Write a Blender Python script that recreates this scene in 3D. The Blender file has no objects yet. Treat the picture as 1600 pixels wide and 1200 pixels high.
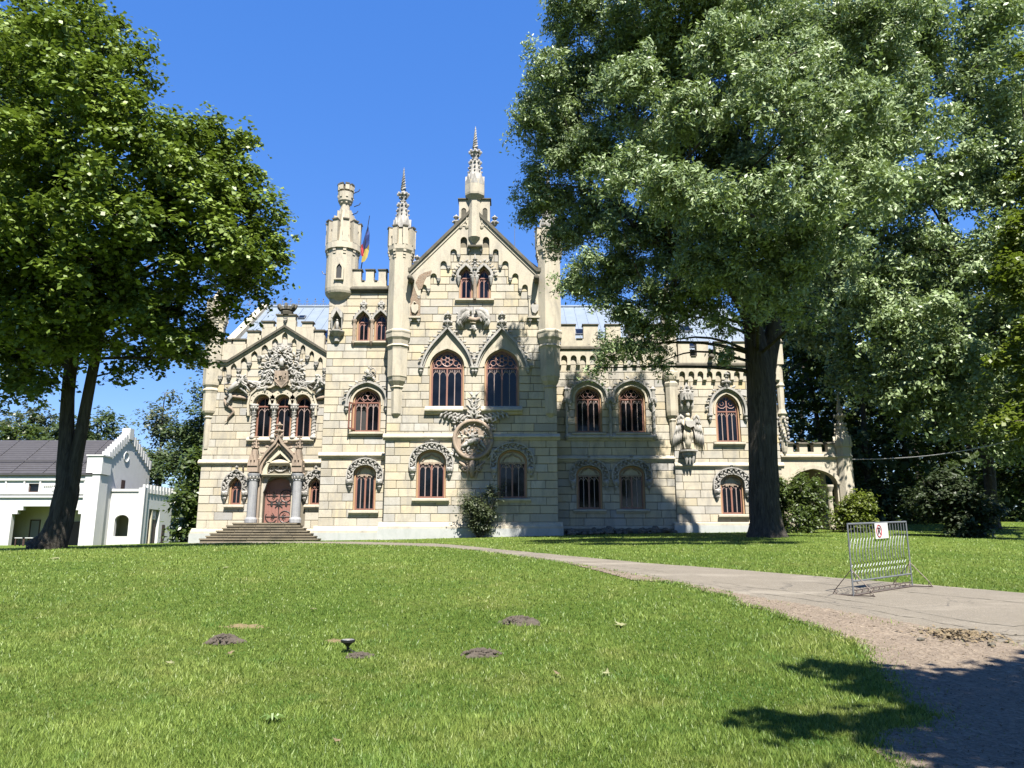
import bpy, bmesh, math, random
import numpy as np
from mathutils import Vector, Matrix
R = math.radians
rng = np.random.default_rng(7)
random.seed(7)
scene = bpy.context.scene
col = scene.collection

# ------------------------------------------------------------------ camera, sky, sun, exposure
F = 1202.0                      # focal length in photograph pixels (1600 wide)
PITCH = math.atan(253.0 / F)
EYE = 1.6
cam_d = bpy.data.cameras.new('camera'); cam = bpy.data.objects.new('camera', cam_d); col.objects.link(cam)
cam.location = (0, 0, EYE); cam.rotation_euler = (R(90) + PITCH, 0, 0)
cam_d.sensor_width = 36; cam_d.lens = 36 * F / 1600; cam_d.clip_end = 3000; cam_d.clip_start = 0.05
scene.camera = cam
SUN_EL, SUN_AZ = R(57), R(14)      # azimuth: behind the camera, turned to the right
to_sun = Vector((math.sin(SUN_AZ) * math.cos(SUN_EL), -math.cos(SUN_AZ) * math.cos(SUN_EL), math.sin(SUN_EL)))
world = bpy.data.worlds.new('World'); scene.world = world; world.use_nodes = True
wn = world.node_tree.nodes; wl = world.node_tree.links
bg = wn['Background']; sky = wn.new('ShaderNodeTexSky'); sky.sky_type = 'NISHITA'; sky.sun_disc = False
sky.sun_elevation = SUN_EL; sky.sun_rotation = math.atan2(to_sun.x, to_sun.y)
sky.air_density = 1.0; sky.dust_density = 0.0; sky.ozone_density = 6.0; sky.altitude = 1000
gm = wn.new('ShaderNodeGamma'); gm.inputs['Gamma'].default_value = 0.45; wl.new(sky.outputs[0], gm.inputs['Color'])
hs = wn.new('ShaderNodeHueSaturation'); hs.inputs['Hue'].default_value = 0.522; hs.inputs['Saturation'].default_value = 1.9; hs.inputs['Value'].default_value = 1.15; wl.new(gm.outputs[0], hs.inputs['Color'])
wl.new(hs.outputs[0], bg.inputs[0]); bg.inputs[1].default_value = 0.13
sun_d = bpy.data.lights.new('sun', 'SUN'); sun_d.energy = 5.0; sun_d.angle = R(0.53); sun_d.color = (1.0, 0.95, 0.86)
sun = bpy.data.objects.new('sun', sun_d); col.objects.link(sun)
sun.rotation_euler = to_sun.to_track_quat('Z', 'Y').to_euler(); sun.location = (0, 0, 60)
scene.view_settings.view_transform = 'Standard'; scene.view_settings.look = 'None'
scene.view_settings.exposure = 1.85; scene.view_settings.gamma = 1.0
scene.cycles.use_denoising = True
scene.cycles.max_bounces = 6; scene.cycles.diffuse_bounces = 3; scene.cycles.glossy_bounces = 2
scene.cycles.transmission_bounces = 3; scene.cycles.transparent_max_bounces = 6
scene.cycles.sample_clamp_indirect = 8.0
scene.render.film_transparent = False

# ------------------------------------------------------------------ pixels to points on a vertical plane y = Y
cp, sp = math.cos(PITCH), math.sin(PITCH)
def ray(px, py):
    v = (600.0 - py) / F
    return (px - 800.0) / F, cp - v * sp, sp + v * cp
def at(px, py, Y):
    dx, dy, dz = ray(px, py); t = Y / dy
    return Vector((dx * t, Y, EYE + dz * t))
def Zat(py, Y): return at(800, py, Y).z
def Xat(px, py, Y): return at(px, py, Y).x

# ------------------------------------------------------------------ materials
MATS = {}
def nmat(name):
    m = bpy.data.materials.new(name); m.use_nodes = True; MATS[name] = m
    nt = m.node_tree; return m, nt, nt.nodes, nt.links, nt.nodes['Principled BSDF']
K = 0.5       # all colours below are written for a bright exposure; this brings them to real-world reflectance
def mixc(nt, fac, a, b, mode='MIX'):
    n = nt.nodes.new('ShaderNodeMix'); n.data_type = 'RGBA'; n.blend_type = mode
    for sock, val in ((n.inputs[0], fac), (n.inputs[6], a), (n.inputs[7], b)):
        if hasattr(val, 'is_linked') or hasattr(val, 'links'): nt.links.new(val, sock)
        elif isinstance(val, (int, float)): sock.default_value = val
        else: sock.default_value = (*[v*K for v in val], 1)
    return n.outputs[2]
def noise(nt, scale, detail=6, rough=.6, stretch=None, coord='Object', dist=0.0):
    tc = nt.nodes.new('ShaderNodeTexCoord'); n = nt.nodes.new('ShaderNodeTexNoise')
    n.inputs['Scale'].default_value = scale; n.inputs['Detail'].default_value = detail
    n.inputs['Roughness'].default_value = rough; n.inputs['Distortion'].default_value = dist
    if coord == 'World':
        src = nt.nodes.new('ShaderNodeNewGeometry').outputs['Position']
    else: src = tc.outputs[coord]
    if stretch:
        mp = nt.nodes.new('ShaderNodeMapping'); mp.inputs['Scale'].default_value = stretch
        nt.links.new(src, mp.inputs[0]); src = mp.outputs[0]
    nt.links.new(src, n.inputs['Vector'])
    return n.outputs['Fac']
def ramp(nt, src, stops):
    n = nt.nodes.new('ShaderNodeValToRGB'); e = n.color_ramp.elements
    while len(e) < len(stops): e.new(0.5)
    for el, (p, c) in zip(e, stops):
        el.position = p; el.color = (c, c, c, 1) if isinstance(c, (int, float)) else (*c, 1)
    nt.links.new(src, n.inputs[0]); return n.outputs[0]
def bump(nt, src, bsdf, strength=.3, dist=.02):
    b = nt.nodes.new('ShaderNodeBump'); b.inputs['Strength'].default_value = strength; b.inputs['Distance'].default_value = dist
    nt.links.new(src, b.inputs['Height']); nt.links.new(b.outputs[0], bsdf.inputs['Normal'])
def attr(nt, name):
    a = nt.nodes.new('ShaderNodeAttribute'); a.attribute_name = name; return a

def stone(name, c1, c2, stain, amount=.5, tint=False, rough=.9, nscale=1.1, bumps=.35):
    m, nt, N, L, b = nmat(name)
    c = mixc(nt, ramp(nt, noise(nt, nscale, 7, .65, coord='World'), [(.3, 0.), (.7, 1.)]), c1, c2)
    if tint:
        t = attr(nt, 'tint'); c = mixc(nt, 1.0, c, t.outputs['Color'], 'MULTIPLY')
    s = ramp(nt, noise(nt, 1.0, 9, .72, (1.5, 1.5, .45), 'World', .6), [(.47, 0.), (.68, 1.)])
    f = N.new('ShaderNodeMath'); f.operation = 'MULTIPLY'; L.new(s, f.inputs[0]); f.inputs[1].default_value = amount
    c = mixc(nt, f.outputs[0], c, stain)
    sp_ = ramp(nt, noise(nt, 14, 4, .7, coord='World'), [(.56, 0.), (.75, .55)])
    f2 = N.new('ShaderNodeMath'); f2.operation = 'MULTIPLY'; L.new(sp_, f2.inputs[0]); f2.inputs[1].default_value = amount
    c = mixc(nt, f2.outputs[0], c, stain)
    L.new(c, b.inputs['Base Color']); b.inputs['Roughness'].default_value = rough
    b.inputs['Specular IOR Level'].default_value = .25
    bump(nt, noise(nt, 9, 8, .7, coord='World'), b, bumps, .03)
    return m
stone('stone_block', (.66, .575, .43), (.62, .57, .465), (.38, .355, .315), .8, True)
stone('stone_joint', (.27, .235, .175), (.23, .205, .16), (.15, .135, .11), .5)
stone('stone_plain', (.69, .61, .465), (.62, .565, .46), (.30, .28, .245), .62)
stone('stone_grey', (.60, .57, .52), (.46, .44, .41), (.14, .135, .125), .8, nscale=3)
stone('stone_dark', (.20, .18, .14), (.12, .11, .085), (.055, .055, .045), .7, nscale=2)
stone('stone_pink', (.49, .38, .29), (.44, .35, .275), (.2, .17, .14), .75, nscale=4)
stone('plinth_white', (.60, .61, .60), (.52, .535, .52), (.38, .42, .38), .5)
stone('stone_step', (.30, .25, .17), (.22, .19, .14), (.08, .075, .06), .7)
stone('marble_grey', (.40, .405, .42), (.29, .295, .315), (.55, .55, .54), .6, rough=.6, nscale=3)
stone('plaster_white', (.84, .835, .82), (.78, .78, .77), (.6, .62, .64), .25, bumps=.08)
stone('plaster_cream', (.72, .66, .50), (.66, .61, .47), (.5, .46, .36), .3, bumps=.08)
stone('bark_stone', (.25, .22, .18), (.18, .16, .13), (.08, .075, .065), .7)

def paint(name, c1, c2, rough=.5, scale=6, metallic=0.0, stretch=None, bumps=.1):
    m, nt, N, L, b = nmat(name)
    L.new(mixc(nt, ramp(nt, noise(nt, scale, 6, .65, stretch, 'World'), [(.35, 0.), (.7, 1.)]), c1, c2), b.inputs['Base Color'])
    b.inputs['Roughness'].default_value = rough; b.inputs['Metallic'].default_value = metallic
    if bumps: bump(nt, noise(nt, scale * 4, 4, .6, stretch, 'World'), b, bumps, .01)
    return m
paint('wood_jamb', (.55, .33, .17), (.46, .27, .145), .6, 5, stretch=(6, 6, .6))
paint('wood_frame', (.36, .165, .12), (.29, .13, .095), .5, 5, stretch=(6, 6, .6))
paint('wood_tracery', (.40, .215, .18), (.33, .17, .14), .5, 8)
paint('wood_door', (.40, .19, .15), (.30, .135, .11), .55, 5, stretch=(8, 8, .8))
paint('bar_pale', (.42, .31, .28), (.34, .25, .23), .5, 8)
paint('iron', (.025, .024, .024), (.045, .04, .037), .5, 20)
paint('roof_metal', (.40, .47, .56), (.33, .40, .48), .45, 1.2, .4)
paint('roof_dark', (.075, .07, .075), (.055, .05, .056), .6, 2)
paint('galvanised', (.27, .29, .31), (.2, .21, .225), .55, 14, .45)
paint('galv_rust', (.20, .15, .12), (.11, .085, .075), .6, 14, .4)
paint('white_board', (.80, .80, .79), (.74, .74, .73), .45, 4)
paint('print_black', (.02, .02, .02), (.03, .03, .03), .6, 4)
paint('print_red', (.60, .03, .03), (.50, .03, .03), .5, 4)
paint('plastic_black', (.018, .019, .02), (.03, .03, .032), .4, 10)
paint('flag_blue', (.02, .06, .30), (.015, .05, .24), .8, 4)
paint('flag_yellow', (.42, .33, .05), (.34, .26, .04), .8, 4)
paint('flag_red', (.62, .03, .05), (.5, .025, .04), .8, 4)
paint('bulb', (.85, .84, .78), (.8, .8, .75), .25, 4)
paint('cable', (.55, .55, .54), (.45, .45, .44), .5, 4)
paint('rain_pipe', (.055, .05, .046), (.035, .032, .03), .5, 4)
paint('timber_brown', (.085, .04, .028), (.06, .03, .022), .6, 5, stretch=(6, 6, .6))
paint('soil', (.135, .108, .08), (.07, .056, .042), .95, 40, bumps=.8)
paint('dry_grass', (.24, .175, .085), (.16, .13, .05), .9, 30, bumps=.5)
paint('leaf_dry', (.30, .32, .15), (.24, .22, .09), .7, 30)
paint('leaf_brown', (.26, .18, .09), (.12, .10, .05), .8, 30)
paint('fabric_dim', (.30, .31, .34), (.2, .2, .22), .7, 5)

m, nt, N, L, b = nmat('glass')          # a dim room behind old panes
L.new(mixc(nt, ramp(nt, noise(nt, .9, 3, .5, coord='World'), [(.4, 0.), (.65, 1.)]), (.004, .005, .007), (.012, .014, .02)), b.inputs['Base Color'])
b.inputs['Roughness'].default_value = .06; b.inputs['Specular IOR Level'].default_value = .28
bump(nt, noise(nt, 1.3, 2, .5, coord='World'), b, .06, .05)
m, nt, N, L, b = nmat('glass_grey'); b.inputs['Base Color'].default_value = (.17, .175, .18, 1); b.inputs['Roughness'].default_value = .12
m, nt, N, L, b = nmat('brick')
tc = N.new('ShaderNodeTexCoord'); mp = N.new('ShaderNodeMapping'); mp.inputs['Rotation'].default_value = (R(90), 0, 0)
bt = N.new('ShaderNodeTexBrick'); L.new(tc.outputs['Object'], mp.inputs[0]); L.new(mp.outputs[0], bt.inputs[0])
bt.inputs['Scale'].default_value = 1.0; bt.inputs['Brick Width'].default_value = .27; bt.inputs['Row Height'].default_value = .085
bt.inputs['Mortar Size'].default_value = .012
bt.inputs['Color1'].default_value = (.18, .11, .07, 1); bt.inputs['Color2'].default_value = (.14, .095, .065, 1); bt.inputs['Mortar'].default_value = (.21, .185, .14, 1)
L.new(bt.outputs[0], b.inputs['Base Color']); b.inputs['Roughness'].default_value = .95
bump(nt, noise(nt, 12, 6, .7, coord='World'), b, .9, .05)

def bark(name, c1, c2, c3):
    m, nt, N, L, b = nmat(name)
    n1 = noise(nt, 2.2, 9, .7, (3.2, 3.2, .42), 'World', 1.2)
    c = mixc(nt, ramp(nt, n1, [(.36, 0.), (.62, 1.)]), c1, c2)
    c = mixc(nt, ramp(nt, noise(nt, .9, 5, .6, coord='World'), [(.58, 0.), (.76, .5)]), c, c3)
    L.new(c, b.inputs['Base Color']); b.inputs['Roughness'].default_value = .95
    b.inputs['Specular IOR Level'].default_value = .15
    bump(nt, n1, b, 1.0, .14)
bark('bark', (.05, .043, .036), (.135, .12, .10), (.20, .19, .165))
bark('bark_pale', (.07, .06, .05), (.17, .15, .12), (.24, .22, .19))

def leaf(name, dark, light, trans, tw=.35, rough=.42, spec=.45):
    m, nt, N, L, b = nmat(name)
    v = attr(nt, 'var'); c = mixc(nt, v.outputs['Fac'], dark, light)
    if name == 'blade':                                # straw and clover patches
        c = mixc(nt, ramp(nt, noise(nt, .75, 6, .7, coord='World'), [(.50, 0.), (.68, .55)]), c, (.50, .47, .16))
        c = mixc(nt, ramp(nt, noise(nt, 1.7, 5, .7, coord='World'), [(.54, 0.), (.66, .55)]), c, (.10, .26, .05))
    L.new(c, b.inputs['Base Color']); b.inputs['Roughness'].default_value = rough
    b.inputs['Specular IOR Level'].default_value = spec
    t = N.new('ShaderNodeBsdfTranslucent'); L.new(mixc(nt, v.outputs['Fac'], tuple(x * .7 for x in trans), trans), t.inputs[0])
    mx = N.new('ShaderNodeMixShader'); mx.inputs[0].default_value = tw
    L.new(b.outputs[0], mx.inputs[1]); L.new(t.outputs[0], mx.inputs[2])
    L.new(mx.outputs[0], N['Material Output'].inputs[0])
leaf('leaf_maple', (.04, .09, .014), (.36, .48, .085), (.26, .38, .04), .24, .45, .28)
leaf('leaf_ash', (.08, .15, .05), (.60, .74, .37), (.34, .48, .11), .25, .42, .3)
leaf('leaf_yellow', (.08, .13, .016), (.24, .29, .035), (.24, .34, .03), .4, .45, .35)
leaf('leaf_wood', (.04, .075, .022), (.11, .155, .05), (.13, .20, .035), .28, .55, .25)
leaf('leaf_shrub', (.045, .085, .016), (.13, .18, .036), (.18, .27, .035), .35, .4, .45)
leaf('leaf_grey', (.06, .085, .035), (.15, .18, .085), (.15, .2, .06), .3, .45, .4)
leaf('blade', (.085, .18, .022), (.46, .60, .14), (.46, .60, .09), .40, .45, .25)
leaf('leaf_shaded', (.022, .042, .014), (.06, .085, .028), (.06, .10, .02), .2, .5, .3)  # round bush leaves, darkened so the shade is in their colour
paint('weed_green', (.18, .28, .06), (.12, .2, .04), .5, 20)

# ------------------------------------------------------------------ mesh helpers
WMX = {}
def wm(o):
    if o is None: return Matrix.Identity(4)
    m = Matrix.LocRotScale(o.location, o.rotation_euler, o.scale)
    return wm(o.parent) @ o.matrix_parent_inverse @ m if o.parent else m
def adopt(o, p):
    if p is not None:
        o.parent = p; o.matrix_parent_inverse = wm(p).inverted()
    return o
def tag(o, label=None, cat=None, group=None, kind=None):
    for k, v in (('label', label), ('category', cat), ('group', group), ('kind', kind)):
        if v: o[k] = v
    return o
def empty(name, loc, label=None, cat=None, group=None):
    o = bpy.data.objects.new(name, None); o.location = loc; o.empty_display_size = .3; col.objects.link(o)
    return tag(o, label, cat, group)
def link(name, me, parent=None, loc=None, rotz=0.0, scale=None):
    o = bpy.data.objects.new(name, me); col.objects.link(o)
    if loc is not None: o.location = loc
    if rotz: o.rotation_euler = (0, 0, rotz)
    if scale is not None: o.scale = scale
    return adopt(o, parent)
class MB:
    def __init__(s): s.v = []; s.f = []
    def add(s, vs, fs):
        k = len(s.v); s.v += [tuple(x) for x in vs]; s.f += [tuple(i + k for i in f) for f in fs]; return s
    def box(s, x0, x1, y0, y1, z0, z1):
        return s.add([(x0,y0,z0),(x1,y0,z0),(x1,y1,z0),(x0,y1,z0),(x0,y0,z1),(x1,y0,z1),(x1,y1,z1),(x0,y1,z1)],
                     [(3,2,1,0),(4,5,6,7),(0,1,5,4),(1,2,6,5),(2,3,7,6),(3,0,4,7)])
    def prism(s, poly, y0, y1):                     # outline in (x, z), pushed from y0 to y1
        a = sum(poly[i][0] * poly[(i+1) % len(poly)][1] - poly[(i+1) % len(poly)][0] * poly[i][1] for i in range(len(poly)))
        if a < 0: poly = poly[::-1]
        n = len(poly)
        vs = [(x, y0, z) for x, z in poly] + [(x, y1, z) for x, z in poly]
        fs = [tuple(range(n)), tuple(range(2*n-1, n-1, -1))] + [((i+1) % n, i, n+i, n+(i+1) % n) for i in range(n)]
        return s.add(vs, fs)
    def band(s, inner, outer, y0, y1):              # open strip between two polylines in (x, z)
        n = len(inner)
        vs = [(x, y0, z) for x, z in inner] + [(x, y0, z) for x, z in outer] + [(x, y1, z) for x, z in inner] + [(x, y1, z) for x, z in outer]
        fs = []
        for i in range(n-1):
            fs += [(i, n+i, n+i+1, i+1), (2*n+i+1, 3*n+i+1, 3*n+i, 2*n+i), (n+i, 3*n+i, 3*n+i+1, n+i+1), (i+1, 2*n+i+1, 2*n+i, i)]
        fs += [(0, 2*n, 3*n, n), (n-1, 2*n-1, 4*n-1, 3*n-1)]
        return s.add(vs, fs)
    def rings(s, c, prof, n=8, rot=None, half=None):   # stacked n-gons, prof = [(z, r)]
        rot = math.pi / n if rot is None else rot
        vs = []; fs = []
        for z, r in prof:
            for k in range(n):
                a = rot + 2 * math.pi * k / n; vs.append((c[0] + r * math.cos(a), c[1] + r * math.sin(a), z))
        for j in range(len(prof)-1):
            for k in range(n):
                fs.append((j*n+k, j*n+(k+1) % n, (j+1)*n+(k+1) % n, (j+1)*n+k))
        fs += [tuple(range(n-1, -1, -1)), tuple(range((len(prof)-1)*n, len(prof)*n))]
        return s.add(vs, fs)
    def tube(s, pts, rad, n=6, caps=True):
        pts = [Vector(p) for p in pts]; m = len(pts)
        if not hasattr(rad, '__len__'): rad = [rad] * m
        vs = []; fs = []; up = None
        for i, p in enumerate(pts):
            t = (pts[min(i+1, m-1)] - pts[max(i-1, 0)])
            t = t.normalized() if t.length > 1e-9 else Vector((0, 0, 1))
            if up is None: up = t.orthogonal().normalized()
            up = up - t * up.dot(t)
            up = up.normalized() if up.length > 1e-6 else t.orthogonal().normalized()
            w = t.cross(up)
            for k in range(n):
                a = 2 * math.pi * k / n; vs.append(p + (up * math.cos(a) + w * math.sin(a)) * rad[i])
        for i in range(m-1):
            for k in range(n): fs.append((i*n+k, i*n+(k+1) % n, (i+1)*n+(k+1) % n, (i+1)*n+k))
        if caps: fs += [tuple(range(n-1, -1, -1)), tuple(range((m-1)*n, m*n))]
        return s.add(vs, fs)
    def blob(s, c, r, u=6, v=4, axis=None):            # ellipsoid, r = (rx, ry, rz), optional rotation matrix
        vs = [(0, 0, 1)]; fs = []
        for j in range(1, v):
            for k in range(u):
                th = math.pi * j / v; ph = 2 * math.pi * k / u
                vs.append((math.sin(th) * math.cos(ph), math.sin(th) * math.sin(ph), math.cos(th)))
        vs.append((0, 0, -1)); last = len(vs) - 1
        for k in range(u):
            fs.append((0, 1+k, 1+(k+1) % u)); fs.append((last, 1+(v-2)*u+(k+1) % u, 1+(v-2)*u+k))
            for j in range(v-2): fs.append((1+j*u+k, 1+(j+1)*u+k, 1+(j+1)*u+(k+1) % u, 1+j*u+(k+1) % u))
        c = Vector(c); out = []
        for p in vs:
            q = Vector((p[0]*r[0], p[1]*r[1], p[2]*r[2]))
            if axis is not None: q = axis @ q
            out.append(c + q)
        return s.add(out, fs)
    def leafy(s, c, ang, ln, wd, th):                  # carved leaf lying in the x-z plane, pointing at ang
        return s.blob((c[0] + math.cos(ang)*ln*.45, c[1], c[2] + math.sin(ang)*ln*.45), (wd, th, ln*.55), 6, 4, Matrix.Rotation(-(ang - math.pi/2), 3, 'Y'))
    def build(s, name, mat, parent=None, smooth=False, label=None, cat=None, group=None, kind=None, loc=None):
        me = bpy.data.meshes.new(name)
        if loc is not None:
            lx, ly, lz = loc; me.from_pydata([(x-lx, y-ly, z-lz) for x, y, z in s.v], [], s.f)
        else: me.from_pydata(s.v, [], s.f)
        for mm in (mat if isinstance(mat, (list, tuple)) else [mat]): me.materials.append(MATS[mm] if isinstance(mm, str) else mm)
        if smooth: me.polygons.foreach_set('use_smooth', [True] * len(me.polygons))
        me.update()
        return tag(link(name, me, parent, loc), label, cat, group, kind)
def npmesh(name, co, faces_n, nv_per, mat, attrs=None, smooth=False):
    """mesh from numpy: co (n,3); faces as a flat index array with constant vertex count"""
    me = bpy.data.meshes.new(name)
    me.vertices.add(len(co)); me.vertices.foreach_set('co', co.astype(np.float32).ravel())
    nf = len(faces_n) // nv_per
    me.loops.add(len(faces_n)); me.loops.foreach_set('vertex_index', faces_n.astype(np.int32))
    me.polygons.add(nf); me.polygons.foreach_set('loop_start', (np.arange(nf) * nv_per).astype(np.int32))
    me.materials.append(MATS[mat])
    if attrs is not None:
        a = me.attributes.new('var', 'FLOAT', 'POINT'); a.data.foreach_set('value', attrs.astype(np.float32))
    me.update(calc_edges=True)
    if smooth: me.polygons.foreach_set('use_smooth', np.ones(nf, bool))
    return me

# ------------------------------------------------------------------ ground shape
_cp = [(-25,-15,-.1),(25,-15,-.1),(0,-15,-.2),(-6,3,0),(0,3,0),(6,3,0),(-12,4,0),(12,4,.05),(-5,9,.28),(0,9,.3),(6,9,.3)]
for px, py, Y in [(1380,932,14),(800,932,14),(200,932,14),(1600,893,20),(1000,880,20.5),(400,881,20.5),(-100,890,20),
                  (80,861,26),(600,857,29),(1195,858,28),(1600,864,27.5),(-200,872,26),(1900,866,27),
                  (100,857,40),(400,850,38),(650,849.5,38),(1000,843,38),(1195,838,38),(1500,838,42),(1800,842,38),
                  (250,849,52),(410,846.5,45),(560,845,45),(720,841,45),(1000,833,48),(1150,832,47),(1330,827,51),(1600,815,65),(1400,818,64),(1900,816,65),
                  (0,852,75),(250,851,80),(-300,853,75),(0,849,95),(700,832,62),(1000,822,70),(1600,806,95),(800,820,95)]:
    p = at(px, py, Y); _cp.append((p.x, p.y, p.z))
_cp = np.array(_cp, float); SC = 30.0
def _phi(r): return np.where(r > 1e-9, r*r*np.log(np.maximum(r, 1e-9)), 0.0)
_n = len(_cp); _P = _cp[:, :2] / SC
_K = _phi(np.linalg.norm(_P[:, None] - _P[None], axis=2)) + 2e-3 * np.eye(_n)
_A = np.zeros((_n+3, _n+3)); _A[:_n, :_n] = _K; _A[:_n, _n] = 1; _A[:_n, _n+1:] = _P; _A[_n, :_n] = 1; _A[_n+1:, :_n] = _P.T
_W = np.linalg.solve(_A, np.concatenate([_cp[:, 2], np.zeros(3)]))
def gnp(x, y):
    x = np.asarray(x, float); y = np.asarray(y, float); sh = x.shape
    q = np.stack([np.clip(x.ravel(), -60, 55), np.clip(y.ravel(), -16, 95)], 1) / SC
    out = np.empty(len(q))
    for i in range(0, len(q), 40000):
        c = q[i:i+40000]
        out[i:i+40000] = _phi(np.linalg.norm(c[:, None] - _P[None], axis=2)) @ _W[:_n] + _W[_n] + c @ _W[_n+1:]
    return out.reshape(sh)
def g(x, y): return float(gnp(np.array([x]), np.array([y]))[0])
def on_ground(px, py):
    dx, dy, dz = ray(px, py); ts = np.concatenate([np.arange(2.5, 30, .02), np.arange(30, 90, .1)])
    z = EYE + dz * ts / dy; zg = gnp(dx * ts / dy, ts); hit = np.nonzero(z <= zg)[0]
    if len(hit) == 0: k = int(np.argmin(z - zg))
    else: k = int(hit[0])
    return Vector((dx * ts[k] / dy, ts[k], float(zg[k])))

# ------------------------------------------------------------------ ground, path
m, nt, N, L, b = nmat('lawn_soil')
c = mixc(nt, ramp(nt, noise(nt, .35, 5, .6, coord='World'), [(.35, 0.), (.65, 1.)]), (.13, .21, .028), (.21, .28, .05))
c = mixc(nt, ramp(nt, noise(nt, 9, 6, .75, coord='World'), [(.42, 0.), (.72, .8)]), c, (.04, .068, .010))
c = mixc(nt, ramp(nt, noise(nt, .16, 4, .6, coord='World'), [(.60, 0.), (.75, .35)]), c, (.16, .16, .05))
L.new(c, b.inputs['Base Color']); b.inputs['Roughness'].default_value = .95; b.inputs['Specular IOR Level'].default_value = .1
bump(nt, noise(nt, 30, 6, .8, coord='World'), b, .9, .06)

m, nt, N, L, b = nmat('asphalt')
c = mixc(nt, ramp(nt, noise(nt, .5, 6, .6, coord='World'), [(.3, 0.), (.7, 1.)]), (.33, .285, .215), (.265, .23, .175))
c = mixc(nt, ramp(nt, noise(nt, 60, 3, .8, coord='World'), [(.42, 0.), (.6, .85)]), c, (.10, .085, .066))
c = mixc(nt, ramp(nt, noise(nt, 34, 3, .8, coord='World'), [(.60, 0.), (.70, .8)]), c, (.50, .45, .37))
c = mixc(nt, ramp(nt, noise(nt, 5, 7, .75, coord='World'), [(.40, 0.), (.66, .75)]), c, (.20, .17, .125))
c = mixc(nt, ramp(nt, noise(nt, 1.1, 5, .7, (.35, 1.3, 1), 'World'), [(.52, 0.), (.68, .55)]), c, (.39, .345, .275))
vo = N.new('ShaderNodeTexVoronoi'); vo.feature = 'DISTANCE_TO_EDGE'; vo.inputs['Scale'].default_value = .55
gp = N.new('ShaderNodeNewGeometry'); nz = N.new('ShaderNodeTexNoise'); nz.inputs['Scale'].default_value = 1.6; nz.inputs['Detail'].default_value = 6
L.new(gp.outputs['Position'], nz.inputs['Vector'])
vm = N.new('ShaderNodeVectorMath'); vm.operation = 'ADD'; L.new(gp.outputs['Position'], vm.inputs[0]); L.new(nz.outputs['Color'], vm.inputs[1])
L.new(vm.outputs[0], vo.inputs['Vector'])
crack = ramp(nt, vo.outputs['Distance'], [(0.0, 1.), (.018, 0.)])
gate = ramp(nt, noise(nt, .45, 3, .5, coord='World'), [(.50, 0.), (.58, 1.)])
cg = mixc(nt, 1.0, crack, gate, 'MULTIPLY')
c = mixc(nt, cg, c, (.07, .06, .05))
L.new(c, b.inputs['Base Color']); b.inputs['Roughness'].default_value = .92
bump(nt, noise(nt, 45, 4, .8, coord='World'), b, .6, .02)

m, nt, N, L, b = nmat('gravel')
c = mixc(nt, ramp(nt, noise(nt, .8, 6, .65, coord='World'), [(.35, 0.), (.65, 1.)]), (.235, .18, .125), (.175, .132, .09))
vo = N.new('ShaderNodeTexVoronoi'); vo.inputs['Scale'].default_value = 26; gp = N.new('ShaderNodeNewGeometry'); L.new(gp.outputs['Position'], vo.inputs['Vector'])
c = mixc(nt, ramp(nt, noise(nt, 75, 3, .8, coord='World'), [(.44, 0.), (.62, .75)]), c, (.12, .09, .065))
c = mixc(nt, ramp(nt, noise(nt, 48, 3, .8, coord='World'), [(.58, 0.), (.68, .8)]), c, (.52, .44, .34))
c = mixc(nt, ramp(nt, noise(nt, 2.5, 5, .7, coord='World'), [(.45, .25), (.65, .6)]), c, mixc(nt, 1.0, ramp(nt, vo.outputs['Color'], [(0., (.10, .075, .052)), (.5, (.28, .215, .15)), (1., (.50, .41, .30))]), (1, 1, 1), 'MULTIPLY'))
L.new(c, b.inputs['Base Color']); b.inputs['Roughness'].default_value = .95
bump(nt, vo.outputs['Distance'], b, .8, .02)

def coords(a0, a1, s, far, n):
    k = np.linspace(0, 1, n + 1)[1:] ** 2.2
    return np.concatenate([(a0 - far * k)[::-1], np.arange(a0, a1 + 1e-6, s), a1 + far * k])
gx = coords(-62, 58, .6, 900, 14); gy = coords(-16, 96, .6, 900, 14)
GX, GY = np.meshgrid(gx, gy); GZ = gnp(GX, GY)
nx, ny = len(gx), len(gy)
idx = np.arange(nx * ny).reshape(ny, nx)
fc = np.stack([idx[:-1, :-1], idx[:-1, 1:], idx[1:, 1:], idx[1:, :-1]], -1).reshape(-1)
me = npmesh('ground', np.stack([GX, GY, GZ], -1).reshape(-1, 3), fc, 4, 'lawn_soil', smooth=True)
tag(link('ground', me), 'mown green lawn rising gently towards the castle', None, None, 'structure')

def resample(pts, n):
    p = np.array(pts, float); d = np.concatenate([[0], np.cumsum(np.linalg.norm(np.diff(p, axis=0), axis=1))])
    t = np.linspace(0, d[-1], n); return np.stack([np.interp(t, d, p[:, 0]), np.interp(t, d, p[:, 1])], 1)
def smooth_line(pts, n):
    r = resample(pts, n)
    for _ in range(6): r[1:-1] = (r[:-2] + r[1:-1] * 2 + r[2:]) / 4
    return r
gxy = lambda L_: [tuple(on_ground(px, py)[:2]) for px, py in L_]
far_e = [(34, 9.5), (22, 12.3)] + gxy([(1600,927),(1450,914),(1320,904),(1150,890),(1000,879),(880,868),(780,859)]) + [(-3.6, 37.5), (-8.5, 42.4), (-14.2, 44.6), (-17.8, 45.4)]
mid_e = [(34, 4.8), (22, 6.5)] + gxy([(1600,1016),(1480,990),(1350,964),(1200,940),(1080,915),(960,893),(860,876)]) + [(-3.0, 30.8), (-9, 38.2), (-14.4, 41.4), (-18.2, 42.6)]
low_e = [(34, -1), (22, -.5), (6, 2.2), (3.9, 3.6)] + gxy([(1390,1190),(1395,1150),(1435,1112),(1425,1078),(1390,1035),(1320,998),(1230,966),(1140,935),(1040,908),(960,894)])
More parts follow.
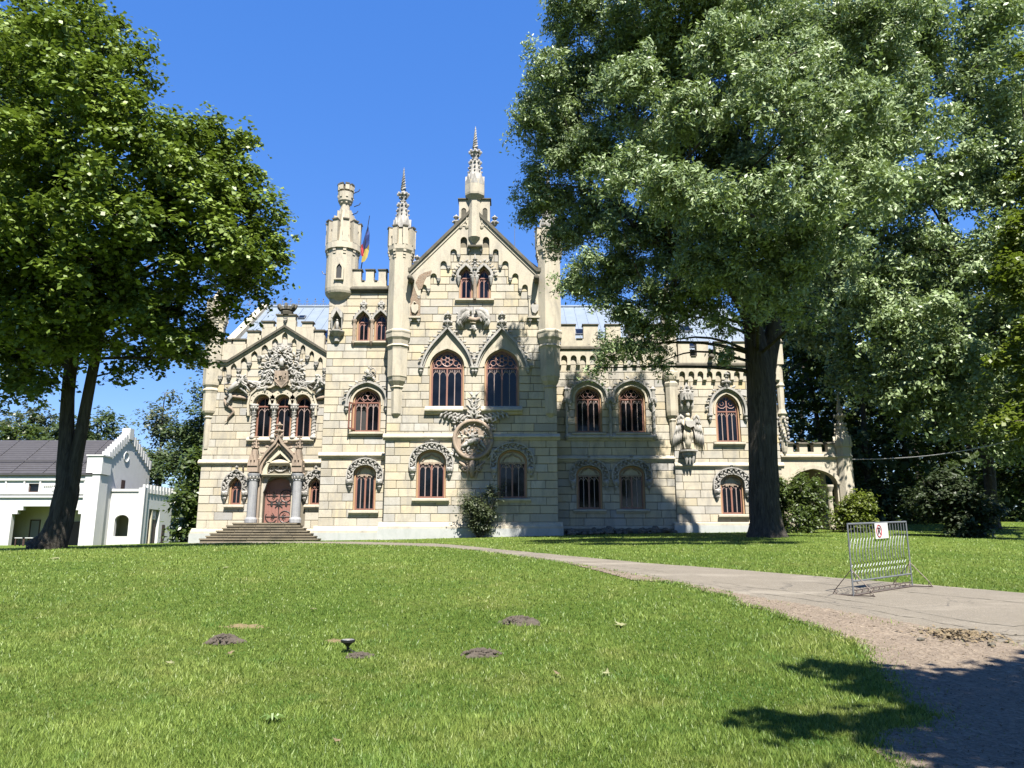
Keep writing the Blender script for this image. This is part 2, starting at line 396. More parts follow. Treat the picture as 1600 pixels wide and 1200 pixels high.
far_s, mid_s, low_s = smooth_line(far_e, 160), smooth_line(mid_e, 160), smooth_line(low_e, 160)
def strip(name, A, B, lift, mat, nb, label, jit=0.0):
    t = np.linspace(0, 1, nb)[None, :, None]
    A = A + rng.normal(0, 1, A.shape) * jit
    B = B + rng.normal(0, 1, B.shape) * jit
    P = A[:, None] * (1 - t) + B[:, None] * t
    z = gnp(P[..., 0], P[..., 1]) + lift
    z[:, 0] -= lift-.002; z[:, -1] -= lift-.002; z[:, 1] -= (lift-.002)*.5; z[:, -2] -= (lift-.002)*.5
    co = np.concatenate([P, z[..., None]], -1).reshape(-1, 3)
    i = np.arange(len(A) * nb).reshape(len(A), nb)
    f = np.stack([i[:-1, :-1], i[:-1, 1:], i[1:, 1:], i[1:, :-1]], -1).reshape(-1)
    me = npmesh(name, co, f, 4, mat, smooth=True); me.flip_normals() if me.polygons[0].normal.z < 0 else None
    return tag(link(name, me), label, None, None, 'structure')
far_m, mid_m = smooth_line(far_e, 700), smooth_line(mid_e, 700)
_w3 = rng.normal(0, 1, (700, 2))
for _ in range(4): _w3[1:-1] = (_w3[:-2]+_w3[1:-1]*2+_w3[2:])/4
mid_m += _w3*.06; far_m += _w3[::-1]*.04
path_ob = strip('path', far_m, mid_m, .022, 'asphalt', 24, 'pale worn asphalt drive sweeping from the right to the castle door', .0)
for t0, i0, i1, sd in ((.80, 150, 330, 1), (.66, 170, 240, 2), (.90, 210, 420, 3), (.93, 120, 200, 4), (.40, 230, 300, 5), (.55, 330, 430, 6)):
    q_ = np.random.default_rng(sd); wob = np.cumsum(q_.normal(0, .006, i1-i0)); wd_ = np.abs(q_.normal(.010, .006, i1-i0))+.003
    tt = np.clip(t0+wob, .05, .985)[:, None]; P = far_m[i0:i1]*(1-tt)+mid_m[i0:i1]*tt; nrm = mid_m[i0:i1]-far_m[i0:i1]; nrm /= np.linalg.norm(nrm, axis=1, keepdims=True)
    A_, B_ = P-nrm*wd_[:, None], P+nrm*wd_[:, None]; co = np.concatenate([np.c_[A_, gnp(A_[:, 0], A_[:, 1])+.027], np.c_[B_, gnp(B_[:, 0], B_[:, 1])+.027]]); n_ = i1-i0; ii = np.arange(n_-1)
    link('crack', npmesh('crack', co, np.stack([ii, ii+1, ii+n_+1, ii+n_], 1).ravel(), 4, 'stone_dark'), path_ob)
verge_low = smooth_line(low_e[:13], 700)
_w = rng.normal(0, 1, (700, 2)); _w2 = rng.normal(0, 1, (700, 2))
for _ in range(3): _w[1:-1] = (_w[:-2]+_w[1:-1]*2+_w[2:])/4
for _ in range(60): _w2[1:-1] = (_w2[:-2]+_w2[1:-1]*2+_w2[2:])/4
verge_low += _w*.07+_w2*.45
cut = [p for p in mid_e if p[0] > 3.4 or p[1] < 19][:9]
def inside(x, y, poly):
    x = np.asarray(x); y = np.asarray(y); r = np.zeros(x.shape, bool); n = len(poly); j = n - 1
    for i in range(n):
        xi, yi = poly[i]; xj, yj = poly[j]
        cnd = ((yi > y) != (yj > y)) & (x < (xj - xi) * (y - yi) / (yj - yi + 1e-12) + xi)
        r ^= cnd; j = i
    return r
path_poly = np.concatenate([far_s, mid_s[::-1]]); verge_poly = np.concatenate([smooth_line(mid_e[:9], 150), verge_low[::-1]])

verge_coarse = np.concatenate([smooth_line(mid_e[:9], 150) + np.array([0, .35]), verge_low[::-5]])
cs = .05; vx, vy = np.meshgrid(np.arange(0, 17, cs), np.arange(-1, 21, cs)); ins = inside(vx[:-1, :-1]+cs/2, vy[:-1, :-1]+cs/2, verge_coarse)
ii = np.arange(vx.size).reshape(vx.shape); fq = np.stack([ii[:-1, :-1], ii[:-1, 1:], ii[1:, 1:], ii[1:, :-1]], -1)[ins]; us, inv = np.unique(fq, return_inverse=True)
px_, py_ = vx.ravel()[us]+rng.normal(0, .012, len(us)), vy.ravel()[us]+rng.normal(0, .012, len(us))
me = npmesh('gravel_verge', np.stack([px_, py_, gnp(px_, py_)+.012+rng.normal(0, .0035, len(us))], 1), inv.reshape(-1), 4, 'gravel')
tag(link('gravel_verge', me), 'stony brown gravel shoulder along the drive', None, None, 'structure')

# ------------------------------------------------------------------ castle: helpers
castle = empty('castle', (0, 50, 2.2), 'cream stone neo-gothic castle with stepped gables, crocketed spires and battlemented turrets', 'castle')
class Wing:
    def __init__(s, Y): s.Y = Y; s.open = []; s.cuts = []
    def P(s, px, py, dy=0.0): p = at(px, py, s.Y); p.y += dy; return p
    def xz(s, px, py): p = at(px, py, s.Y); return (p.x, p.z)
    def u(s, py): return Xat(801, py, s.Y)           # metres per pixel at that row
EW, MBK, CB, RW, RB, PO = Wing(47.7), Wing(47.0), Wing(46.2), Wing(47.65), Wing(47.5), Wing(49.6)
KIND = {'round': (.55, .55, 0.0), 'pointed': (.5, .36, .26), 'tudor': (.66, .42, .10), 'lancet': (.5, .34, .30), 'ogee': (.55, .10, .62)}
def arch(cx, zs, hw, rise, kind, n=10):
    k1, k2, k3 = KIND[kind]; P = [(-hw, 0), (-hw, k1*rise), (-k2*hw, rise*(1-k3)), (0, rise)]; L_ = []
    for i in range(n + 1):
        t = i / n; w = [(1-t)**3, 3*t*(1-t)**2, 3*t*t*(1-t), t**3]
        L_.append((sum(a*p[0] for a, p in zip(w, P)), sum(a*p[1] for a, p in zip(w, P))))
    pts = L_ + [(-x, z) for x, z in L_[-2::-1]]
    return [(cx + x, zs + z) for x, z in pts]
def outline(cx, z0, zs, zt, hw, kind, n=10): return [(cx - hw, z0)] + arch(cx, zs, hw, zt - zs, kind, n) + [(cx + hw, z0)]
def offset(pts, d):                                   # d > 0 grows outwards for outlines running left-bottom -> top -> right-bottom
    out = []; n = len(pts)
    for i in range(n):
        a = pts[max(i-1, 0)]; c = pts[min(i+1, n-1)]; tx, tz = c[0]-a[0], c[1]-a[1]; l = math.hypot(tx, tz) or 1
        out.append((pts[i][0] - tz/l*d, pts[i][1] + tx/l*d))
    return out
def xprism(mb, prof, x0, x1):                         # (y, z) profile run along x
    a = sum(prof[i][0]*prof[(i+1) % len(prof)][1] - prof[(i+1) % len(prof)][0]*prof[i][1] for i in range(len(prof)))
    if a < 0: prof = prof[::-1]
    n = len(prof); vs = [(x0, y, z) for y, z in prof] + [(x1, y, z) for y, z in prof]
    fs = [tuple(range(n-1, -1, -1)), tuple(range(n, 2*n))] + [(i, (i+1) % n, n+(i+1) % n, n+i) for i in range(n)]
    return mb.add(vs, fs)
def ringblock(mb, c, a0, a1, r0, r1, z0, z1):
    q = []
    for z in (z0, z1):
        for a, r in ((a0, r0), (a0, r1), (a1, r1), (a1, r0)): q.append((c[0]+r*math.cos(a), c[1]+r*math.sin(a), z))
    return mb.add(q, [(3,2,1,0),(4,5,6,7),(0,1,5,4),(1,2,6,5),(2,3,7,6),(3,0,4,7)])
def along(pts, step):
    r = []; d = [0]
    for a, b_ in zip(pts, pts[1:]): d.append(d[-1] + math.hypot(b_[0]-a[0], b_[1]-a[1]))
    n = max(2, int(round(d[-1]/step)))
    for i in range(n + 1):
        t = d[-1]*i/n; k = max(j for j in range(len(d)) if d[j] <= t + 1e-9); k = min(k, len(pts)-2)
        f = (t-d[k])/((d[k+1]-d[k]) or 1); a, b_ = pts[k], pts[k+1]
        r.append((a[0]+(b_[0]-a[0])*f, a[1]+(b_[1]-a[1])*f, math.atan2(b_[1]-a[1], b_[0]-a[0])))
    return r
def pxt(mb, wg, pts, rad, dy=-.12, n=6):               # tapering tube drawn on a wing's face, radii in pixels
    if not hasattr(rad, '__len__'): rad = [rad]*len(pts)
    P = [wg.P(p[0], p[1], dy if len(p) < 3 else p[2]) for p in pts]
    return mb.tube(P, [r*wg.u(p[1]) for r, p in zip(rad, pts)], n)
def scroll(mb, wg, px, py, r, turns=1.4, a0=0.0, sgn=1, th=1.6, dy=-.12, n=14):
    pts = []; rr = []
    for i in range(n + 1):
        t = i/n; a = a0 + sgn*turns*2*math.pi*t; q = r*(1-.8*t)
        pts.append((px+q*math.cos(a), py-q*math.sin(a), dy-.05*t)); rr.append(th*(1-.45*t))
    return pxt(mb, wg, pts, rr, dy, 5)
def foliage(mb, wg, cx, cy, rx, ry, n, seed, dy=-.1, ln=5.0, wd=1.7):
    r_ = random.Random(seed)
    for i in range(n):
        a = r_.uniform(0, 2*math.pi); q = math.sqrt(r_.random()); px, py = cx+rx*q*math.cos(a), cy-ry*q*math.sin(a)
        p = wg.P(px, py, dy*r_.uniform(.5, 1.4)); u = wg.u(py)
        mb.leafy(p, a + r_.uniform(-.9, .9), ln*u*r_.uniform(.7, 1.3), wd*u*r_.uniform(.7, 1.2), .05)
    return mb
def finial(mb, c, r, h):                               # small fleuron: stem, two leaf whorls, bud
    x, y, z = c
    mb.rings((x, y), [(z, r*.5), (z+h*.15, r*.75), (z+h*.2, r*.4), (z+h*.55, r*.3), (z+h*.6, r*.6), (z+h*.66, r*.28), (z+h*.85, r*.38), (z+h, .01)], 6)
    for zz, q in ((z+h*.3, 1.0), (z+h*.74, .75)):
        for k in range(6):
            a = k*math.pi/3; mb.blob((x+math.cos(a)*r*.75*q, y+math.sin(a)*r*.75*q, zz), (r*.42*q, r*.42*q, r*.34*q), 5, 4)
    return mb
cm = MB(); cm.rings((0, 0), [(-1.5, .05), (-1.2, .28), (-1.05, .2), (-.7, .42), (-.42, .5), (-.34, .40), (-.26, .60), (0, .62)], 8)
for s_ in (-1, 1): cm.blob((s_*.3, -.42, -.62), (.16, .14, .2), 5, 4)
cm.blob((0, -.5, -.8), (.14, .16, .24), 5, 4)
corbel_ob = cm.build('corbel', 'stone_grey'); corbel_me = corbel_ob.data; bpy.data.objects.remove(corbel_ob)
def corbel(wg, px, py, w_px, parent, dy=-.1):
    s_ = w_px*wg.u(py)*.8; return link('corbel', corbel_me, parent, wg.P(px, py, dy), 0, (s_, s_*.8, s_*1.0))
def arcade(wg, top, feet, tops, pw, kind, thick, name='blind_arcade', mat='stone_plain', cw=8, ends=(None, None)):
    F_ = list(feet)
    bot = []
    for i, (fx, fy) in enumerate(F_):
        bot += [wg.xz(fx-pw/2, fy), wg.xz(fx+pw/2, fy)]
        if i < len(F_)-1 and tops[i] is not None:
            gx_, gy_ = F_[i+1]; x0, x1 = fx+pw/2, gx_-pw/2; hw = (x1-x0)/2; rise = hw*(1.15 if kind == 'round' else 1.75)
            spr = min(tops[i]+rise, fy-.4, gy_-.4)
            c = wg.xz((x0+x1)/2, spr); bot += [p for p in arch(c[0], c[1], hw*wg.u(spr), Zat(tops[i], wg.Y)-c[1], kind, 6)]
    poly = [wg.xz(*p) for p in top] + bot[::-1]
    o = MB().prism(poly, wg.Y-thick, wg.Y+.03).build(name, mat, castle)
    for fx, fy in F_:
        if cw: corbel(wg, fx, fy+.3, cw, o, -thick*.5)
    return o
def crenels(wg, x0, x1, py_top, py_gap, py_base, n, frac, y0, y1, parent_name='parapet', skip=()):
    za, zb, zc = Zat(py_top, wg.Y), Zat(py_gap, wg.Y), Zat(py_base, wg.Y)
    X0, X1 = Xat(x0, py_gap, wg.Y), Xat(x1, py_gap, wg.Y); o = MB().box(X0, X1, wg.Y+y0, wg.Y+y1, zc, zb).build(parent_name, 'stone_plain', castle)
    pit = (X1-X0)/(n-1+frac); mw = pit*frac; cap = None
    for i in range(n):
        if i in skip: continue
        a = X0+i*pit
        mm = MB().box(a, a+mw, wg.Y+y0+.004, wg.Y+y1-.004, zb, za-.09).build('merlon', 'stone_plain', o)
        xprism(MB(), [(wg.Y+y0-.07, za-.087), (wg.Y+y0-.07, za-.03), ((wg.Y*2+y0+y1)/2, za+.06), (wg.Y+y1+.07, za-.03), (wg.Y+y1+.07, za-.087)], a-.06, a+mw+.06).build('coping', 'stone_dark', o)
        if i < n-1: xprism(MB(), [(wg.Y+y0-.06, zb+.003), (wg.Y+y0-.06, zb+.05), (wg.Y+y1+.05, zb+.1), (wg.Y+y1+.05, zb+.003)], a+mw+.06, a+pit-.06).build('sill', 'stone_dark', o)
    return o
def moulding(wg, x0, x1, py, proj, h, name='string_course', mat='stone_plain', X=None):
    z = Zat(py, wg.Y); a, b_ = X if X else (Xat(x0, py, wg.Y), Xat(x1, py, wg.Y)); y = wg.Y+.02
    return xprism(MB(), [(y, z+h*.75), (y-proj*.35, z+h*.62), (y-proj, z+h*.16), (y-proj, z-h*.05), (y-proj*.55, z-h*.2), (y-proj*.4, z-h*.5), (y, z-h*.55)], a, b_).build(name, mat, castle)

# ------------------------------------------------------------------ windows
def window(wg, px, sill, spring, top, hw_px, kind, hood=None, head='trefoil', lights=2, open_leaf=False, hood_o=None, finial_px=None, name='window', jamb=.10, label=None):
    u = wg.u(spring); cx = Xat(px, (sill+spring)/2, wg.Y); z0, zs, zt = Zat(sill, wg.Y), Zat(spring, wg.Y), Zat(top, wg.Y); hw = hw_px*u; Y = wg.Y
    o_ = outline(cx, z0, zs, zt, hw, kind); wg.open.append(o_)
    win = MB().band(offset(o_, -jamb), offset(o_, -.004), Y+.10, Y+.50).build(name, 'wood_jamb', castle)
    if label: win['label'] = label
    i1, i2 = offset(o_, -jamb+.004), offset(o_, -jamb-.085)
    fm = MB().band(i2, i1, Y+.22, Y+.33); hi = hw-jamb-.08
    fm.box(cx-hw+jamb, cx+hw-jamb, Y+.218, Y+.332, z0+.004, z0+.10)
    fm.box(cx-hi, cx+hi, Y+.205, Y+.331, zs-.10, zs-.02)
    if lights == 2: fm.box(cx-.05, cx+.05, Y+.21, Y+.327, z0+.1, zs-.1)
    fm.build('frame', 'wood_frame', win)
    br = MB()
    cells = [(-hi, -.05), (.05, hi)] if lights == 2 else [(-hi, hi)]
    for a, c in cells:
        mid = (a+c)/2; q = (c-a)/2; zt_ = zs-.12
        br.box(cx+mid-.026, cx+mid+.026, Y+.235, Y+.275, z0+.1, zt_-.02)
        for h0, h1 in ((a, mid), (mid, c)):
            A = arch(cx+(h0+h1)/2, zt_-(h1-h0)*1.05, (h1-h0)/2, (h1-h0)*.85, 'pointed', 5)
            br.tube([(x, Y+.255, z) for x, z in A], .024, 4)
        if zt_-z0 > 1.6 and hw > .8:
            for h0, h1 in ((a, mid), (mid, c)):
                ccx, ccz = cx+(h0+h1)/2, zt_-.06; rr = (h1-h0)*.22
                br.tube([(ccx+rr*math.cos(t), Y+.25, ccz-.04+rr*math.sin(t)) for t in np.linspace(0, 6.283, 9)], .02, 4)
    br.build('glazing_bar', 'bar_pale' if hw > .5 else 'wood_tracery', win)
    zz = (z0+.05)
    for a, c in cells:
        if open_leaf and a < 0: MB().box(cx+a-.02, cx+c+.02, Y+.40, Y+.41, zz, zs-.05).build('pane', 'print_black', win)  # open half: black sheet painted as the unlit room, no glass
        else: MB().box(cx+a-.02, cx+c+.02, Y+.27, Y+.285, zz, zs-.05).build('pane', 'glass', win)
    hd = [p for p in offset(o_, -jamb-.02) if p[1] > zs-.06]
    if head == 'tympanum':
        MB().prism([(hd[0][0], zs-.06)]+hd[1:-1]+[(hd[-1][0], zs-.06)], Y+.20, Y+.30).build('tympanum', 'stone_plain', win)
        fr = MB()
        n_ = 11
        for k in range(n_):
            x = cx-hi+2*hi*(k+.5)/n_; fr.box(x-hi/n_*.8, x+hi/n_*.8, Y+.17, Y+.21, zs-.12+.05*math.sin(k*1.9), zs+.02)
        fr.tube([(cx-hi*.8, Y+.19, zs+.08), (cx-hi*.6, Y+.17, zs+.28), (cx-hi*.25, Y+.16, zs+.36), (cx, Y+.16, zs+.50), (cx+hi*.25, Y+.16, zs+.36), (cx+hi*.6, Y+.17, zs+.28), (cx+hi*.8, Y+.19, zs+.08)], .05, 5)
        fr.build('valance', 'stone_pink', win)
    else:
        MB().prism([(hd[0][0], zs-.02)]+hd[1:-1]+[(hd[-1][0], zs-.02)], Y+.275, Y+.29).build('pane', 'glass', win)
        tr = MB(); hh = zt-zs
        def ring(x, z, r, th=.03, n=12, y=.25): tr.tube([(x+r*math.cos(t), Y+y, z+r*math.sin(t)) for t in np.linspace(0, 2*math.pi, n+1)], th, 5)
        if head == 'rose':
            zc = zs+hh*.42; ring(cx, zc, hh*.36, .04, 16)
            for k in range(6): ring(cx+hh*.23*math.cos(k*math.pi/3+.5), zc+hh*.23*math.sin(k*math.pi/3+.5), hh*.12, .025, 8)
            ring(cx, zc, hh*.1, .025, 8)
            for s_ in (-1, 1):
                for dx, dz, r in ((.62, .24, .15), (.60, .62, .11), (.82, .08, .10)):
                    ring(cx+s_*hi*dx*.98, zs+hh*dz, hh*r, .03, 8)
        elif head == 'trefoil':
            zc = zs+hh*.42
            for k in range(3): ring(cx+hh*.22*math.cos(k*2.094+math.pi/2), zc+hh*.2*math.sin(k*2.094+math.pi/2), hh*.2, .03, 8)
            for s_ in (-1, 1):
                tr.tube([(cx+s_*hi*.95, Y+.25, zs+.02), (cx+s_*hi*.66, Y+.25, zs+hh*.42), (cx+s_*hi*.3, Y+.25, zs+hh*.75), (cx, Y+.25, zs+hh*.92)], .03, 5)
                tr.tube([(cx+s_*hi*.3, Y+.25, zs), (cx+s_*hi*.62, Y+.25, zs+hh*.22), (cx+s_*hi*.72, Y+.25, zs+hh*.5)], .025, 5)
        elif head == 'twin':
            for s_ in (-1, 1):
                ring(cx+s_*hi*.48, zs+hh*.42, hh*.28, .03, 10); ring(cx+s_*hi*.48, zs+hh*.42, hh*.12, .02, 6)
            tr.box(cx-.03, cx+.03, Y+.22, Y+.28, zs-.02, zt-.2)
        elif head == 'bar':
            tr.box(cx-.025, cx+.025, Y+.23, Y+.27, zs-.04, zt-.1)
        tr.build('tracery', 'wood_tracery', win)
    xprism(MB(), [(Y+.5, z0-.002), (Y+.10, z0-.004), (Y-.20, z0-.07), (Y-.20, z0-.17), (Y-.10, z0-.2), (Y-.08, z0-.28), (Y+.12, z0-.28), (Y+.5, z0-.1)], cx-hw-.22, cx+hw+.22).build('sill', 'stone_plain', win)
    wg.cuts.append([(cx-hw-.215, z0-.275), (cx+hw+.215, z0-.275), (cx+hw+.215, z0), (cx-hw-.215, z0)])
    if open_leaf:
        lf = MB(); x0 = cx-hi-.04; l = hi*.95
        P0 = Vector((x0, Y+.2, 0)); D = Vector((-.42, -.9, 0)).normalized()
        def bar(a, b_, za, zb, t=.03):
            A, B = P0+D*a, P0+D*b_; nrm = Vector((-D.y, D.x, 0))*t
            lf.add([(A-nrm)+Vector((0, 0, za)), (B-nrm)+Vector((0, 0, za)), (B+nrm)+Vector((0, 0, za)), (A+nrm)+Vector((0, 0, za)),
                    (A-nrm)+Vector((0, 0, zb)), (B-nrm)+Vector((0, 0, zb)), (B+nrm)+Vector((0, 0, zb)), (A+nrm)+Vector((0, 0, zb))], [(3,2,1,0),(4,5,6,7),(0,1,5,4),(1,2,6,5),(2,3,7,6),(3,0,4,7)])
        bar(0, .09, z0+.1, zs-.1); bar(l-.09, l, z0+.1, zs-.1); bar(0, l, z0+.1, z0+.2); bar(0, l, zs-.2, zs-.1); bar(l*.45, l*.55, z0+.1, zs-.1, .02)
        lf.build('casement', 'wood_frame', win)
    # hood mould
    if hood == 'foliate':
        A = [p for p in offset(o_, .05)]; A = [p for p in A if p[1] > zs-.5*u*20]
        A = [(A[0][0], zs-.35)] + [p for p in A if p[1] > zs-.3] + [(A[-1][0], zs-.35)]
        B = offset(A, .34); C = offset(A, .17)
        h = MB().band(A, B, Y-.02, Y+.02).band(offset(A, .33), offset(A, .40), Y-.20, Y+.01).band(offset(A, -.03), offset(A, .03), Y-.16, Y+.06)
        for i, (x, z, t) in enumerate(along(C, .15)):
            h.leafy((x, Y-.15, z), t+(1.0 if i % 2 else -1.0)+.25*math.sin(i*5.1), .23, .052, .06); h.leafy((x, Y-.17, z), t+(1.9 if i % 2 else -1.7), .15, .034, .05)
        for s_, p in ((-1, C[0]), (1, C[-1])):
            h.rings((p[0], Y-.10), [(p[1]-.62, .02), (p[1]-.42, .13), (p[1]-.36, .10), (p[1]-.2, .2), (p[1]-.05, .22), (p[1]+.03, .16)], 8)
            h.blob((p[0], Y-.26, p[1]-.12), (.10, .09, .12), 6, 4)
        finial(h, (cx, Y-.1, B[len(B)//2][1]-.12), .14, .42)
        h.build('hood', 'stone_grey', win)
    elif hood in ('crocket', 'stepped'):
        if hood_o is None: A = offset(o_, .30)
        else: A = hood_o
        zl = zs-(.25 if hood_o is None else 0)
        A = [(A[0][0], zl)] + [p for p in A if p[1] > zl+.02] + [(A[-1][0], zl)]
        wg.cuts.append(A)
        n_ = len(A)
        inner = [p for p in offset(o_, .0)]; inner = [(inner[0][0], zl)] + [p for p in inner if p[1] > zl+.02] + [(inner[-1][0], zl)]
        def rs(L_, n): return [(x, z) for x, z, _ in along(L_, sum(math.hypot(b_[0]-a[0], b_[1]-a[1]) for a, b_ in zip(L_, L_[1:]))/n)][:n+1]
        ia, oa = rs(inner, 30), rs(A, 30)
        MB().band(ia, oa, Y+.035, Y+.2).band(rs(offset(inner, .0), 30), rs(offset(inner, .10), 30), Y-.04, Y+.1).build('archivolt', 'stone_plain', win)
        h = MB().band(A, offset(A, .13), Y-.20, Y+.02).band(offset(A, -.10), offset(A, .0), Y-.06, Y+.1)
        for i, (x, z, t) in enumerate(along(offset(A, .2), .42)):
            if i in (0,): continue
            h.leafy((x, Y-.14, z), t+2.2 if x < cx else t+.9, .2, .075, .07); h.blob((x, Y-.16, z), (.075, .075, .075), 5, 4)
        for p in (A[0], A[-1]):
            h.rings((p[0]+(-.06 if p[0] < cx else .06), Y-.08), [(p[1]-.5, .02), (p[1]-.3, .12), (p[1]-.22, .10), (p[1]-.1, .18), (p[1]+.02, .17)], 8)
        if finial_px:
            z = A[len(A)//2][1]+.05; finial(h, (cx, Y-.1, z), .28, Zat(finial_px, Y)-z)
        h.build('hood', 'stone_grey', win)
    return win

# ------------------------------------------------------------------ windows of each wing
window(MBK, 569.5, 797, 741, 727, 17.5, 'round', 'foliate', 'tympanum')
window(MBK, 572.5, 674, 627, 606, 22, 'tudor', 'crocket', 'trefoil', open_leaf=True, label='window with its left casement swung open')
for px in (567.5, 595): window(MBK, px, 532, 501, 486, 10.5, 'lancet', None, 'bar', 1)
window(CB, 673.5, 778, 722, 703, 23, 'round', 'foliate', 'tympanum')
window(CB, 800.5, 778, 722, 703, 23, 'round', 'foliate', 'tympanum')
for px in (698, 784):
    cx = Xat(px, 600, CB.Y); big = arch(cx, Zat(584, CB.Y), 39*CB.u(584), Zat(514, CB.Y)-Zat(584, CB.Y), 'pointed', 14)
    window(CB, px, 636, 573, 545, 27, 'tudor', 'crocket', 'rose', hood_o=[(big[0][0], Zat(592, CB.Y))]+big+[(big[-1][0], Zat(592, CB.Y))], finial_px=486, label='tall mullioned window under a crocketed ogee hood')
for px in (728, 756): window(CB, px, 466, 432, 416, 10.8, 'lancet', None, 'bar', 1)
for px in (921, 988): window(RW, px, 795, 742, 728, 20, 'round', 'foliate', 'tympanum')
for px in (919.5, 988): window(RW, px, 675, 622, 603, 21, 'tudor', 'crocket', 'trefoil')
window(RB, 1145, 803, 756, 742, 18.5, 'round', 'foliate', 'tympanum')
window(RB, 1138, 690, 641, 615, 19, 'tudor', 'crocket', 'twin', finial_px=578)
for px in (367.5, 492): window(EW, px, 788, 759, 745, 10, 'lancet', 'foliate', 'bar', 1)
tri = [window(EW, px, 685, 633, 617, 14.0, 'round', None, 'bar', 1, jamb=.12) for px in (410.5, 442, 473)]
# door opening
DX = Xat(433.5, 780, EW.Y); DZ0, DZS, DZ1 = Zat(818, EW.Y), Zat(762, EW.Y), Zat(746, EW.Y); DHW = 22.5*EW.u(780)
door_o = outline(DX, DZ0, DZS, DZ1, DHW, 'tudor'); EW.open.append(door_o)
TZ0, TZS, TZT = Zat(741, EW.Y), Zat(735, EW.Y), Zat(706, EW.Y)
tymp_o = outline(DX+.04, TZ0, TZS, TZT, 21*EW.u(735), 'pointed'); EW.open.append(tymp_o)
EW.cuts.append([(DX-1.75, DZ0-.2), (DX+1.75, DZ0-.2), (DX+1.75, TZS), (DX-1.75, TZS)])
turret_win = None

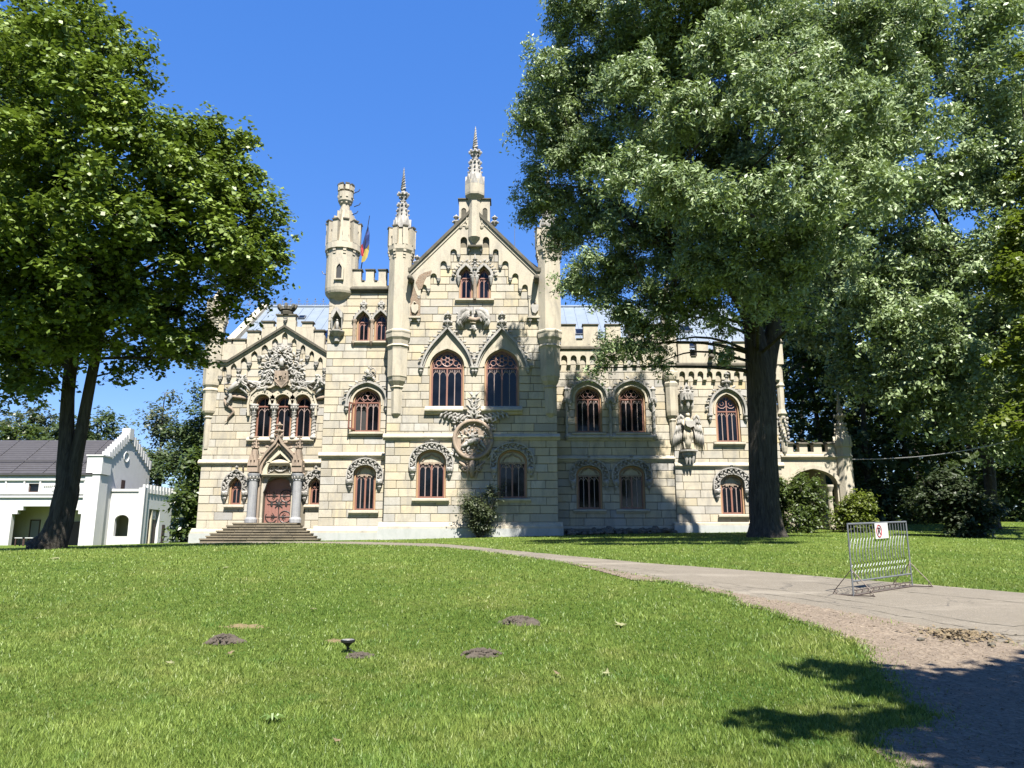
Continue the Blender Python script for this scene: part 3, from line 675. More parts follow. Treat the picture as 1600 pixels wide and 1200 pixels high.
# ------------------------------------------------------------------ walls with their openings and facing stones
def boolean(me, cutters, mats):
    a = bpy.data.objects.new('tmp_a', me); col.objects.link(a)
    b_ = cutters.build('tmp_b', 'stone_plain')
    md = a.modifiers.new('b', 'BOOLEAN'); md.operation = 'DIFFERENCE'; md.solver = 'EXACT'; md.object = b_
    dg = bpy.context.evaluated_depsgraph_get(); ev = a.evaluated_get(dg); out = bpy.data.meshes.new_from_object(ev, depsgraph=dg)
    for o in (a, b_): bpy.data.objects.remove(o)
    out.materials.clear()
    for m_ in mats: out.materials.append(MATS[m_])
    return out
all_stones = []
def wall(wg, poly, xr, z_lo, z_hi, back, ch=.49, seed=1, body=None):
    """front slab with openings, body behind, courses of facing stones"""
    rnd = random.Random(seed); Y = wg.Y
    slab = MB().prism(poly, Y+.05, Y+.62).build('tmp', 'stone_joint'); me = slab.data; bpy.data.objects.remove(slab)
    cut = MB()
    for o in wg.open: cut.prism(o, Y-.5, Y+.56)
    me = boolean(me, cut, ['stone_joint']); w = link('wall', me, castle)
    bx = body or (min(p[0] for p in poly), max(p[0] for p in poly), max(p[1] for p in poly if True))
    MB().box(bx[0]+.003, bx[1]-.003, Y+.6, back, 1.0, bx[2]-.004).build('side_wall', 'stone_plain', w)
    st = MB(); z = z_lo; row = 0
    n = max(1, round((z_hi-z_lo)/ch)); ch = (z_hi-z_lo)/n
    for r_ in range(n):
        z0 = z_lo+r_*ch
        for x0, x1 in xr(z0, z0+ch):
            x = x0
            first = rnd.uniform(.4, 1.3)
            while x < x1-.02:
                e = x+(first if first else rnd.uniform(.85, 1.55)); first = None
                if x1-e < .45: e = x1
                d = rnd.uniform(-.010, .008); g_ = .014
                a, c_, zz0, zz1 = x+.007, e-.007, z0+g_, z0+ch-g_
                t1, t2 = rnd.uniform(-.006, .006), rnd.uniform(-.006, .006)
                y = Y+d; bz = .018
                # front face slightly tilted, with a chamfer all round
                V = [(a, y+.03, zz0), (c_, y+.03, zz0), (c_, y+.03, zz1), (a, y+.03, zz1),
                     (a+bz, y+t1, zz0+bz), (c_-bz, y-t1, zz0+bz), (c_-bz, y+t2, zz1-bz), (a+bz, y-t2, zz1-bz),
                     (a, Y+.075, zz0), (c_, Y+.075, zz0), (c_, Y+.075, zz1), (a, Y+.075, zz1)]
                st.add(V, [(4,5,6),(4,6,7),(0,1,5,4),(1,2,6,5),(2,3,7,6),(3,0,4,7),(8,9,1,0),(9,10,2,1),(10,11,3,2),(11,8,0,3),(11,10,9,8)])
                x = e
    pcs = []
    for i in range(0, len(st.v), 12):
        fs = [(4,5,6),(4,6,7),(0,1,5,4),(1,2,6,5),(2,3,7,6),(3,0,4,7),(8,9,1,0),(9,10,2,1),(10,11,3,2),(11,8,0,3),(11,10,9,8)]
        pcs.append((st.v[i:i+12], fs))
    for o in [offset(q, .012) for q in wg.open] + wg.cuts:      # one cutter at a time, only on the stones it meets
        ox0, ox1 = min(p[0] for p in o), max(p[0] for p in o); oz0, oz1 = min(p[1] for p in o), max(p[1] for p in o)
        hit, keep = [], []
        for pc_ in pcs:
            xs = [p[0] for p in pc_[0]]; zs = [p[2] for p in pc_[0]]
            (hit if max(xs) > ox0 and min(xs) < ox1 and max(zs) > oz0 and min(zs) < oz1 else keep).append(pc_)
        if not hit: continue
        tm = MB()
        for v, f in hit: tm.add(v, f)
        s0 = tm.build('tmp', 'stone_block'); me = s0.data; bpy.data.objects.remove(s0)
        me = boolean(me, MB().prism(o, Y-.5, Y+.33), ['stone_block']); pcs = keep
        bm = bmesh.new(); bm.from_mesh(me); bm.verts.ensure_lookup_table(); seen = set()
        for v in bm.verts:
            if v.index in seen: continue
            isl = []; stack = [v]; seen.add(v.index)
            while stack:
                q = stack.pop(); isl.append(q)
                for e in q.link_edges:
                    ov = e.other_vert(q)
                    if ov.index not in seen: seen.add(ov.index); stack.append(ov)
            fs = {f for q in isl for f in q.link_faces}; mp = {q: i for i, q in enumerate(isl)}
            pcs.append(([tuple(q.co) for q in isl], [tuple(mp[x] for x in f.verts) for f in fs]))
        bm.free()
    for V, Fc in pcs:
        xs = [p[0] for p in V]; zs = [p[2] for p in V]
        if (max(xs)-min(xs))*(max(zs)-min(zs)) < .003: continue
        lum = rnd.gauss(1.0, .06); wrm = rnd.gauss(0, .045)
        if rnd.random() < .14: lum *= .86; wrm -= .06
        all_stones.append(((max(xs)-min(xs))*(max(zs)-min(zs)), V, Fc, (lum*(1+wrm*.6), lum, lum*(1-wrm*1.6)), w))
    return w
def rect(x0, x1): return lambda a, b_: [(x0, x1)]
zlow = 1.2
# left entrance wing
E0 = Xat(306, 823, EW.Y); E1 = Xat(520, 700, EW.Y); eave = Zat(567, EW.Y)
exl, exa, exr = Xat(357, 567, EW.Y), Xat(446, 511, EW.Y), Xat(528, 567, EW.Y); eap = Zat(511, EW.Y)
def ew_rows(a, b_):
    if b_ < eave: return [(E0, E1)]
    f = (b_-eave)/(eap-eave); return [(exl+(exa-exl)*f+.15, min(E1, exr+(exa-exr)*f-.15))] if f < .92 else []
ewall = wall(EW, [(E0, zlow), (E1, zlow), (E1, eave), (exr, eave), (exa, eap), (exl, eave), (E0, eave)], ew_rows, Zat(826, EW.Y), eap-.3, 60, seed=3, body=(E0, E1, eave-.05))
# left block with round turret
M0, M1 = Xat(500.5, 740, MBK.Y), Xat(606, 700, MBK.Y); mz = Zat(452, MBK.Y)
wall(MBK, [(M0, zlow), (M1, zlow), (M1, mz), (M0, mz)], rect(M0, M1), Zat(822, MBK.Y), mz-.15, 58, seed=5)
# gabled centre
C0, C1 = Xat(601, 740, CB.Y), Xat(871.5, 740, CB.Y); ce = Zat(425, CB.Y)
cgl, cga, cgr = Xat(636, 425, CB.Y), Xat(739.5, 330, CB.Y), Xat(842, 425, CB.Y); ca = Zat(330, CB.Y)
def cb_rows(a, b_):
    if b_ < ce: return [(C0, C1)]
    f = (b_-ce)/(ca-ce); return [(cgl+(cga-cgl)*f+.2, cgr+(cga-cgr)*f-.2)] if f < .5 else []
wall(CB, [(C0, zlow), (C1, zlow), (C1, ce), (cgr, ce), (cga, ca), (cgl, ce), (C0, ce)], cb_rows, Zat(816, CB.Y), ca-1.0, 60, seed=7, body=(C0, C1, ce-.06))
# right wing and right block
W0, W1 = C1-.02, Xat(1056, 740, RW.Y); wz = Zat(545, RW.Y)
wall(RW, [(W0, zlow), (W1, zlow), (W1, wz), (W0, wz)], rect(W0, W1), Zat(822, RW.Y), wz-.1, 60, seed=9)
B0, B1 = Xat(1055, 740, RB.Y), Xat(1222, 740, RB.Y); bz_ = Zat(571, RB.Y)
wall(RB, [(B0, zlow), (B1, zlow), (B1, bz_), (B0, bz_)], rect(B0, B1), Zat(816, RB.Y), bz_-.1, 60, seed=11)
all_stones.sort(key=lambda s_: -s_[0])
def stone_obj(name, items, parent, kind=None):
    V, Fc, T = [], [], []
    for _, v, f, t, w in items:
        k = len(V); V += v; Fc += [tuple(i+k for i in q) for q in f]; T += [(*t, 1.0)]*len(v)
    me = bpy.data.meshes.new(name); me.from_pydata(V, [], Fc); me.materials.append(MATS['stone_block'])
    a = me.color_attributes.new('tint', 'FLOAT_COLOR', 'POINT'); a.data.foreach_set('color', np.array(T, np.float32).ravel())
    return tag(link(name, me, parent), kind=kind)
for s_ in all_stones[:300]: stone_obj('stone', [s_], s_[4])
for w in {s_[4].name: s_[4] for s_ in all_stones[300:]}.values():
    stone_obj('stone_facing', [s_ for s_ in all_stones[300:] if s_[4] == w], w, 'stuff')

# ------------------------------------------------------------------ plinths, string courses, cornices
def plinth(wg, X0, X1, py_top, py_mid, white=True):
    y = wg.Y; zt, zm = Zat(py_top, y), Zat(py_mid, y)
    xprism(MB(), [(y+.04, zt+.02), (y-.06, zt-.02), (y-.10, zt-.12), (y-.24, zm+.12), (y-.24, zm), (y+.04, zm)], X0, X1).build('plinth_moulding', 'stone_plain', castle)
    MB().box(X0-.02, X1+.02, y-.31, y+.03, 1.0, zm-.003).build('plinth', 'plinth_white' if white else 'stone_joint', castle)
plinth(EW, E0-.25, E1, 826, 833.5); plinth(MBK, M0-.25, M1-.02, 822, 832.5); plinth(CB, C0-.26, C1+.26, 816, 826)
plinth(RW, W0+.27, W1-.3, 822, 826, False); plinth(RB, B0-.22, B1+.2, 816, 821)
moulding(EW, 0, 0, 723.5, .18, .30, X=(E0-.16, E1)); moulding(MBK, 0, 0, 712, .18, .30, X=(M0-.16, M1)); moulding(CB, 0, 0, 683.5, .22, .32, X=(C0-.16, C1+.16))
moulding(RW, 0, 0, 717, .18, .30, X=(W0, W1)); moulding(RB, 0, 0, 728, .18, .30, X=(B0-.02, B1+.14))
moulding(RW, 0, 0, 684, .26, .38, 'sill_course', X=(Xat(884, 684, RW.Y), Xat(1023, 684, RW.Y)))
moulding(CB, 664, 724, 642, .30, .40, 'sill_course'); moulding(CB, 752, 816, 642, .30, .40, 'sill_course')
moulding(EW, 386, 489, 688.5, .24, .34, 'sill_course')
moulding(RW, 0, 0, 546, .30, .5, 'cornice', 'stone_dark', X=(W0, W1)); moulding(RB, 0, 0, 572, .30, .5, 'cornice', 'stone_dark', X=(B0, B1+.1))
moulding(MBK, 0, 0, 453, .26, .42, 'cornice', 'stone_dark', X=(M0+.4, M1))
crenels(RW, 876, 1040, 507, 531, 545, 5, .64, -.20, .35)
crenels(RB, 1059, 1222, 534, 558, 570, 6, .62, -.20, .35)
crenels(MBK, 552, 604, 421, 440, 452, 3, .62, -.12, .35)
def band_arcade(wg, x0, x1, top, at_, foot, n, thick):
    feet = [(x0+(x1-x0)*i/n, foot) for i in range(n+1)]
    o = arcade(wg, [(x0-2, top), (x1+2, top)], feet, [at_]*n, (x1-x0)/n*.36, 'round', thick, cw=0)
    for fx, fy in feet:
        p = wg.P(fx, fy); w = (x1-x0)/n*.18*wg.u(fy)+.02
        MB().box(p.x-w, p.x+w, wg.Y-thick-.03, wg.Y+.02, p.z-.09, p.z+.0).box(p.x-w*.8, p.x+w*.8, wg.Y-thick*.6, wg.Y+.02, p.z-.2, p.z-.09).build('corbel', 'stone_plain', o)
band_arcade(RW, 874, 1036, 546.5, 556, 569, 11, .18); band_arcade(RB, 1058, 1214, 572.5, 581, 592, 11, .18)

# ------------------------------------------------------------------ entrance wing gable
def z1(a, b_): return (290+a/5.454, 440+b_/5.454)
feet = [z1(*p) for p in [(300,805),(375,795),(460,742),(548,690),(637,635),(725,580),(811,527),(893,527),(968,580),(1043,633),(1117,685),(1190,737),(1262,790)]]
tops = [z1(0, q)[1] for q in (722,697,645,592,540,486,432,486,540,592,645,697)]
arcade(EW, [z1(290,695), z1(375,690), z1(855,392), z1(1300,668)], feet, tops, 6.2, 'lancet', .16, cw=8.5)
cop = [z1(270,690), z1(370,690), z1(855,392), z1(1320,680)]
ca_ = [EW.xz(*p) for p in cop]
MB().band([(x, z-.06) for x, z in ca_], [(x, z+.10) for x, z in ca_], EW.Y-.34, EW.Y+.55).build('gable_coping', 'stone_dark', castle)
MB().band([(x, z-.20) for x, z in ca_], [(x, z-.065) for x, z in ca_], EW.Y-.24, EW.Y+.02).build('gable_moulding', 'stone_plain', castle)
steps = [(343,386,537,567), (386,409,523.5,567), (409,432,510,560), (432,462,500,560), (462,491,510,560), (491,507,523.5,567), (507,526,538,570)]
par = MB()
for x0, x1, t, b_ in steps:
    p, q = EW.P(x0, t), EW.P(x1, b_); par.box(Xat(x0, t, EW.Y), Xat(x1, t, EW.Y), EW.Y+.06, EW.Y+.44, q.z-.2, p.z)
par = par.build('stepped_parapet', 'stone_plain', castle)
for x0, x1, t, b_ in [(350,361,531.5,537),(364,383,531,537),(386.5,405,518,524),(409.5,427,503,510.5),(432.5,461.5,492.5,500.5),(472,488,504,510.5),(491.5,506,517,524),(510,522,531,538)]:
    a, c_ = Xat(x0, t, EW.Y), Xat(x1, t, EW.Y); zt, zb = Zat(t, EW.Y), Zat(b_, EW.Y)
    mm = MB().box(a, c_, EW.Y+.055, EW.Y+.445, zb-.02, zt).build('merlon', 'stone_plain', par)
    MB().box(a-.07, c_+.07, EW.Y-.02, EW.Y+.52, zt, zt+.09).build('coping', 'stone_dark', par)
fx = EW.P(446.5, 491, .25); h = MB().rings((fx.x, fx.y), [(fx.z, .36), (fx.z+.2, .42), (fx.z+.3, .34), (fx.z+.32, .46)], 8)
for k in range(8): h.leafy((fx.x+math.cos(k*.785)*.4, fx.y+math.sin(k*.785)*.3, fx.z+.3), math.pi/2+(.5 if math.cos(k*.785) < -.3 else -.5 if math.cos(k*.785) > .3 else 0), .5, .13, .12)
h.build('crown_finial', 'stone_dark', castle)
corbel(EW, 446.5, 497, 7, castle, -.05)

# coat of arms with lions and mantling
cw_ = MB()
for s_ in (-1, 1):
    X = lambda q: 442+s_*(q-442)
    for px, py, r, a0, sg in [(432,556,6,0,1),(428,566,5,1,-1),(421,572,6,2,1),(425,582,5,0,1),(416,588,5,1,-1),(421,596,5,2,1),(412,600,5,.5,1),(405,604,4,0,-1),(436,546,4.5,1,1),(430,548,4,2,1)]:
        scroll(cw_, EW, X(px), py, r, 1.3, a0 if s_ < 0 else math.pi-a0, sg*s_, 1.7, -.18)
    pxt(cw_, EW, [(X(432), 560), (X(424), 575), (X(416), 590), (X(404), 603)], [2.2, 2.8, 2.8, 2], -.10)
    for k, (a, b_) in enumerate([((418,598),(395,607)),((412,600),(385,600)),((405,603),(380,596)),((420,606),(398,613))]):
        pxt(cw_, EW, [(X(a[0]), a[1]), (X((a[0]+b_[0])/2), (a[1]+b_[1])/2-2), (X(b_[0]), b_[1])], [2.6, 2.4, 1.0], -.16)
    foliage(cw_, EW, X(422), 578, 14, 22, 46, 5+s_, -.2, 6.5, 1.9); foliage(cw_, EW, X(412), 603, 16, 7, 24, 8+s_, -.18, 5.5, 1.8)
foliage(cw_, EW, 442, 553, 9, 10, 26, 3, -.2, 7, 2.0)
pxt(cw_, EW, [(442, 562), (442, 568), (442, 576)], [2.6, 4.2, 3.6], -.26, 8)
foliage(cw_, EW, 442, 556, 6, 9, 30, 13, -.26, 6, 1.5)
for k in range(5): pxt(cw_, EW, [(438+k*2, 571, -.32), (437+k*2.5, 566, -.36), (436+k*3, 562, -.34)], [1, .9, .4])
coat = cw_.build('coat_of_arms', 'stone_grey', castle, smooth=True)
sh = MB().prism([EW.xz(*p) for p in [(432,581),(452,581),(452.5,597),(450,603),(442,608),(434,603),(431.5,597)]], EW.Y-.34, EW.Y-.12)
sh.band([EW.xz(*p) for p in [(434,583),(434,596),(442,605)]], [EW.xz(*p) for p in [(432,581),(431.5,597),(442,608)]], EW.Y-.38, EW.Y-.33)
sh.band([EW.xz(*p) for p in [(452,581),(452.5,597),(442,608)]], [EW.xz(*p) for p in [(450,583),(450,596),(442,605)]], EW.Y-.38, EW.Y-.33)
for k in range(6): pxt(sh, EW, [(436+k*2, 603-abs(k-2.5)), (438+k*2, 598)], .5, -.35, 4)
pxt(sh, EW, [(433, 596), (451, 596)], .7, -.35, 4); foliage(sh, EW, 437.5, 588, 3.5, 4, 8, 4, -.36, 3.5, .9); foliage(sh, EW, 446.5, 588, 3.5, 4, 8, 9, -.36, 3.5, .9)
sh.build('shield', 'stone_pink', coat)
def big_lion(sgn, cx):
    q = MB(); X = lambda a: cx+sgn*a          # a grows towards the windows
    pxt(q, EW, [(X(-8), 614), (X(-2), 607), (X(6), 602), (X(14), 598)], [4.0, 5.0, 6.0, 5.5], -.3, 8)      # trunk
    pxt(q, EW, [(X(10), 601), (X(15), 594), (X(17), 590)], [6.0, 5.5, 4.0], -.34, 8)                        # neck and head
    pxt(q, EW, [(X(15), 592, -.4), (X(20), 593, -.48)], [3.6, 1.8], -.4, 7)
    foliage(q, EW, X(13), 597, 6.5, 7.5, 34, 6, -.42, 5.0, 1.6)
    pxt(q, EW, [(X(13), 602), (X(20), 607), (X(25), 613)], [2.6, 2.2, 1.6], -.36)
    pxt(q, EW, [(X(8), 606), (X(16), 612), (X(21), 618)], [2.6, 2.2, 1.6], -.3)
    pxt(q, EW, [(X(-8), 613), (X(-5), 621), (X(-11), 629), (X(-9), 631)], [3.6, 3.0, 1.8, 1.6], -.26)
    pxt(q, EW, [(X(-8), 612), (X(-14), 608), (X(-16), 601), (X(-11), 600)], [1.4, 1.0, .9, 1.6], -.2)
    o = q.build('lion', 'stone_grey', castle, smooth=True)
    b_ = MB(); pxt(b_, EW, [(X(-16), 624), (X(-8), 619), (X(6), 621), (X(24), 624)], [1.8, 2.8, 3.2, 2.2], -.12)
    pxt(b_, EW, [(X(-16), 624), (X(-14), 633), (X(-4), 640), (X(-2), 644), (X(-10), 652), (X(-12), 659)], [2.0, 2.4, 2.2, 2.0, 1.8, .9], -.10)
    pxt(b_, EW, [(X(-12), 657), (X(-16), 660)], [.9, .5], -.1); b_.build('bracket_branch', 'stone_pink', o, smooth=True)
big_lion(1, 368); big_lion(-1, 516)
# triple window surround: studded arches, carved columns
su = MB()
for px in (410.5, 442, 473):
    c_ = EW.xz(px, 633); A = arch(c_[0], c_[1], 14.2*EW.u(633), Zat(616.5, EW.Y)-c_[1], 'round', 8)
    su.band(A, offset(A, .30), EW.Y-.16, EW.Y+.08)
    for x, z, t in along(offset(A, .16), .3): su.blob((x, EW.Y-.17, z), (.045, .04, .045), 5, 4)
pts = [EW.xz(*p) for p in [(391,650),(390.5,632),(394,618),(404,609),(425,607),(437,600),(442,598.5)]]; pts += [EW.xz(*p) for p in [(447,600),(459,607),(480,609),(490,618),(493.5,632),(493,650)]]
su.band(pts, offset(pts, .12), EW.Y-.24, EW.Y+.03)
su = su.build('window_surround', 'stone_plain', castle)
for px in (394.5, 426.2, 457.6, 489):
    c_ = EW.P(px, 686, -.05); zt = Zat(633, EW.Y); r_ = .13; cl = MB()
    cl.rings((c_.x, c_.y), [(c_.z-.02, .2), (c_.z+.16, .2), (c_.z+.2, r_), (zt-.5, r_), (zt-.45, .17), (zt-.4, r_), (zt-.1, .24), (zt-.06, .26), (zt+.04, .26)], 10)
    for k in range(2):
        cl.tube([(c_.x+(r_+.01)*math.cos(a+k*math.pi), c_.y+(r_+.01)*math.sin(a+k*math.pi), c_.z+.25+(zt-c_.z-.8)*t) for t, a in [(i/26, i*.75) for i in range(27)]], .025, 4)
    for k in range(8): cl.blob((c_.x+.2*math.cos(k*.785), c_.y+.2*math.sin(k*.785), zt-.2), (.07, .07, .12), 5, 4)
    cl.build('column', 'stone_grey', su, smooth=True)
for px in (388.5, 491.5): corbel(EW, px, 641, 6.5, su, -.12)

# ------------------------------------------------------------------ portal
po = MB()
yv = EW.Y
pz = lambda py: Zat(py, yv)
I = offset(tymp_o, .02); A = [p for p in I if p[1] >= TZ0-.01]
og = [EW.xz(*p) for p in [(404,741),(404.5,733),(408,722),(415,711),(424,701),(432,693),(436,685),(438,679)]]
ogr = [EW.xz(*p) for p in [(438,679),(440,685),(444,693),(452,701),(461,711),(468,722),(471.5,733),(472,741)]]
ring_ = og+ogr[1:]
def rs_(L_, n): return [(x, z) for x, z, _ in along(L_, sum(math.hypot(b_[0]-a[0], b_[1]-a[1]) for a, b_ in zip(L_, L_[1:]))/n)][:n+1]
po.band(rs_(A, 30), rs_(offset(ring_, -.25), 30), yv-.10, yv+.3)
por = po.build('portal', 'stone_plain', castle)
h = MB().band(offset(ring_, -.26), offset(ring_, -.1), yv-.30, yv+.03).band(offset(ring_, -.1), offset(ring_, .03), yv-.42, yv+.02)
for i, (x, z, t) in enumerate(along(offset(ring_, .09), .45)):
    h.leafy((x, yv-.36, z), t+(2.1 if x < DX+.1 else 1.0), .22, .09, .09); h.blob((x, yv-.38, z), (.08, .08, .08), 5, 4)
fp = EW.P(438, 681, -.3); finial(h, (fp.x, fp.y, fp.z), .26, pz(660)-fp.z)
h.build('ogee_hood', 'stone_pink', por, smooth=False)
# tympanum tracery: three rosettes in a ring
tt = MB().prism([p for p in offset(tymp_o, -.02)], yv+.16, yv+.24); tt.build('tympanum', 'stone_joint', por)
tr = MB(); tcx = DX+.04
def rg(x, z, r, th, n=14): tr.tube([(x+r*math.cos(t), yv+.12, z+r*math.sin(t)) for t in np.linspace(0, 2*math.pi, n+1)], th, 5)
rz = TZ0+.62
for k in range(6): rg(tcx+.3*math.cos(k*1.047+.52), rz+.06+.3*math.sin(k*1.047+.52), .15, .04, 8)
rg(tcx, rz+.06, .15, .04, 8); rg(tcx, rz+.06, .5, .05)
for s_ in (-1, 1):
    for k in range(3): rg(tcx+s_*.62+.13*math.cos(k*2.09+s_), rz-.3+.13*math.sin(k*2.09), .12, .035, 8)
tr.build('tracery', 'stone_grey', por)
A2 = outline(tcx, TZ0, TZS, TZT, 21*EW.u(735), 'pointed'); MB().band(offset(A2, -.09), offset(A2, .07), yv-.16, yv+.1).build('archivolt', 'plaster_cream', por)
xprism(MB(), [(yv+.2, pz(741)), (yv-.36, pz(741)), (yv-.36, pz(742.5)), (yv-.28, pz(745)), (yv+.2, pz(745))], Xat(411, 742, yv), Xat(462, 742, yv)).build('lintel', 'plaster_cream', por)
for px, cxo in ((395.5, 400.5), (464.5, 468.5)):
    c_ = EW.P(px, 815, -.45); z0, zt = pz(812), pz(743)
    cl = MB().rings((c_.x, c_.y), [(z0-.2, .36), (z0, .36), (z0+.08, .31), (z0+.14, .27), (zt-.4, .265), (zt-.34, .3), (zt-.28, .27), (zt-.1, .36), (zt, .38), (zt+.08, .38)], 14)
    cl.build('column', 'marble_grey', por, smooth=False)
    cap = MB()
    for k in range(10): cap.blob((c_.x+.31*math.cos(k*.628), c_.y+.31*math.sin(k*.628), zt-.16), (.07, .07, .12), 5, 4)
    cap.build('capital', 'stone_grey', por)
    t = EW.P(cxo, 730, -.42); zb, z1_ = pz(741), pz(712)
    pn = MB().box(t.x-.32, t.x+.32, t.y-.3, t.y+.45, zb+.09, z1_-.35)
    for k in range(3): pn.prism([(t.x-.30+.2*k, z1_-.7), (t.x-.30+.2*k+.2, z1_-.7), (t.x-.30+.2*k+.1, z1_-.02)], t.y-.36, t.y-.25)
    for k in range(2): pn.prism([(t.x-.26+.26*k, z1_-.5), (t.x-.26+.26*k+.26, z1_-.5), (t.x-.13+.26*k, z1_+.25)], t.y-.3, t.y+.3)
    pn.rings((t.x, t.y), [(z1_-.4, .22), (z1_+.35, .18), (z1_+.42, .24), (z1_+.46, .14), (pz(690), .06), (pz(686), .02)], 8)
    for q in range(4):
        for k in range(4): pn.blob((t.x+.2*(1-q*.14)*math.cos(k*1.57), t.y+.2*(1-q*.14)*math.sin(k*1.57), z1_+.5+q*.2), (.06, .06, .07), 5, 4)
    pn.build('pinnacle', 'stone_pink', por)
    # inner moulded shafts
    s_ = 1 if px < 430 else -1
    for k in range(2):
        x = Xat(404.5 if s_ > 0 else 460.5, 780, yv)+s_*k*.17
        MB().rings((x, yv-.1+k*.12), [(DZ0, .1), (DZ0+.3, .1), (DZ0+.34, .075), (pz(745), .075)], 8).build('shaft', 'stone_pink' if k == 0 else 'stone_plain', por)
# corner spandrels of the door head
for s_ in (-1, 1):
    MB().prism([(DX+s_*DHW*1.02, DZ1+.02), (DX+s_*DHW*.55, DZ1+.02), (DX+s_*DHW*.75, DZ1-.16), (DX+s_*DHW*.93, DZS-.1), (DX+s_*DHW*1.02, DZS-.3)], yv-.04, yv+.14).build('spandrel', 'stone_grey', por)
# door with iron work
dr = MB().prism(offset(door_o, -.012), yv+.40, yv+.47); doo = dr.build('door', 'wood_door', por)
fr = MB(); zc = (DZ0+DZS)/2+.1
for k in range(8): fr.box(DX-DHW+.04+k*DHW/4, DX-DHW+.03+(k+1)*DHW/4-.015, yv+.375, yv+.41, DZ0+.02, DZS-.12)
fr.build('board', 'wood_door', por)
ir = MB()
for s_ in (-1, 1):
    for zq in (DZ0+.42, DZS-.48):
        ir.tube([(DX+s_*.42+.36*math.cos(t), yv+.36, zq+.36*math.sin(t)) for t in np.linspace(.5 if s_ > 0 else math.pi+.5-1, 2*math.pi-.5 if s_ < 0 else 2*math.pi+.2, 16)], .028, 5)
        ir.tube([(DX+s_*.06, yv+.36, zq), (DX+s_*DHW*.92, yv+.36, zq)], .026, 5)
        for a in (-.9, -.45, .45, .9): ir.tube([(DX+s_*.2, yv+.36, zq), (DX+s_*.2+s_*.28*math.cos(a), yv+.36, zq+.3*math.sin(a))], .018, 4)
    ir.blob((DX+s_*.45, yv+.36, zc), (.09, .03, .17), 6, 4); ir.tube([(DX+s_*.12, yv+.36, zc), (DX+s_*.72, yv+.36, zc)], .02, 4)
for k in range(8): ir.leafy((DX, yv+.36, zc), k*math.pi/4, .34, .05, .03)
ir.blob((DX, yv+.35, zc), (.13, .05, .13), 8, 4); ir.box(DX-.02, DX+.02, yv+.35, yv+.38, DZ0+.02, zc)
ir.build('iron_fitting', 'iron', por)
MB().rings((EW.P(381, 732).x, yv-.12), [(pz(736), .03), (pz(734), .06), (pz(730), .05), (pz(729), .02)], 6).build('lantern', 'iron', castle)
# steps
stt = empty('tmp', (0, 0, 0)); bpy.data.objects.remove(stt)
n = 7; zb, zt = pz(846), pz(817.5); sx0 = [(Xat(372, 818, yv), Xat(469, 818, yv)), (Xat(313, 846, yv-2.4), Xat(497, 846, yv-2.4))]
for i in range(n):
    f = i/(n-1); a = sx0[1][0]+(sx0[0][0]-sx0[1][0])*f; c_ = min(sx0[1][1]+(sx0[0][1]-sx0[1][1])*f, 99)
    z0 = zb+(zt-zb)*i/n; z1_ = zb+(zt-zb)*(i+1)/n; yf = yv-2.55+1.9*i/n
    a += .05*math.sin(i*2.1); pl = (a+c_)/2
    s0 = MB().box(a, c_, yf+.05, yv+.1 if i == n-1 else yf+.75, z0-.25 if i else 1.0, z1_-.085).build('step', 'stone_step', castle)
    k = 5
    for j in range(k):
        x0 = a+(c_-a)*j/k; x1 = a+(c_-a)*(j+1)/k; d = .012*math.sin(j*3.7+i*1.3)
        MB().box(x0+.01-(.05 if j == 0 else 0), x1-.01+(.05 if j == k-1 else 0), yf+d, yv+.09 if i == n-1 else yf+.7, z1_-.083, z1_+d*.4).build('slab', 'stone_step', s0)

# ------------------------------------------------------------------ turrets and pinnacles
def spire(mb, c, zb, zt, r, n=8):
    H = zt-zb; q = lambda t: zb+H*t
    mb.rings(c, [(q(0), r), (q(.06), r), (q(.20), r*.72), (q(.36), r*.50), (q(.42), r*.27), (q(.50), r*.33), (q(.545), r*.52), (q(.575), r*.28), (q(.63), r*.17), (q(1.0), .02)], n)
    for k in range(n):                                  # gablets
        a = 2*math.pi*k/n; ca, sa = math.cos(a), math.sin(a); w = r*.40
        P = Vector((c[0]+ca*r*.93, c[1]+sa*r*.93, 0)); T = Vector((-sa, ca, 0)); O = Vector((ca, sa, 0))*r*.1
        V = [P-T*w+Vector((0,0,q(-.02))), P+T*w+Vector((0,0,q(-.02))), P+Vector((0,0,q(.15)))]
        mb.add([v+O for v in V]+[v-O*2 for v in V], [(0,1,2),(5,4,3),(0,3,4,1),(1,4,5,2),(2,5,3,0)])
        for t, rr, s_ in ((.22, .74, .10), (.29, .68, .13), (.38, .60, .17), (.555, .60, .17), (.50, .42, .10), (.44, .34, .08)):
            mb.blob((c[0]+ca*r*rr, c[1]+sa*r*rr, q(t)), (r*s_, r*s_, r*s_*1.2), 5, 4)
    for k in range(3):                                  # twisted top
        mb.tube([(c[0]+(r*.22*(1-t)+.02)*math.cos(t*16+k*2.09), c[1]+(r*.22*(1-t)+.02)*math.sin(t*16+k*2.09), q(.63+.33*t)) for t in [i/28 for i in range(29)]], [r*.115*(1-.65*i/28) for i in range(29)], 4)
    mb.blob((c[0], c[1], q(.955)), (r*.09, r*.09, r*.14), 6, 4)
    return mb
def turret(wg, px, py_ref, dy, prof_px, n=8, mat='stone_plain', name='turret', label=None):
    c = wg.P(px, py_ref, dy); prof = [(Zat(py, c.y), r*Xat(801, py, c.y)) for py, r in prof_px]
    prof.sort(key=lambda q: q[0])
    o = MB().rings((c.x, c.y), prof, n).build(name, mat, castle)
    if label: o['label'] = label
    return o, (c.x, c.y)
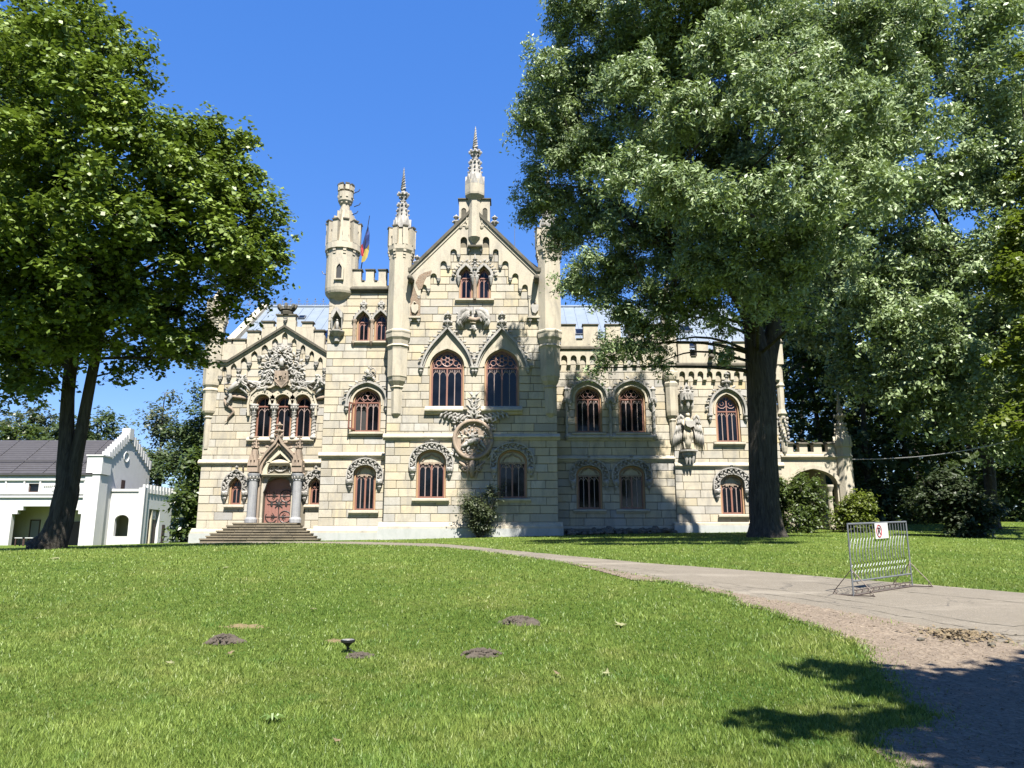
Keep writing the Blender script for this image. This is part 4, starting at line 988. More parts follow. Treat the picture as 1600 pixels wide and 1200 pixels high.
def crown(o, c, wgY, py_top, py_gap, py_base, r_px, n, py_corb=None, r_sh=None, fr=.6, rot=0):
    zt, zg, zb = (Zat(p, wgY) for p in (py_top, py_gap, py_base)); r = r_px*Xat(801, py_gap, wgY)
    k2 = 2*math.pi/n
    for k in range(n):
        a = rot+k*k2; da = k2*fr/2
        m_ = MB(); ringblock(m_, c, a-da, a+da, r*.66, r*1.0, zg, zt); m_.build('merlon', 'stone_plain', o)
        m_ = MB(); ringblock(m_, c, a-da*1.08, a+da*1.08, r*.62, r*1.06, zt+.002, zt+.09); m_.build('coping', 'stone_dark', o)
        if py_corb:
            m_ = MB(); zc = Zat(py_corb, wgY); rs = r_sh*Xat(801, py_corb, wgY)
            for i in range(3): ringblock(m_, c, a-da*.55, a+da*.55, rs*.8, rs+(r-rs)*(i+1)/3*.95, zc+(zb-zc)*i/3, zc+(zb-zc)*(i+.8)/3)
            m_.build('corbel', 'stone_plain', o)
# round turret on the left block
T1, c1 = turret(MBK, 531, 440, .5, [(478,2),(474,12),(468,19),(463,23.5),(460,24.5),(455,25),(402,24.6),(396,24.6),(395.5,27.5),(386,27),(385.5,19),(378,18)], 20, label='slender round turret with battlements and a buttressed cone')
yT = c1[1]; crown(T1, c1, yT, 353, 386, 392, 27.3, 10, 404, 24.6, .52)
cone = MB().rings(c1, [(Zat(386, yT), 18*MBK.u(376)), (Zat(352, yT), 11.5*MBK.u(352)), (Zat(330, yT), 7.6*MBK.u(330)), (Zat(322, yT), 7.4*MBK.u(322)), (Zat(316, yT), 11.5*MBK.u(316)), (Zat(303, yT), 12.4*MBK.u(303))], 16)
cone.build('cone', 'stone_plain', T1)
fin = MB()
for k in range(8):
    a = k*math.pi/4+.39; da = .13; u_ = MBK.u(350)
    for (z0, z1_, r0, r1) in ((Zat(372, yT), Zat(352, yT), 17*u_, 22*u_), (Zat(352, yT), Zat(340, yT), 12*u_, 17*u_), (Zat(340, yT), Zat(331, yT), 8*u_, 12*u_)): ringblock(fin, c1, a-da, a+da, r0*.6, r1, z0, z1_)
fin.build('buttress', 'stone_plain', T1)
crown(T1, c1, yT, 292, 300, 307, 12.8, 8, 320, 8.5, .62, .39)
MB().rings(c1, [(Zat(303, yT), .3), (Zat(293, yT), .32), (Zat(291.5, yT), .4), (Zat(289, yT), .05)], 12).build('cap', 'stone_dark', T1)
lw = MBK.P(533, 425); yl = c1[1]-24.6*MBK.u(430)
wo = outline(lw.x, Zat(435, yl), Zat(420, yl), Zat(412, yl), 4.2*MBK.u(425), 'lancet', 6)
MB().prism(wo, yl-.02, yl+.3).build('slit_window', 'print_black', T1); MB().band(wo, offset(wo, .12), yl-.1, yl+.35).box(lw.x-.3, lw.x+.3, yl-.14, yl+.3, Zat(437.5, yl), Zat(435.4, yl)).build('slit_surround', 'stone_plain', T1)
for px, py, s_ in ((506, 426, -1), (556, 297, 1), (557, 318, 1), (553, 331, 1)):
    p = MBK.P(px, py, .3); MB().tube([p+Vector((-.25*s_, .2, 0)), p, p+Vector((.12*s_, 0, .05)), p+Vector((.2*s_, 0, .2))], .03, 5).build('iron_hook', 'iron', T1)
# niche with small figure below the turret
nb = MBK.P(527.5, 512, -.1); ni = MB()
ni.rings((nb.x-.05, MBK.Y+.55), [(Zat(521, MBK.Y), .62), (Zat(500, MBK.Y), .62), (Zat(478, MBK.Y), .66)], 12)
ni.build('niche_shaft', 'stone_plain', T1)
ni = MB().prism([MBK.xz(*p) for p in [(519.5,490),(528,481.5),(537,490),(537,499),(534.5,499),(528,488),(522,499),(519.5,499)]], MBK.Y-.42, MBK.Y-.02)
for px in (520.5, 536): pxt(ni, MBK, [(px, 499), (px, 516)], .9, -.36, 6)
ni.build('niche_canopy', 'stone_grey', T1)
ni = MB().rings((nb.x, MBK.Y-.05), [(Zat(534, MBK.Y), .18), (Zat(527, MBK.Y), .2), (Zat(522, MBK.Y), .42), (Zat(519.5, MBK.Y), .5), (Zat(518, MBK.Y), .5)], 8); ni.build('niche_bracket', 'stone_grey', T1)
st = MB(); pxt(st, MBK, [(528, 518), (528, 511), (528, 506), (528, 503.5)], [2.8, 2.2, 2.6, 1.2], -.2, 8); pxt(st, MBK, [(528, 503), (528, 500.5)], [1.5, 1.2], -.2, 8); st.build('figure', 'stone_grey', T1, smooth=True)
MB().prism([MBK.xz(*p) for p in [(522,518),(535,518),(535,495),(528,489),(522,495)]], MBK.Y-.06, MBK.Y+.01).build('niche_back', 'stone_joint', T1)

# octagonal towers of the centre
prof_c = [(657,1.5),(652,5),(649,7.5),(647,9),(610,9.2),(607,9.6),(606,11.5),(604,9.5),(597,14),(591.5,15.2),(590,16.2),(548,16.4),(545,17.2),(543,18.8),(540,16.2),(534,17.6),(530,20),(524,20.2),(522,21),(520,21),(518,19),(408,18.4),(400,18.6),(395,21.5),(388,21.8),(387,14.5),(352,13)]
for px, tip, lab in ((624, 262, 'octagonal tower with a tall crocketed spire and patches of bare brick'), (858.5, 258, 'octagonal tower beside the gable under the tree')):
    prof = prof_c
    T2, c2 = turret(CB, px, 480, .15, prof, 8, label=lab)
    crown(T2, c2, c2[1], 361, 388, 395, 21.8, 8, 408, 18, .46, math.pi/8)
    spire(MB(), c2, Zat(358, c2[1]), Zat(tip, c2[1]), 13.5*CB.u(350)).build('spire', 'stone_grey', T2)
    if px < 700:
        for k, (z0, z1_) in enumerate(((497, 425), (505, 440))):
            a0 = -math.pi/2-math.pi/8+k*0-.0; r_ = 18.6*CB.u(470)+.012
            for aa in (-math.pi/2-math.pi/4+.0, -math.pi/2+math.pi/4):
                m_ = MB(); d = .36
                ringblock(m_, c2, aa-d, aa+d, r_*.92, r_*.965, Zat(z0, c2[1]), Zat(z1_+random.uniform(0, 14), c2[1]))
                if k == 0: m_.build('bare_brick', 'brick', T2)
# turret at the outer corner of the entrance wing
prof_e = [(706,1.5),(702,5.5),(697,6),(655,6.3),(653,8),(650,6.8),(646,10),(643,11),(616,11.2),(613,12),(611,13),(607,11.2),(603,13.5),(600,13.8),(590,14),(512,13.8),(508,14),(503,16.5),(484,17),(483,12)]
T3, c3 = turret(EW, 333, 560, .15, prof_e, 8, label='octagonal corner turret with a ribbed pinnacle behind the maple')
crown(T3, c3, c3[1], 473, 485, 500, 17, 8, 512, 13.5, .62, math.pi/8)
MB().rings(c3, [(Zat(484, c3[1]), 11.5*EW.u(484)), (Zat(466, c3[1]), 9*EW.u(470)), (Zat(456, c3[1]), 3*EW.u(460)), (Zat(452, c3[1]), .05)], 8).build('cap', 'stone_plain', T3)
# tower between the right wing and the right block, and the thin shaft at its far corner
prof_r = [(697,1.2),(694,3),(689,4.5),(686,5),(660,5.2),(657,6.5),(655,5),(650,8.5),(644,9.6),(641,9.8),(606,10),(603,10.8),(600,11.4),(597,9.6),(594,11.4),(590,12.6),(586,13),(583,13),(581,11.6),(500,11.4),(486,11.6),(480,14),(468,14.2),(467,9),(440,2)]
T4, c4 = turret(RB, 1047, 560, .1, prof_r, 8, label='octagonal turret between right wing and right block')
crown(T4, c4, c4[1], 458, 468, 480, 14.2, 8, 490, 11.6, .6, math.pi/8)
T5, c5 = turret(RB, 1219, 600, .1, [(712,1),(706,4),(700,5),(650,5.2),(647,7.5),(640,5.2),(606,5.4),(603,7),(598,5.4),(540,5.6),(533,8),(520,3),(490,.6)], 8, label='thin round-shafted pinnacle at the far corner')
p5 = MB()
for k in range(7):
    for j in range(5): p5.blob((c5[0]+.3*math.cos(j*1.256+k), c5[1]+.3*math.sin(j*1.256+k), Zat(690-k*6, c5[1])), (.09, .09, .1), 5, 4)
p5.build('crocket', 'stone_grey', T5)

# ------------------------------------------------------------------ central gable
def z3(a, b_): return (490+a/4, 180+b_/4)
feetL = [z3(*p) for p in [(660,1130),(720,1087),(783,1022),(845,945),(908,873),(972,832)]]; topsL = [z3(0, q)[1] for q in (1063,993,916,842,766)]
feetR = [z3(*p) for p in [(1047,832),(1110,873),(1168,940),(1230,1018),(1292,1087),(1350,1130)]]; topsR = topsL[::-1]
cop = [(628, 424.5), (641, 424.5), (739.5, 329), (838, 424.5), (846, 424.5)]
arcade(CB, [(638, 424), (645, 424), (739.5, 335), (834, 424), (842, 424)], feetL+feetR, topsL+[None]+topsR, 5.5, 'round', .16, cw=6.5)
cz = [CB.xz(*p) for p in cop]
MB().band([(x, z-.10) for x, z in cz], [(x, z+.16) for x, z in cz], CB.Y-.32, CB.Y+.5).build('gable_coping', 'stone_dark', castle)
MB().band([(x, z-.34) for x, z in cz], [(x, z-.105) for x, z in cz], CB.Y-.22, CB.Y+.02).build('gable_moulding', 'stone_plain', castle)
for px, py in ((713, 344), (773, 345), (652, 407)):
    p = CB.P(px, py, -.1); h = MB(); finial(h, (p.x, p.y, p.z-.4), .24, .75); h.build('crocket', 'stone_grey', castle)
# pier with spire on the gable's apex
pc = CB.P(741.5, 350, -.10); yq = pc.y; zq = lambda py: Zat(py, yq); uq = CB.u(340)
pier = MB().rings((pc.x, yq), [(zq(383), .06), (zq(372), 9.6*uq), (zq(370), 9.6*uq), (zq(315), 9.6*uq), (zq(314), 10.5*uq), (zq(308), 15.8*uq), (zq(305), 16.2*uq), (zq(286), 16.2*uq)], 8, rot=math.pi/8).build('gable_pier', 'stone_plain', castle)
spire(MB(), (pc.x, yq), zq(290), zq(198), 14.6*uq).build('spire', 'stone_grey', pier)
for s_ in (-1, 1):
    x0 = Xat(741.5+s_*9, 320, yq); x1 = Xat(741.5+s_*24, 320, yq); a, b_ = sorted((x0, x1))
    q = MB().box(a, b_, yq-.10, yq+.75, zq(354), zq(313)).build('side_pier', 'stone_plain', pier)
    MB().box(a-.08, b_+.08, yq-.2, yq+.85, zq(313)+.003, zq(311.5)).build('coping', 'stone_dark', pier)
    mid = (a+b_)/2; A = outline(mid, zq(350), zq(331), zq(326.5), .16, 'round', 6)
    MB().band(offset(A, -.001), offset(A, .06), yq-.16, yq-.09).build('blind_arch', 'stone_plain', pier)
    MB().prism(A, yq-.115, yq-.095).build('blind_panel', 'stone_dark', pier)
    for k in (-.2, .2): MB().rings((mid+k, yq+.0), [(zq(361), .03), (zq(357), .14), (zq(354), .17)], 8).build('corbel', 'stone_plain', pier)
MB().box(Xat(731, 386, CB.Y), Xat(754, 386, CB.Y), CB.Y-.3, CB.Y, Zat(387.5, CB.Y), Zat(385, CB.Y)).build('bracket_shelf', 'stone_dark', castle)
# paired windows under the gable: cusped hoods and carved colonnette
hd = MB()
for px in (728, 756):
    c_ = CB.xz(px, 432); A = arch(c_[0], c_[1], 11.2*CB.u(432), Zat(415.5, CB.Y)-c_[1], 'lancet', 7); hd.band(A, offset(A, .16), CB.Y-.18, CB.Y+.03)
    for i, (x, z, t) in enumerate(along(offset(A, .24), .2)): hd.leafy((x, CB.Y-.14, z), t+math.pi/2, .22, .07, .07)
    for p in (A[0], A[-1]): hd.rings((p[0], CB.Y-.08), [(p[1]-.6, .02), (p[1]-.35, .1), (p[1]-.1, .16), (p[1], .15)], 8)
p = CB.P(742, 432, -.1); finial(hd, (p.x, p.y, p.z), .2, Zat(397, CB.Y)-p.z); hd.build('window_hood', 'stone_grey', castle)
q = CB.P(742, 468, -.06); MB().rings((q.x, q.y), [(Zat(474, CB.Y), .04), (Zat(470, CB.Y), .14), (Zat(466, CB.Y), .18), (Zat(465, CB.Y), .12), (Zat(434, CB.Y), .12), (Zat(432, CB.Y), .18)], 8).build('colonnette', 'stone_pink', castle)
# likewise for the twin lancets of the left block
hd = MB()
for px in (567.5, 595):
    c_ = MBK.xz(px, 501); A = arch(c_[0], c_[1], 11*MBK.u(501), Zat(486, MBK.Y)-c_[1], 'lancet', 7); hd.band(A, offset(A, .14), MBK.Y-.16, MBK.Y+.03)
    for x, z, t in along(offset(A, .2), .24): hd.blob((x, MBK.Y-.1, z), (.07, .08, .07), 5, 4)
    p = MBK.P(px+1.5, 476, -.12)
    for k in range(4): hd.blob((p.x+.13*math.cos(k*1.57), p.y, p.z+.13*math.sin(k*1.57)), (.12, .07, .12), 6, 4)
    hd.blob((p.x, p.y-.05, p.z), (.06, .05, .06), 5, 4)
hd.build('window_hood', 'stone_grey', castle)
for px in (553.5, 581, 607):
    q = MBK.P(px, 520, -.06); MB().rings((q.x, q.y), [(Zat(541, MBK.Y), .04), (Zat(537, MBK.Y), .14), (Zat(534, MBK.Y), .16), (Zat(533, MBK.Y), .1), (Zat(506, MBK.Y), .1), (Zat(502, MBK.Y), .16), (Zat(500, MBK.Y), .16)], 8).build('colonnette', 'stone_pink', castle)
# bare brick where the render has fallen, shields on corbelled panels, spouts
for s_, px in ((1, 648.5), (-1, 835.5)):
    a, b_ = sorted((Xat(px-9.5, 480, CB.Y), Xat(px+8.5, 480, CB.Y)))
    pn = MB().box(a, b_, CB.Y-.14, CB.Y+.01, Zat(495, CB.Y), Zat(441 if s_ > 0 else 430, CB.Y)).build('panel', 'brick' if s_ > 0 else 'stone_plain', castle)
    MB().box(a-.1, b_+.05, CB.Y-.24, CB.Y, Zat(498, CB.Y), Zat(495, CB.Y)-.003).build('shelf', 'stone_plain', pn)
    for q in (px-7, px+6): corbel(CB, q, 498.3, 7, pn, -.1)
    shd = MB().prism([CB.xz(*p) for p in [(px-6,479),(px-4,476.5),(px,478),(px+4,476.5),(px+6,479),(px+5.5,486),(px+1,491.5),(px-4,489)]], CB.Y-.26, CB.Y-.12)
    pxt(shd, CB, [(px-3, 477), (px-1, 473), (px+3, 475)], [1.2, 1.4, .6], -.2); shd.build('shield', 'stone_plain' if s_ > 0 else 'stone_grey', pn)
    sp_ = CB.P(px-5*s_ if s_ > 0 else px+2, 441, 0); g_ = MB()
    g_.tube([sp_+Vector((0, .1, .05)), sp_+Vector((0, -.3, .05)), sp_+Vector((0, -.7, -.03)), sp_+Vector((0, -.95, -.05))], [.17, .2, .17, .12], 8); g_.blob(sp_+Vector((0, -.95, -.03)), (.18, .2, .2), 6, 5)
    g_.build('water_spout', 'stone_dark', pn, smooth=True)
bp = MB().prism([CB.xz(*p) for p in [(650,443),(655,432),(664,427),(675,424),(673,432),(667,434),(664,440),(660,452),(655,455)]], CB.Y-.175, CB.Y-.15); bp.build('bare_brick', 'brick', castle)

# ------------------------------------------------------------------ carvings of the centre
cr = MB()                                              # winged ring with a bird
for s_ in (-1, 1):
    X = lambda q: 740+s_*q
    pxt(cr, CB, [(X(3), 489), (X(12), 486), (X(19), 490), (X(22), 498), (X(21), 507), (X(17), 514)], [4, 5, 5.5, 5, 4, 1.5], -.2, 8)
    for k in range(9):
        t = k/8; a = (X(6+15*t), 487+2*t+9*t*t); pxt(cr, CB, [(a[0], a[1]), (a[0]+s_*(3+t), a[1]+8), (a[0]+s_*(1+2*t)-s_*3, a[1]+15)], [2.0, 2.1, .6], -.3)
    foliage(cr, CB, X(15), 495, 7, 7, 16, 30+s_, -.28, 5, 1.6)
pxt(cr, CB, [(740, 510), (741, 515), (741, 522)], [4, 3, .8], -.16); foliage(cr, CB, 741, 514, 4, 4, 10, 33, -.2, 4, 1.3)
cr = cr.build('winged_crest', 'stone_grey', castle, smooth=True)
b_ = MB(); pxt(b_, CB, [(727, 496), (734, 500), (744, 502), (752, 498)], [1.8, 4, 4, 2.2], -.26, 8); pxt(b_, CB, [(752, 498), (757, 494)], [2.2, 1.0], -.3, 6); b_.build('bird', 'stone_pink', cr, smooth=True)
an = MB()                                              # antlers above the medallion
for s_ in (-1, 1):
    X = lambda q: 741+s_*q
    pxt(an, CB, [(X(2), 658), (X(5), 648), (X(1), 640), (X(-4), 632), (X(-2), 622), (X(-4), 613)], [2.4, 2.4, 2.2, 2.0, 1.6, .6], -.22)
    for a, b_ in [((4,648),(11,643)),((2,642),(9,634)),((-1,636),(8,626)),((-4,630),(-11,624)),((-3,624),(6,617)),((-3,620),(-9,613)),((0,650),(-8,642)),((5,652),(13,650))]:
        pxt(an, CB, [(X(a[0]), a[1]), (X((a[0]+b_[0])/2+1), (a[1]+b_[1])/2), (X(b_[0]), b_[1])], [1.8, 1.6, .5], -.24)
    pxt(an, CB, [(X(6), 657), (X(18), 656), (X(32), 652), (X(44), 647), (X(52), 646)], [2.5, 3, 2.6, 2, .6], -.14)
    for k in range(13):
        t = k/12; bx, by = X(12+38*t), 655-8*t; q = 1 if k % 2 else -1
        p = CB.P(bx, by, -.2); an.leafy(p, (math.pi/2+q*(.9) if q > 0 else -math.pi/2+.4)*1.0 if s_ > 0 else math.pi-((math.pi/2+q*.9) if q > 0 else -math.pi/2+.4), 8*CB.u(by), 2.0*CB.u(by), .07)
    foliage(an, CB, X(24), 661, 9, 9, 26, 40+s_, -.2, 6, 1.7); foliage(an, CB, X(28), 708, 5, 6, 12, 44+s_, -.16, 6, 1.6)
    pxt(an, CB, [(X(30), 702), (X(26), 712), (X(20), 718)], [1.6, 2.2, 1], -.12)
an.build('antler_carving', 'stone_grey', castle, smooth=True, kind='stuff')
mc = CB.P(739.5, 687.5); mr = 31.5*CB.u(687)
md = MB()
def disc(mb, r, y0, y1, n=40):
    mb.add([(mc.x+r*math.cos(2*math.pi*k/n), y0, mc.z+r*math.sin(2*math.pi*k/n)) for k in range(n)]+[(mc.x+r*math.cos(2*math.pi*k/n), y1, mc.z+r*math.sin(2*math.pi*k/n)) for k in range(n)],
           [tuple(range(n)), tuple(range(2*n-1, n-1, -1))]+[((k+1) % n, k, n+k, n+(k+1) % n) for k in range(n)])
disc(md, mr*.95, CB.Y-.16, CB.Y+.02)
med = md.build('medallion', 'stone_pink', castle)
rm = MB()
rm.tube([(mc.x+mr*.93*math.cos(t), CB.Y-.24, mc.z+mr*.93*math.sin(t)) for t in np.linspace(0, 2*math.pi, 41)], .12, 6)
rm.tube([(mc.x+mr*.82*math.cos(t), CB.Y-.2, mc.z+mr*.82*math.sin(t)) for t in np.linspace(0, 2*math.pi, 41)], .05, 5); rm.build('medallion_rim', 'stone_pink', med, smooth=True)
ho = MB()                                              # horseman and fallen beast
pxt(ho, CB, [(748, 690), (742, 689), (736, 691), (731, 694)], [5, 5.2, 4.8, 4.2], -.24, 8)
pxt(ho, CB, [(731, 693), (725, 697), (721, 700)], [4, 3, 1.8], -.26, 7); pxt(ho, CB, [(750, 689), (754, 693), (757, 699)], [3, 1.8, .8], -.22)
for a in [((731,695),(724,701),(722,705)),((734,697),(730,704),(733,707)),((746,694),(750,701),(756,704)),((750,693),(757,698),(760,704))]: pxt(ho, CB, list(a), [2.2, 1.5, .9], -.22)
pxt(ho, CB, [(740, 688), (739, 682), (738.5, 677)], [2.6, 3, 2], -.28, 7); pxt(ho, CB, [(738.5, 675), (738, 672)], [2.0, 1.6], -.3, 7)
pxt(ho, CB, [(739, 680), (732, 684)], [1.4, 1], -.3); pxt(ho, CB, [(738, 680), (745, 683)], [1.4, 1], -.3); pxt(ho, CB, [(726, 671), (756, 706)], .6, -.3, 5); pxt(ho, CB, [(741, 688), (743, 696)], [1.8, 1.3], -.32)
foliage(ho, CB, 727, 681, 7, 8, 16, 50, -.2, 4, 1.2); foliage(ho, CB, 752, 678, 8, 7, 14, 51, -.19, 4, 1.2); foliage(ho, CB, 740, 705, 16, 4, 24, 52, -.2, 4, 1.3); foliage(ho, CB, 740, 668, 10, 4, 10, 53, -.18, 3.5, 1)
ho.build('horseman_relief', 'stone_grey', med, smooth=True)
pe = MB()
for s_ in (-1, 1):
    X = lambda q: 738+s_*q
    pxt(pe, CB, [(X(20), 722), (X(14), 726), (X(10), 732), (X(3), 738)], [1.2, 2.4, 2.6, 2.0], -.16); scroll(pe, CB, X(11), 733, 5, 1.3, 1, s_, 1.8, -.18)
    pxt(pe, CB, [(X(8), 732), (X(7), 740), (X(6), 748)], [1.8, 1.5, .7], -.14); foliage(pe, CB, X(10), 727, 6, 5, 10, 60+s_, -.15, 5, 1.4)
pxt(pe, CB, [(738, 720), (738, 735), (738, 746)], [5, 5, 3], -.12, 8)
pe.build('pendant', 'stone_pink', castle, smooth=True)
li = MB()                                              # lion above the left block's window
pxt(li, MBK, [(574, 591), (578, 588), (583, 590)], [3.4, 4.2, 3.6], -.2, 8); pxt(li, MBK, [(577, 587), (575, 581), (573, 580)], [3.6, 3.0, 1.6], -.24, 8); foliage(li, MBK, 577, 582, 4.5, 5, 22, 70, -.26, 3.6, 1.2)
pxt(li, MBK, [(584, 588), (588, 583), (586, 577), (582, 576)], [1, .9, .8, 1.1], -.16); pxt(li, MBK, [(574, 590), (570, 588), (568, 591)], [1.5, 1.2, .9], -.24); pxt(li, MBK, [(583, 591), (587, 594), (584, 597)], [2, 1.6, 1], -.2); pxt(li, MBK, [(575, 591), (573, 597)], [1.7, 1], -.2)
li.build('lion', 'stone_grey', castle, smooth=True)

# ------------------------------------------------------------------ right wing columns, angel of the right block
for px in (885, 953, 1021):
    c_ = RW.P(px, 650, -.14); z0, zt = Zat(682, RW.Y), Zat(628, RW.Y); cl = MB().rings((c_.x, c_.y), [(Zat(688, RW.Y), .04), (z0-.06, .16), (z0, .17), (z0+.1, .09), (zt-.1, .09), (zt+.1, .22), (zt+.2, .22), (zt+.24, .12), (Zat(612, RW.Y), .14), (Zat(609, RW.Y), .2), (Zat(604, RW.Y), .03)], 8)
    cl.tube([(c_.x+.1*math.cos(i*.8), c_.y+.1*math.sin(i*.8), z0+.1+(zt-z0-.2)*i/30) for i in range(31)], .035, 4)
    for k in range(6): cl.blob((c_.x+.2*math.cos(k*1.05), c_.y+.2*math.sin(k*1.05), zt+.02), (.07, .07, .12), 5, 4)
    cl.build('column', 'stone_grey', castle)
def a2(a, b_): return (1030+a/8.57, 590+b_/8.57)
ag = MB()
def at2(pts, rad, dy=-.3, n=8):
    P = [a2(p[0], p[1])+((p[2],) if len(p) > 2 else ()) for p in pts]; pxt(ag, RB, P, [r/8.57 for r in rad], dy, n)
at2([(365,955), (368,870), (365,780), (362,720)], [42, 52, 50, 44]); at2([(362,720), (360,640), (362,575), (364,545)], [44, 46, 50, 20], -.34)
at2([(364,540), (366,515), (364,490)], [22, 30, 22], -.36)
for s_ in (-1, 1): at2([(365+s_*50, 580), (365+s_*66, 630, -.36), (365+s_*40, 668, -.5), (365, 655, -.55)], [20, 19, 16, 12]); at2([(365+s_*30, 870), (365+s_*32, 940), (365+s_*38, 962, -.4)], [26, 20, 14])
for k in range(7): at2([(315+k*17, 720, -.5), (308+k*19, 800, -.5), (306+k*20, 870-abs(k-3)*6, -.46)], [6, 9, 5], -.5, 5)
angel = ag.build('angel_statue', 'stone_plain', castle, smooth=True)
shd = MB().prism([RB.xz(*a2(*p)) for p in [(318,600),(450,598),(452,640),(432,672),(385,690),(340,672),(318,635)]], RB.Y-.72, RB.Y-.56); shd.build('held_shield', 'stone_grey', angel)
for s_ in (-1, 1):
    wgm = MB()
    X = lambda q: 383+s_*q
    P = lambda L_: [a2(X(a), b_) for a, b_ in L_]
    pxt(wgm, RB, P([(60,600),(80,540),(105,515),(125,540),(140,600)]), [2.2, 2.6, 2.4, 2.4, 2], -.22)
    for row, (ys, yl, n_) in enumerate(((560, 80, 4), (630, 110, 5), (690, 190, 6))):
        for k in range(n_):
            x = 70+k*(22-row)+row*4; pxt(wgm, RB, P([(x, ys+k*4), (x+10+row*4, ys+yl*.55+k*6), (x+16+row*5+k*2, ys+yl+k*18*(row/2))]), [1.1, 1.6, .4], -.26+row*.04, 5)
    wgm.build('wing', 'stone_grey', angel, smooth=True)
cp_ = MB(); q = RB.P(*a2(355, 260), -.3)
cp_.rings((q.x, q.y), [(RB.P(*a2(355, 320)).z, .42), (RB.P(*a2(355, 225)).z, .40), (RB.P(*a2(355, 215)).z, .30), (RB.P(*a2(355, 130)).z, .12), (RB.P(*a2(355, 80)).z, .02)], 8)
for a in (285, 355, 420):
    p = RB.P(*a2(a, 230), -.5 if a == 355 else -.3); finial(cp_, (p.x, p.y, p.z), .13, .55); cp_.rings((p.x, p.y), [(p.z-1.0, .02), (p.z-.8, .1), (p.z, .12)], 6)
for k in range(3): a = 300+k*36; cp_.prism([RB.xz(*a2(*p)) for p in [(a, 250), (a+38, 250), (a+19, 320)]], RB.Y-.72, RB.Y-.66)
cp_.build('canopy', 'stone_grey', castle)
cb_ = MB(); q = RB.P(*a2(383, 990), -.2)
cb_.rings((q.x, q.y), [(RB.P(*a2(383, 1130)).z, .12), (RB.P(*a2(383, 1060)).z, .34), (RB.P(*a2(383, 1050)).z, .42), (RB.P(*a2(383, 1010)).z, .40), (RB.P(*a2(383, 1000)).z, .58), (RB.P(*a2(383, 978)).z, .58)], 8)
for a in (345, 388, 430): p = RB.P(*a2(a, 1065), -.5); cb_.rings((p.x, p.y+.1), [(p.z-.5, .02), (p.z-.2, .1), (p.z, .12)], 6)
cb_.build('bracket', 'stone_grey', castle)
p = RB.P(1108.5, 560); g_ = MB().blob(p+Vector((0, -.5, 0)), (.18, .22, .18), 8, 6).tube([p+Vector((0, 0, 0)), p+Vector((0, -.4, 0)), p+Vector((0, -.72, -.03))], [.12, .14, .1], 8); g_.build('water_spout', 'stone_dark', castle, smooth=True)

# ------------------------------------------------------------------ main roof
ry, rz_ = 56.0, Zat(480, 56.0); ez = Zat(548, 49.3); rx0, rx1 = E0+.75, B1-.5
rf = MB().add([(rx0, 49.0, ez), (rx1, 49.0, ez), (rx1, ry, rz_), (rx0, ry, rz_), (rx0, 63, ez), (rx1, 63, ez)], [(0,1,2,3), (3,2,5,4), (0,3,4), (1,5,2)]).build('roof', 'roof_metal', castle)
sl = Vector((0, ry-49.0, rz_-ez))
for k in range(44):
    x = rx0+.4+k*(rx1-rx0-.8)/43
    MB().tube([(x, 49.0, ez+.025), (x, ry, rz_+.025)], .03, 4).build('seam', 'roof_metal', rf)
MB().tube([(rx0, ry, rz_+.05), (rx1, ry, rz_+.05)], .11, 6).build('ridge', 'roof_metal', rf)
for k in range(19):
    x = Xat(390, 480, ry)+k*.62
    f_ = MB().tube([(x, ry, rz_+.1), (x, ry, rz_+.62)], [.03, .02], 5); f_.tube([(x-.14, ry, rz_+.52), (x, ry, rz_+.42), (x+.14, ry, rz_+.52)], .025, 4); f_.tube([(x-.3, ry, rz_+.14), (x-.15, ry, rz_+.3), (x, ry, rz_+.14), (x+.15, ry, rz_+.3), (x+.3, ry, rz_+.14)], .03, 4)
    f_.blob((x, ry, rz_+.64), (.05, .05, .07), 5, 4); f_.build('cresting', 'galvanised', rf)
MB().prism([(rx0-.55, ez-1.2), (rx0, ez-1.2), (rx0, ez), (rx0-.55, ez)], 49.0, 49.01) if False else None
xprism(MB(), [(48.5, ez-3), (48.5, ez+.1), (ry, rz_+.25), (63.5, ez+.1), (63.5, ez-3)], rx0-.55, rx0-.002).build('gable_parapet', 'stone_plain', castle)
def skylight(px, py, w, hgt):
    dx, dy, dz = ray(px, py); t = (49.0*0+0)  # slope plane intersection
    nrm = Vector((0, -sl.z, sl.y)).normalized(); O = Vector((0, 49.0, ez)); d = Vector((dx, dy, dz)); t = (O-Vector((0, 0, EYE))).dot(nrm)/d.dot(nrm)
    c_ = Vector((0, 0, EYE))+d*t; e = sl.normalized()
    V = []
    for hgt_, s_ in ((.0, 1.0), (.12, 1.0)):
        for a, b_ in ((-1, -1), (1, -1), (1, 1), (-1, 1)): V.append(c_+Vector((a*w/2*s_, 0, 0))+e*b_*hgt/2*s_+nrm*hgt_)
    o = MB().add(V, [(3,2,1,0),(4,5,6,7),(0,1,5,4),(1,2,6,5),(2,3,7,6),(3,0,4,7)]).build('skylight', 'galvanised', rf)
    V = [c_+Vector((a*w*.4, 0, 0))+e*b_*hgt*.42+nrm*.125 for a, b_ in ((-1, -1), (1, -1), (1, 1), (-1, 1))]
    MB().add(V, [(0,1,2,3)]).build('glazing', 'glass', rf)
for a in ((1070, 515, .85, 1.3), (1081, 540, .7, .9), (884, 517, .8, 1.2), (906, 520, .7, 1.0), (472, 497, .5, .6)): skylight(*a)
# roof of the centre and flat roof of the left block
MB().add([(C0+.1, CB.Y+.5, ce-.3), (C1-.1, CB.Y+.5, ce-.3), (cga, CB.Y+.5, ca-.2), (C0+.1, 60, ce-.3), (C1-.1, 60, ce-.3), (cga, 60, ca-.2)], [(0,2,5,3), (2,1,4,5), (4,3,5)]).build('gable_roof', 'roof_metal', castle)
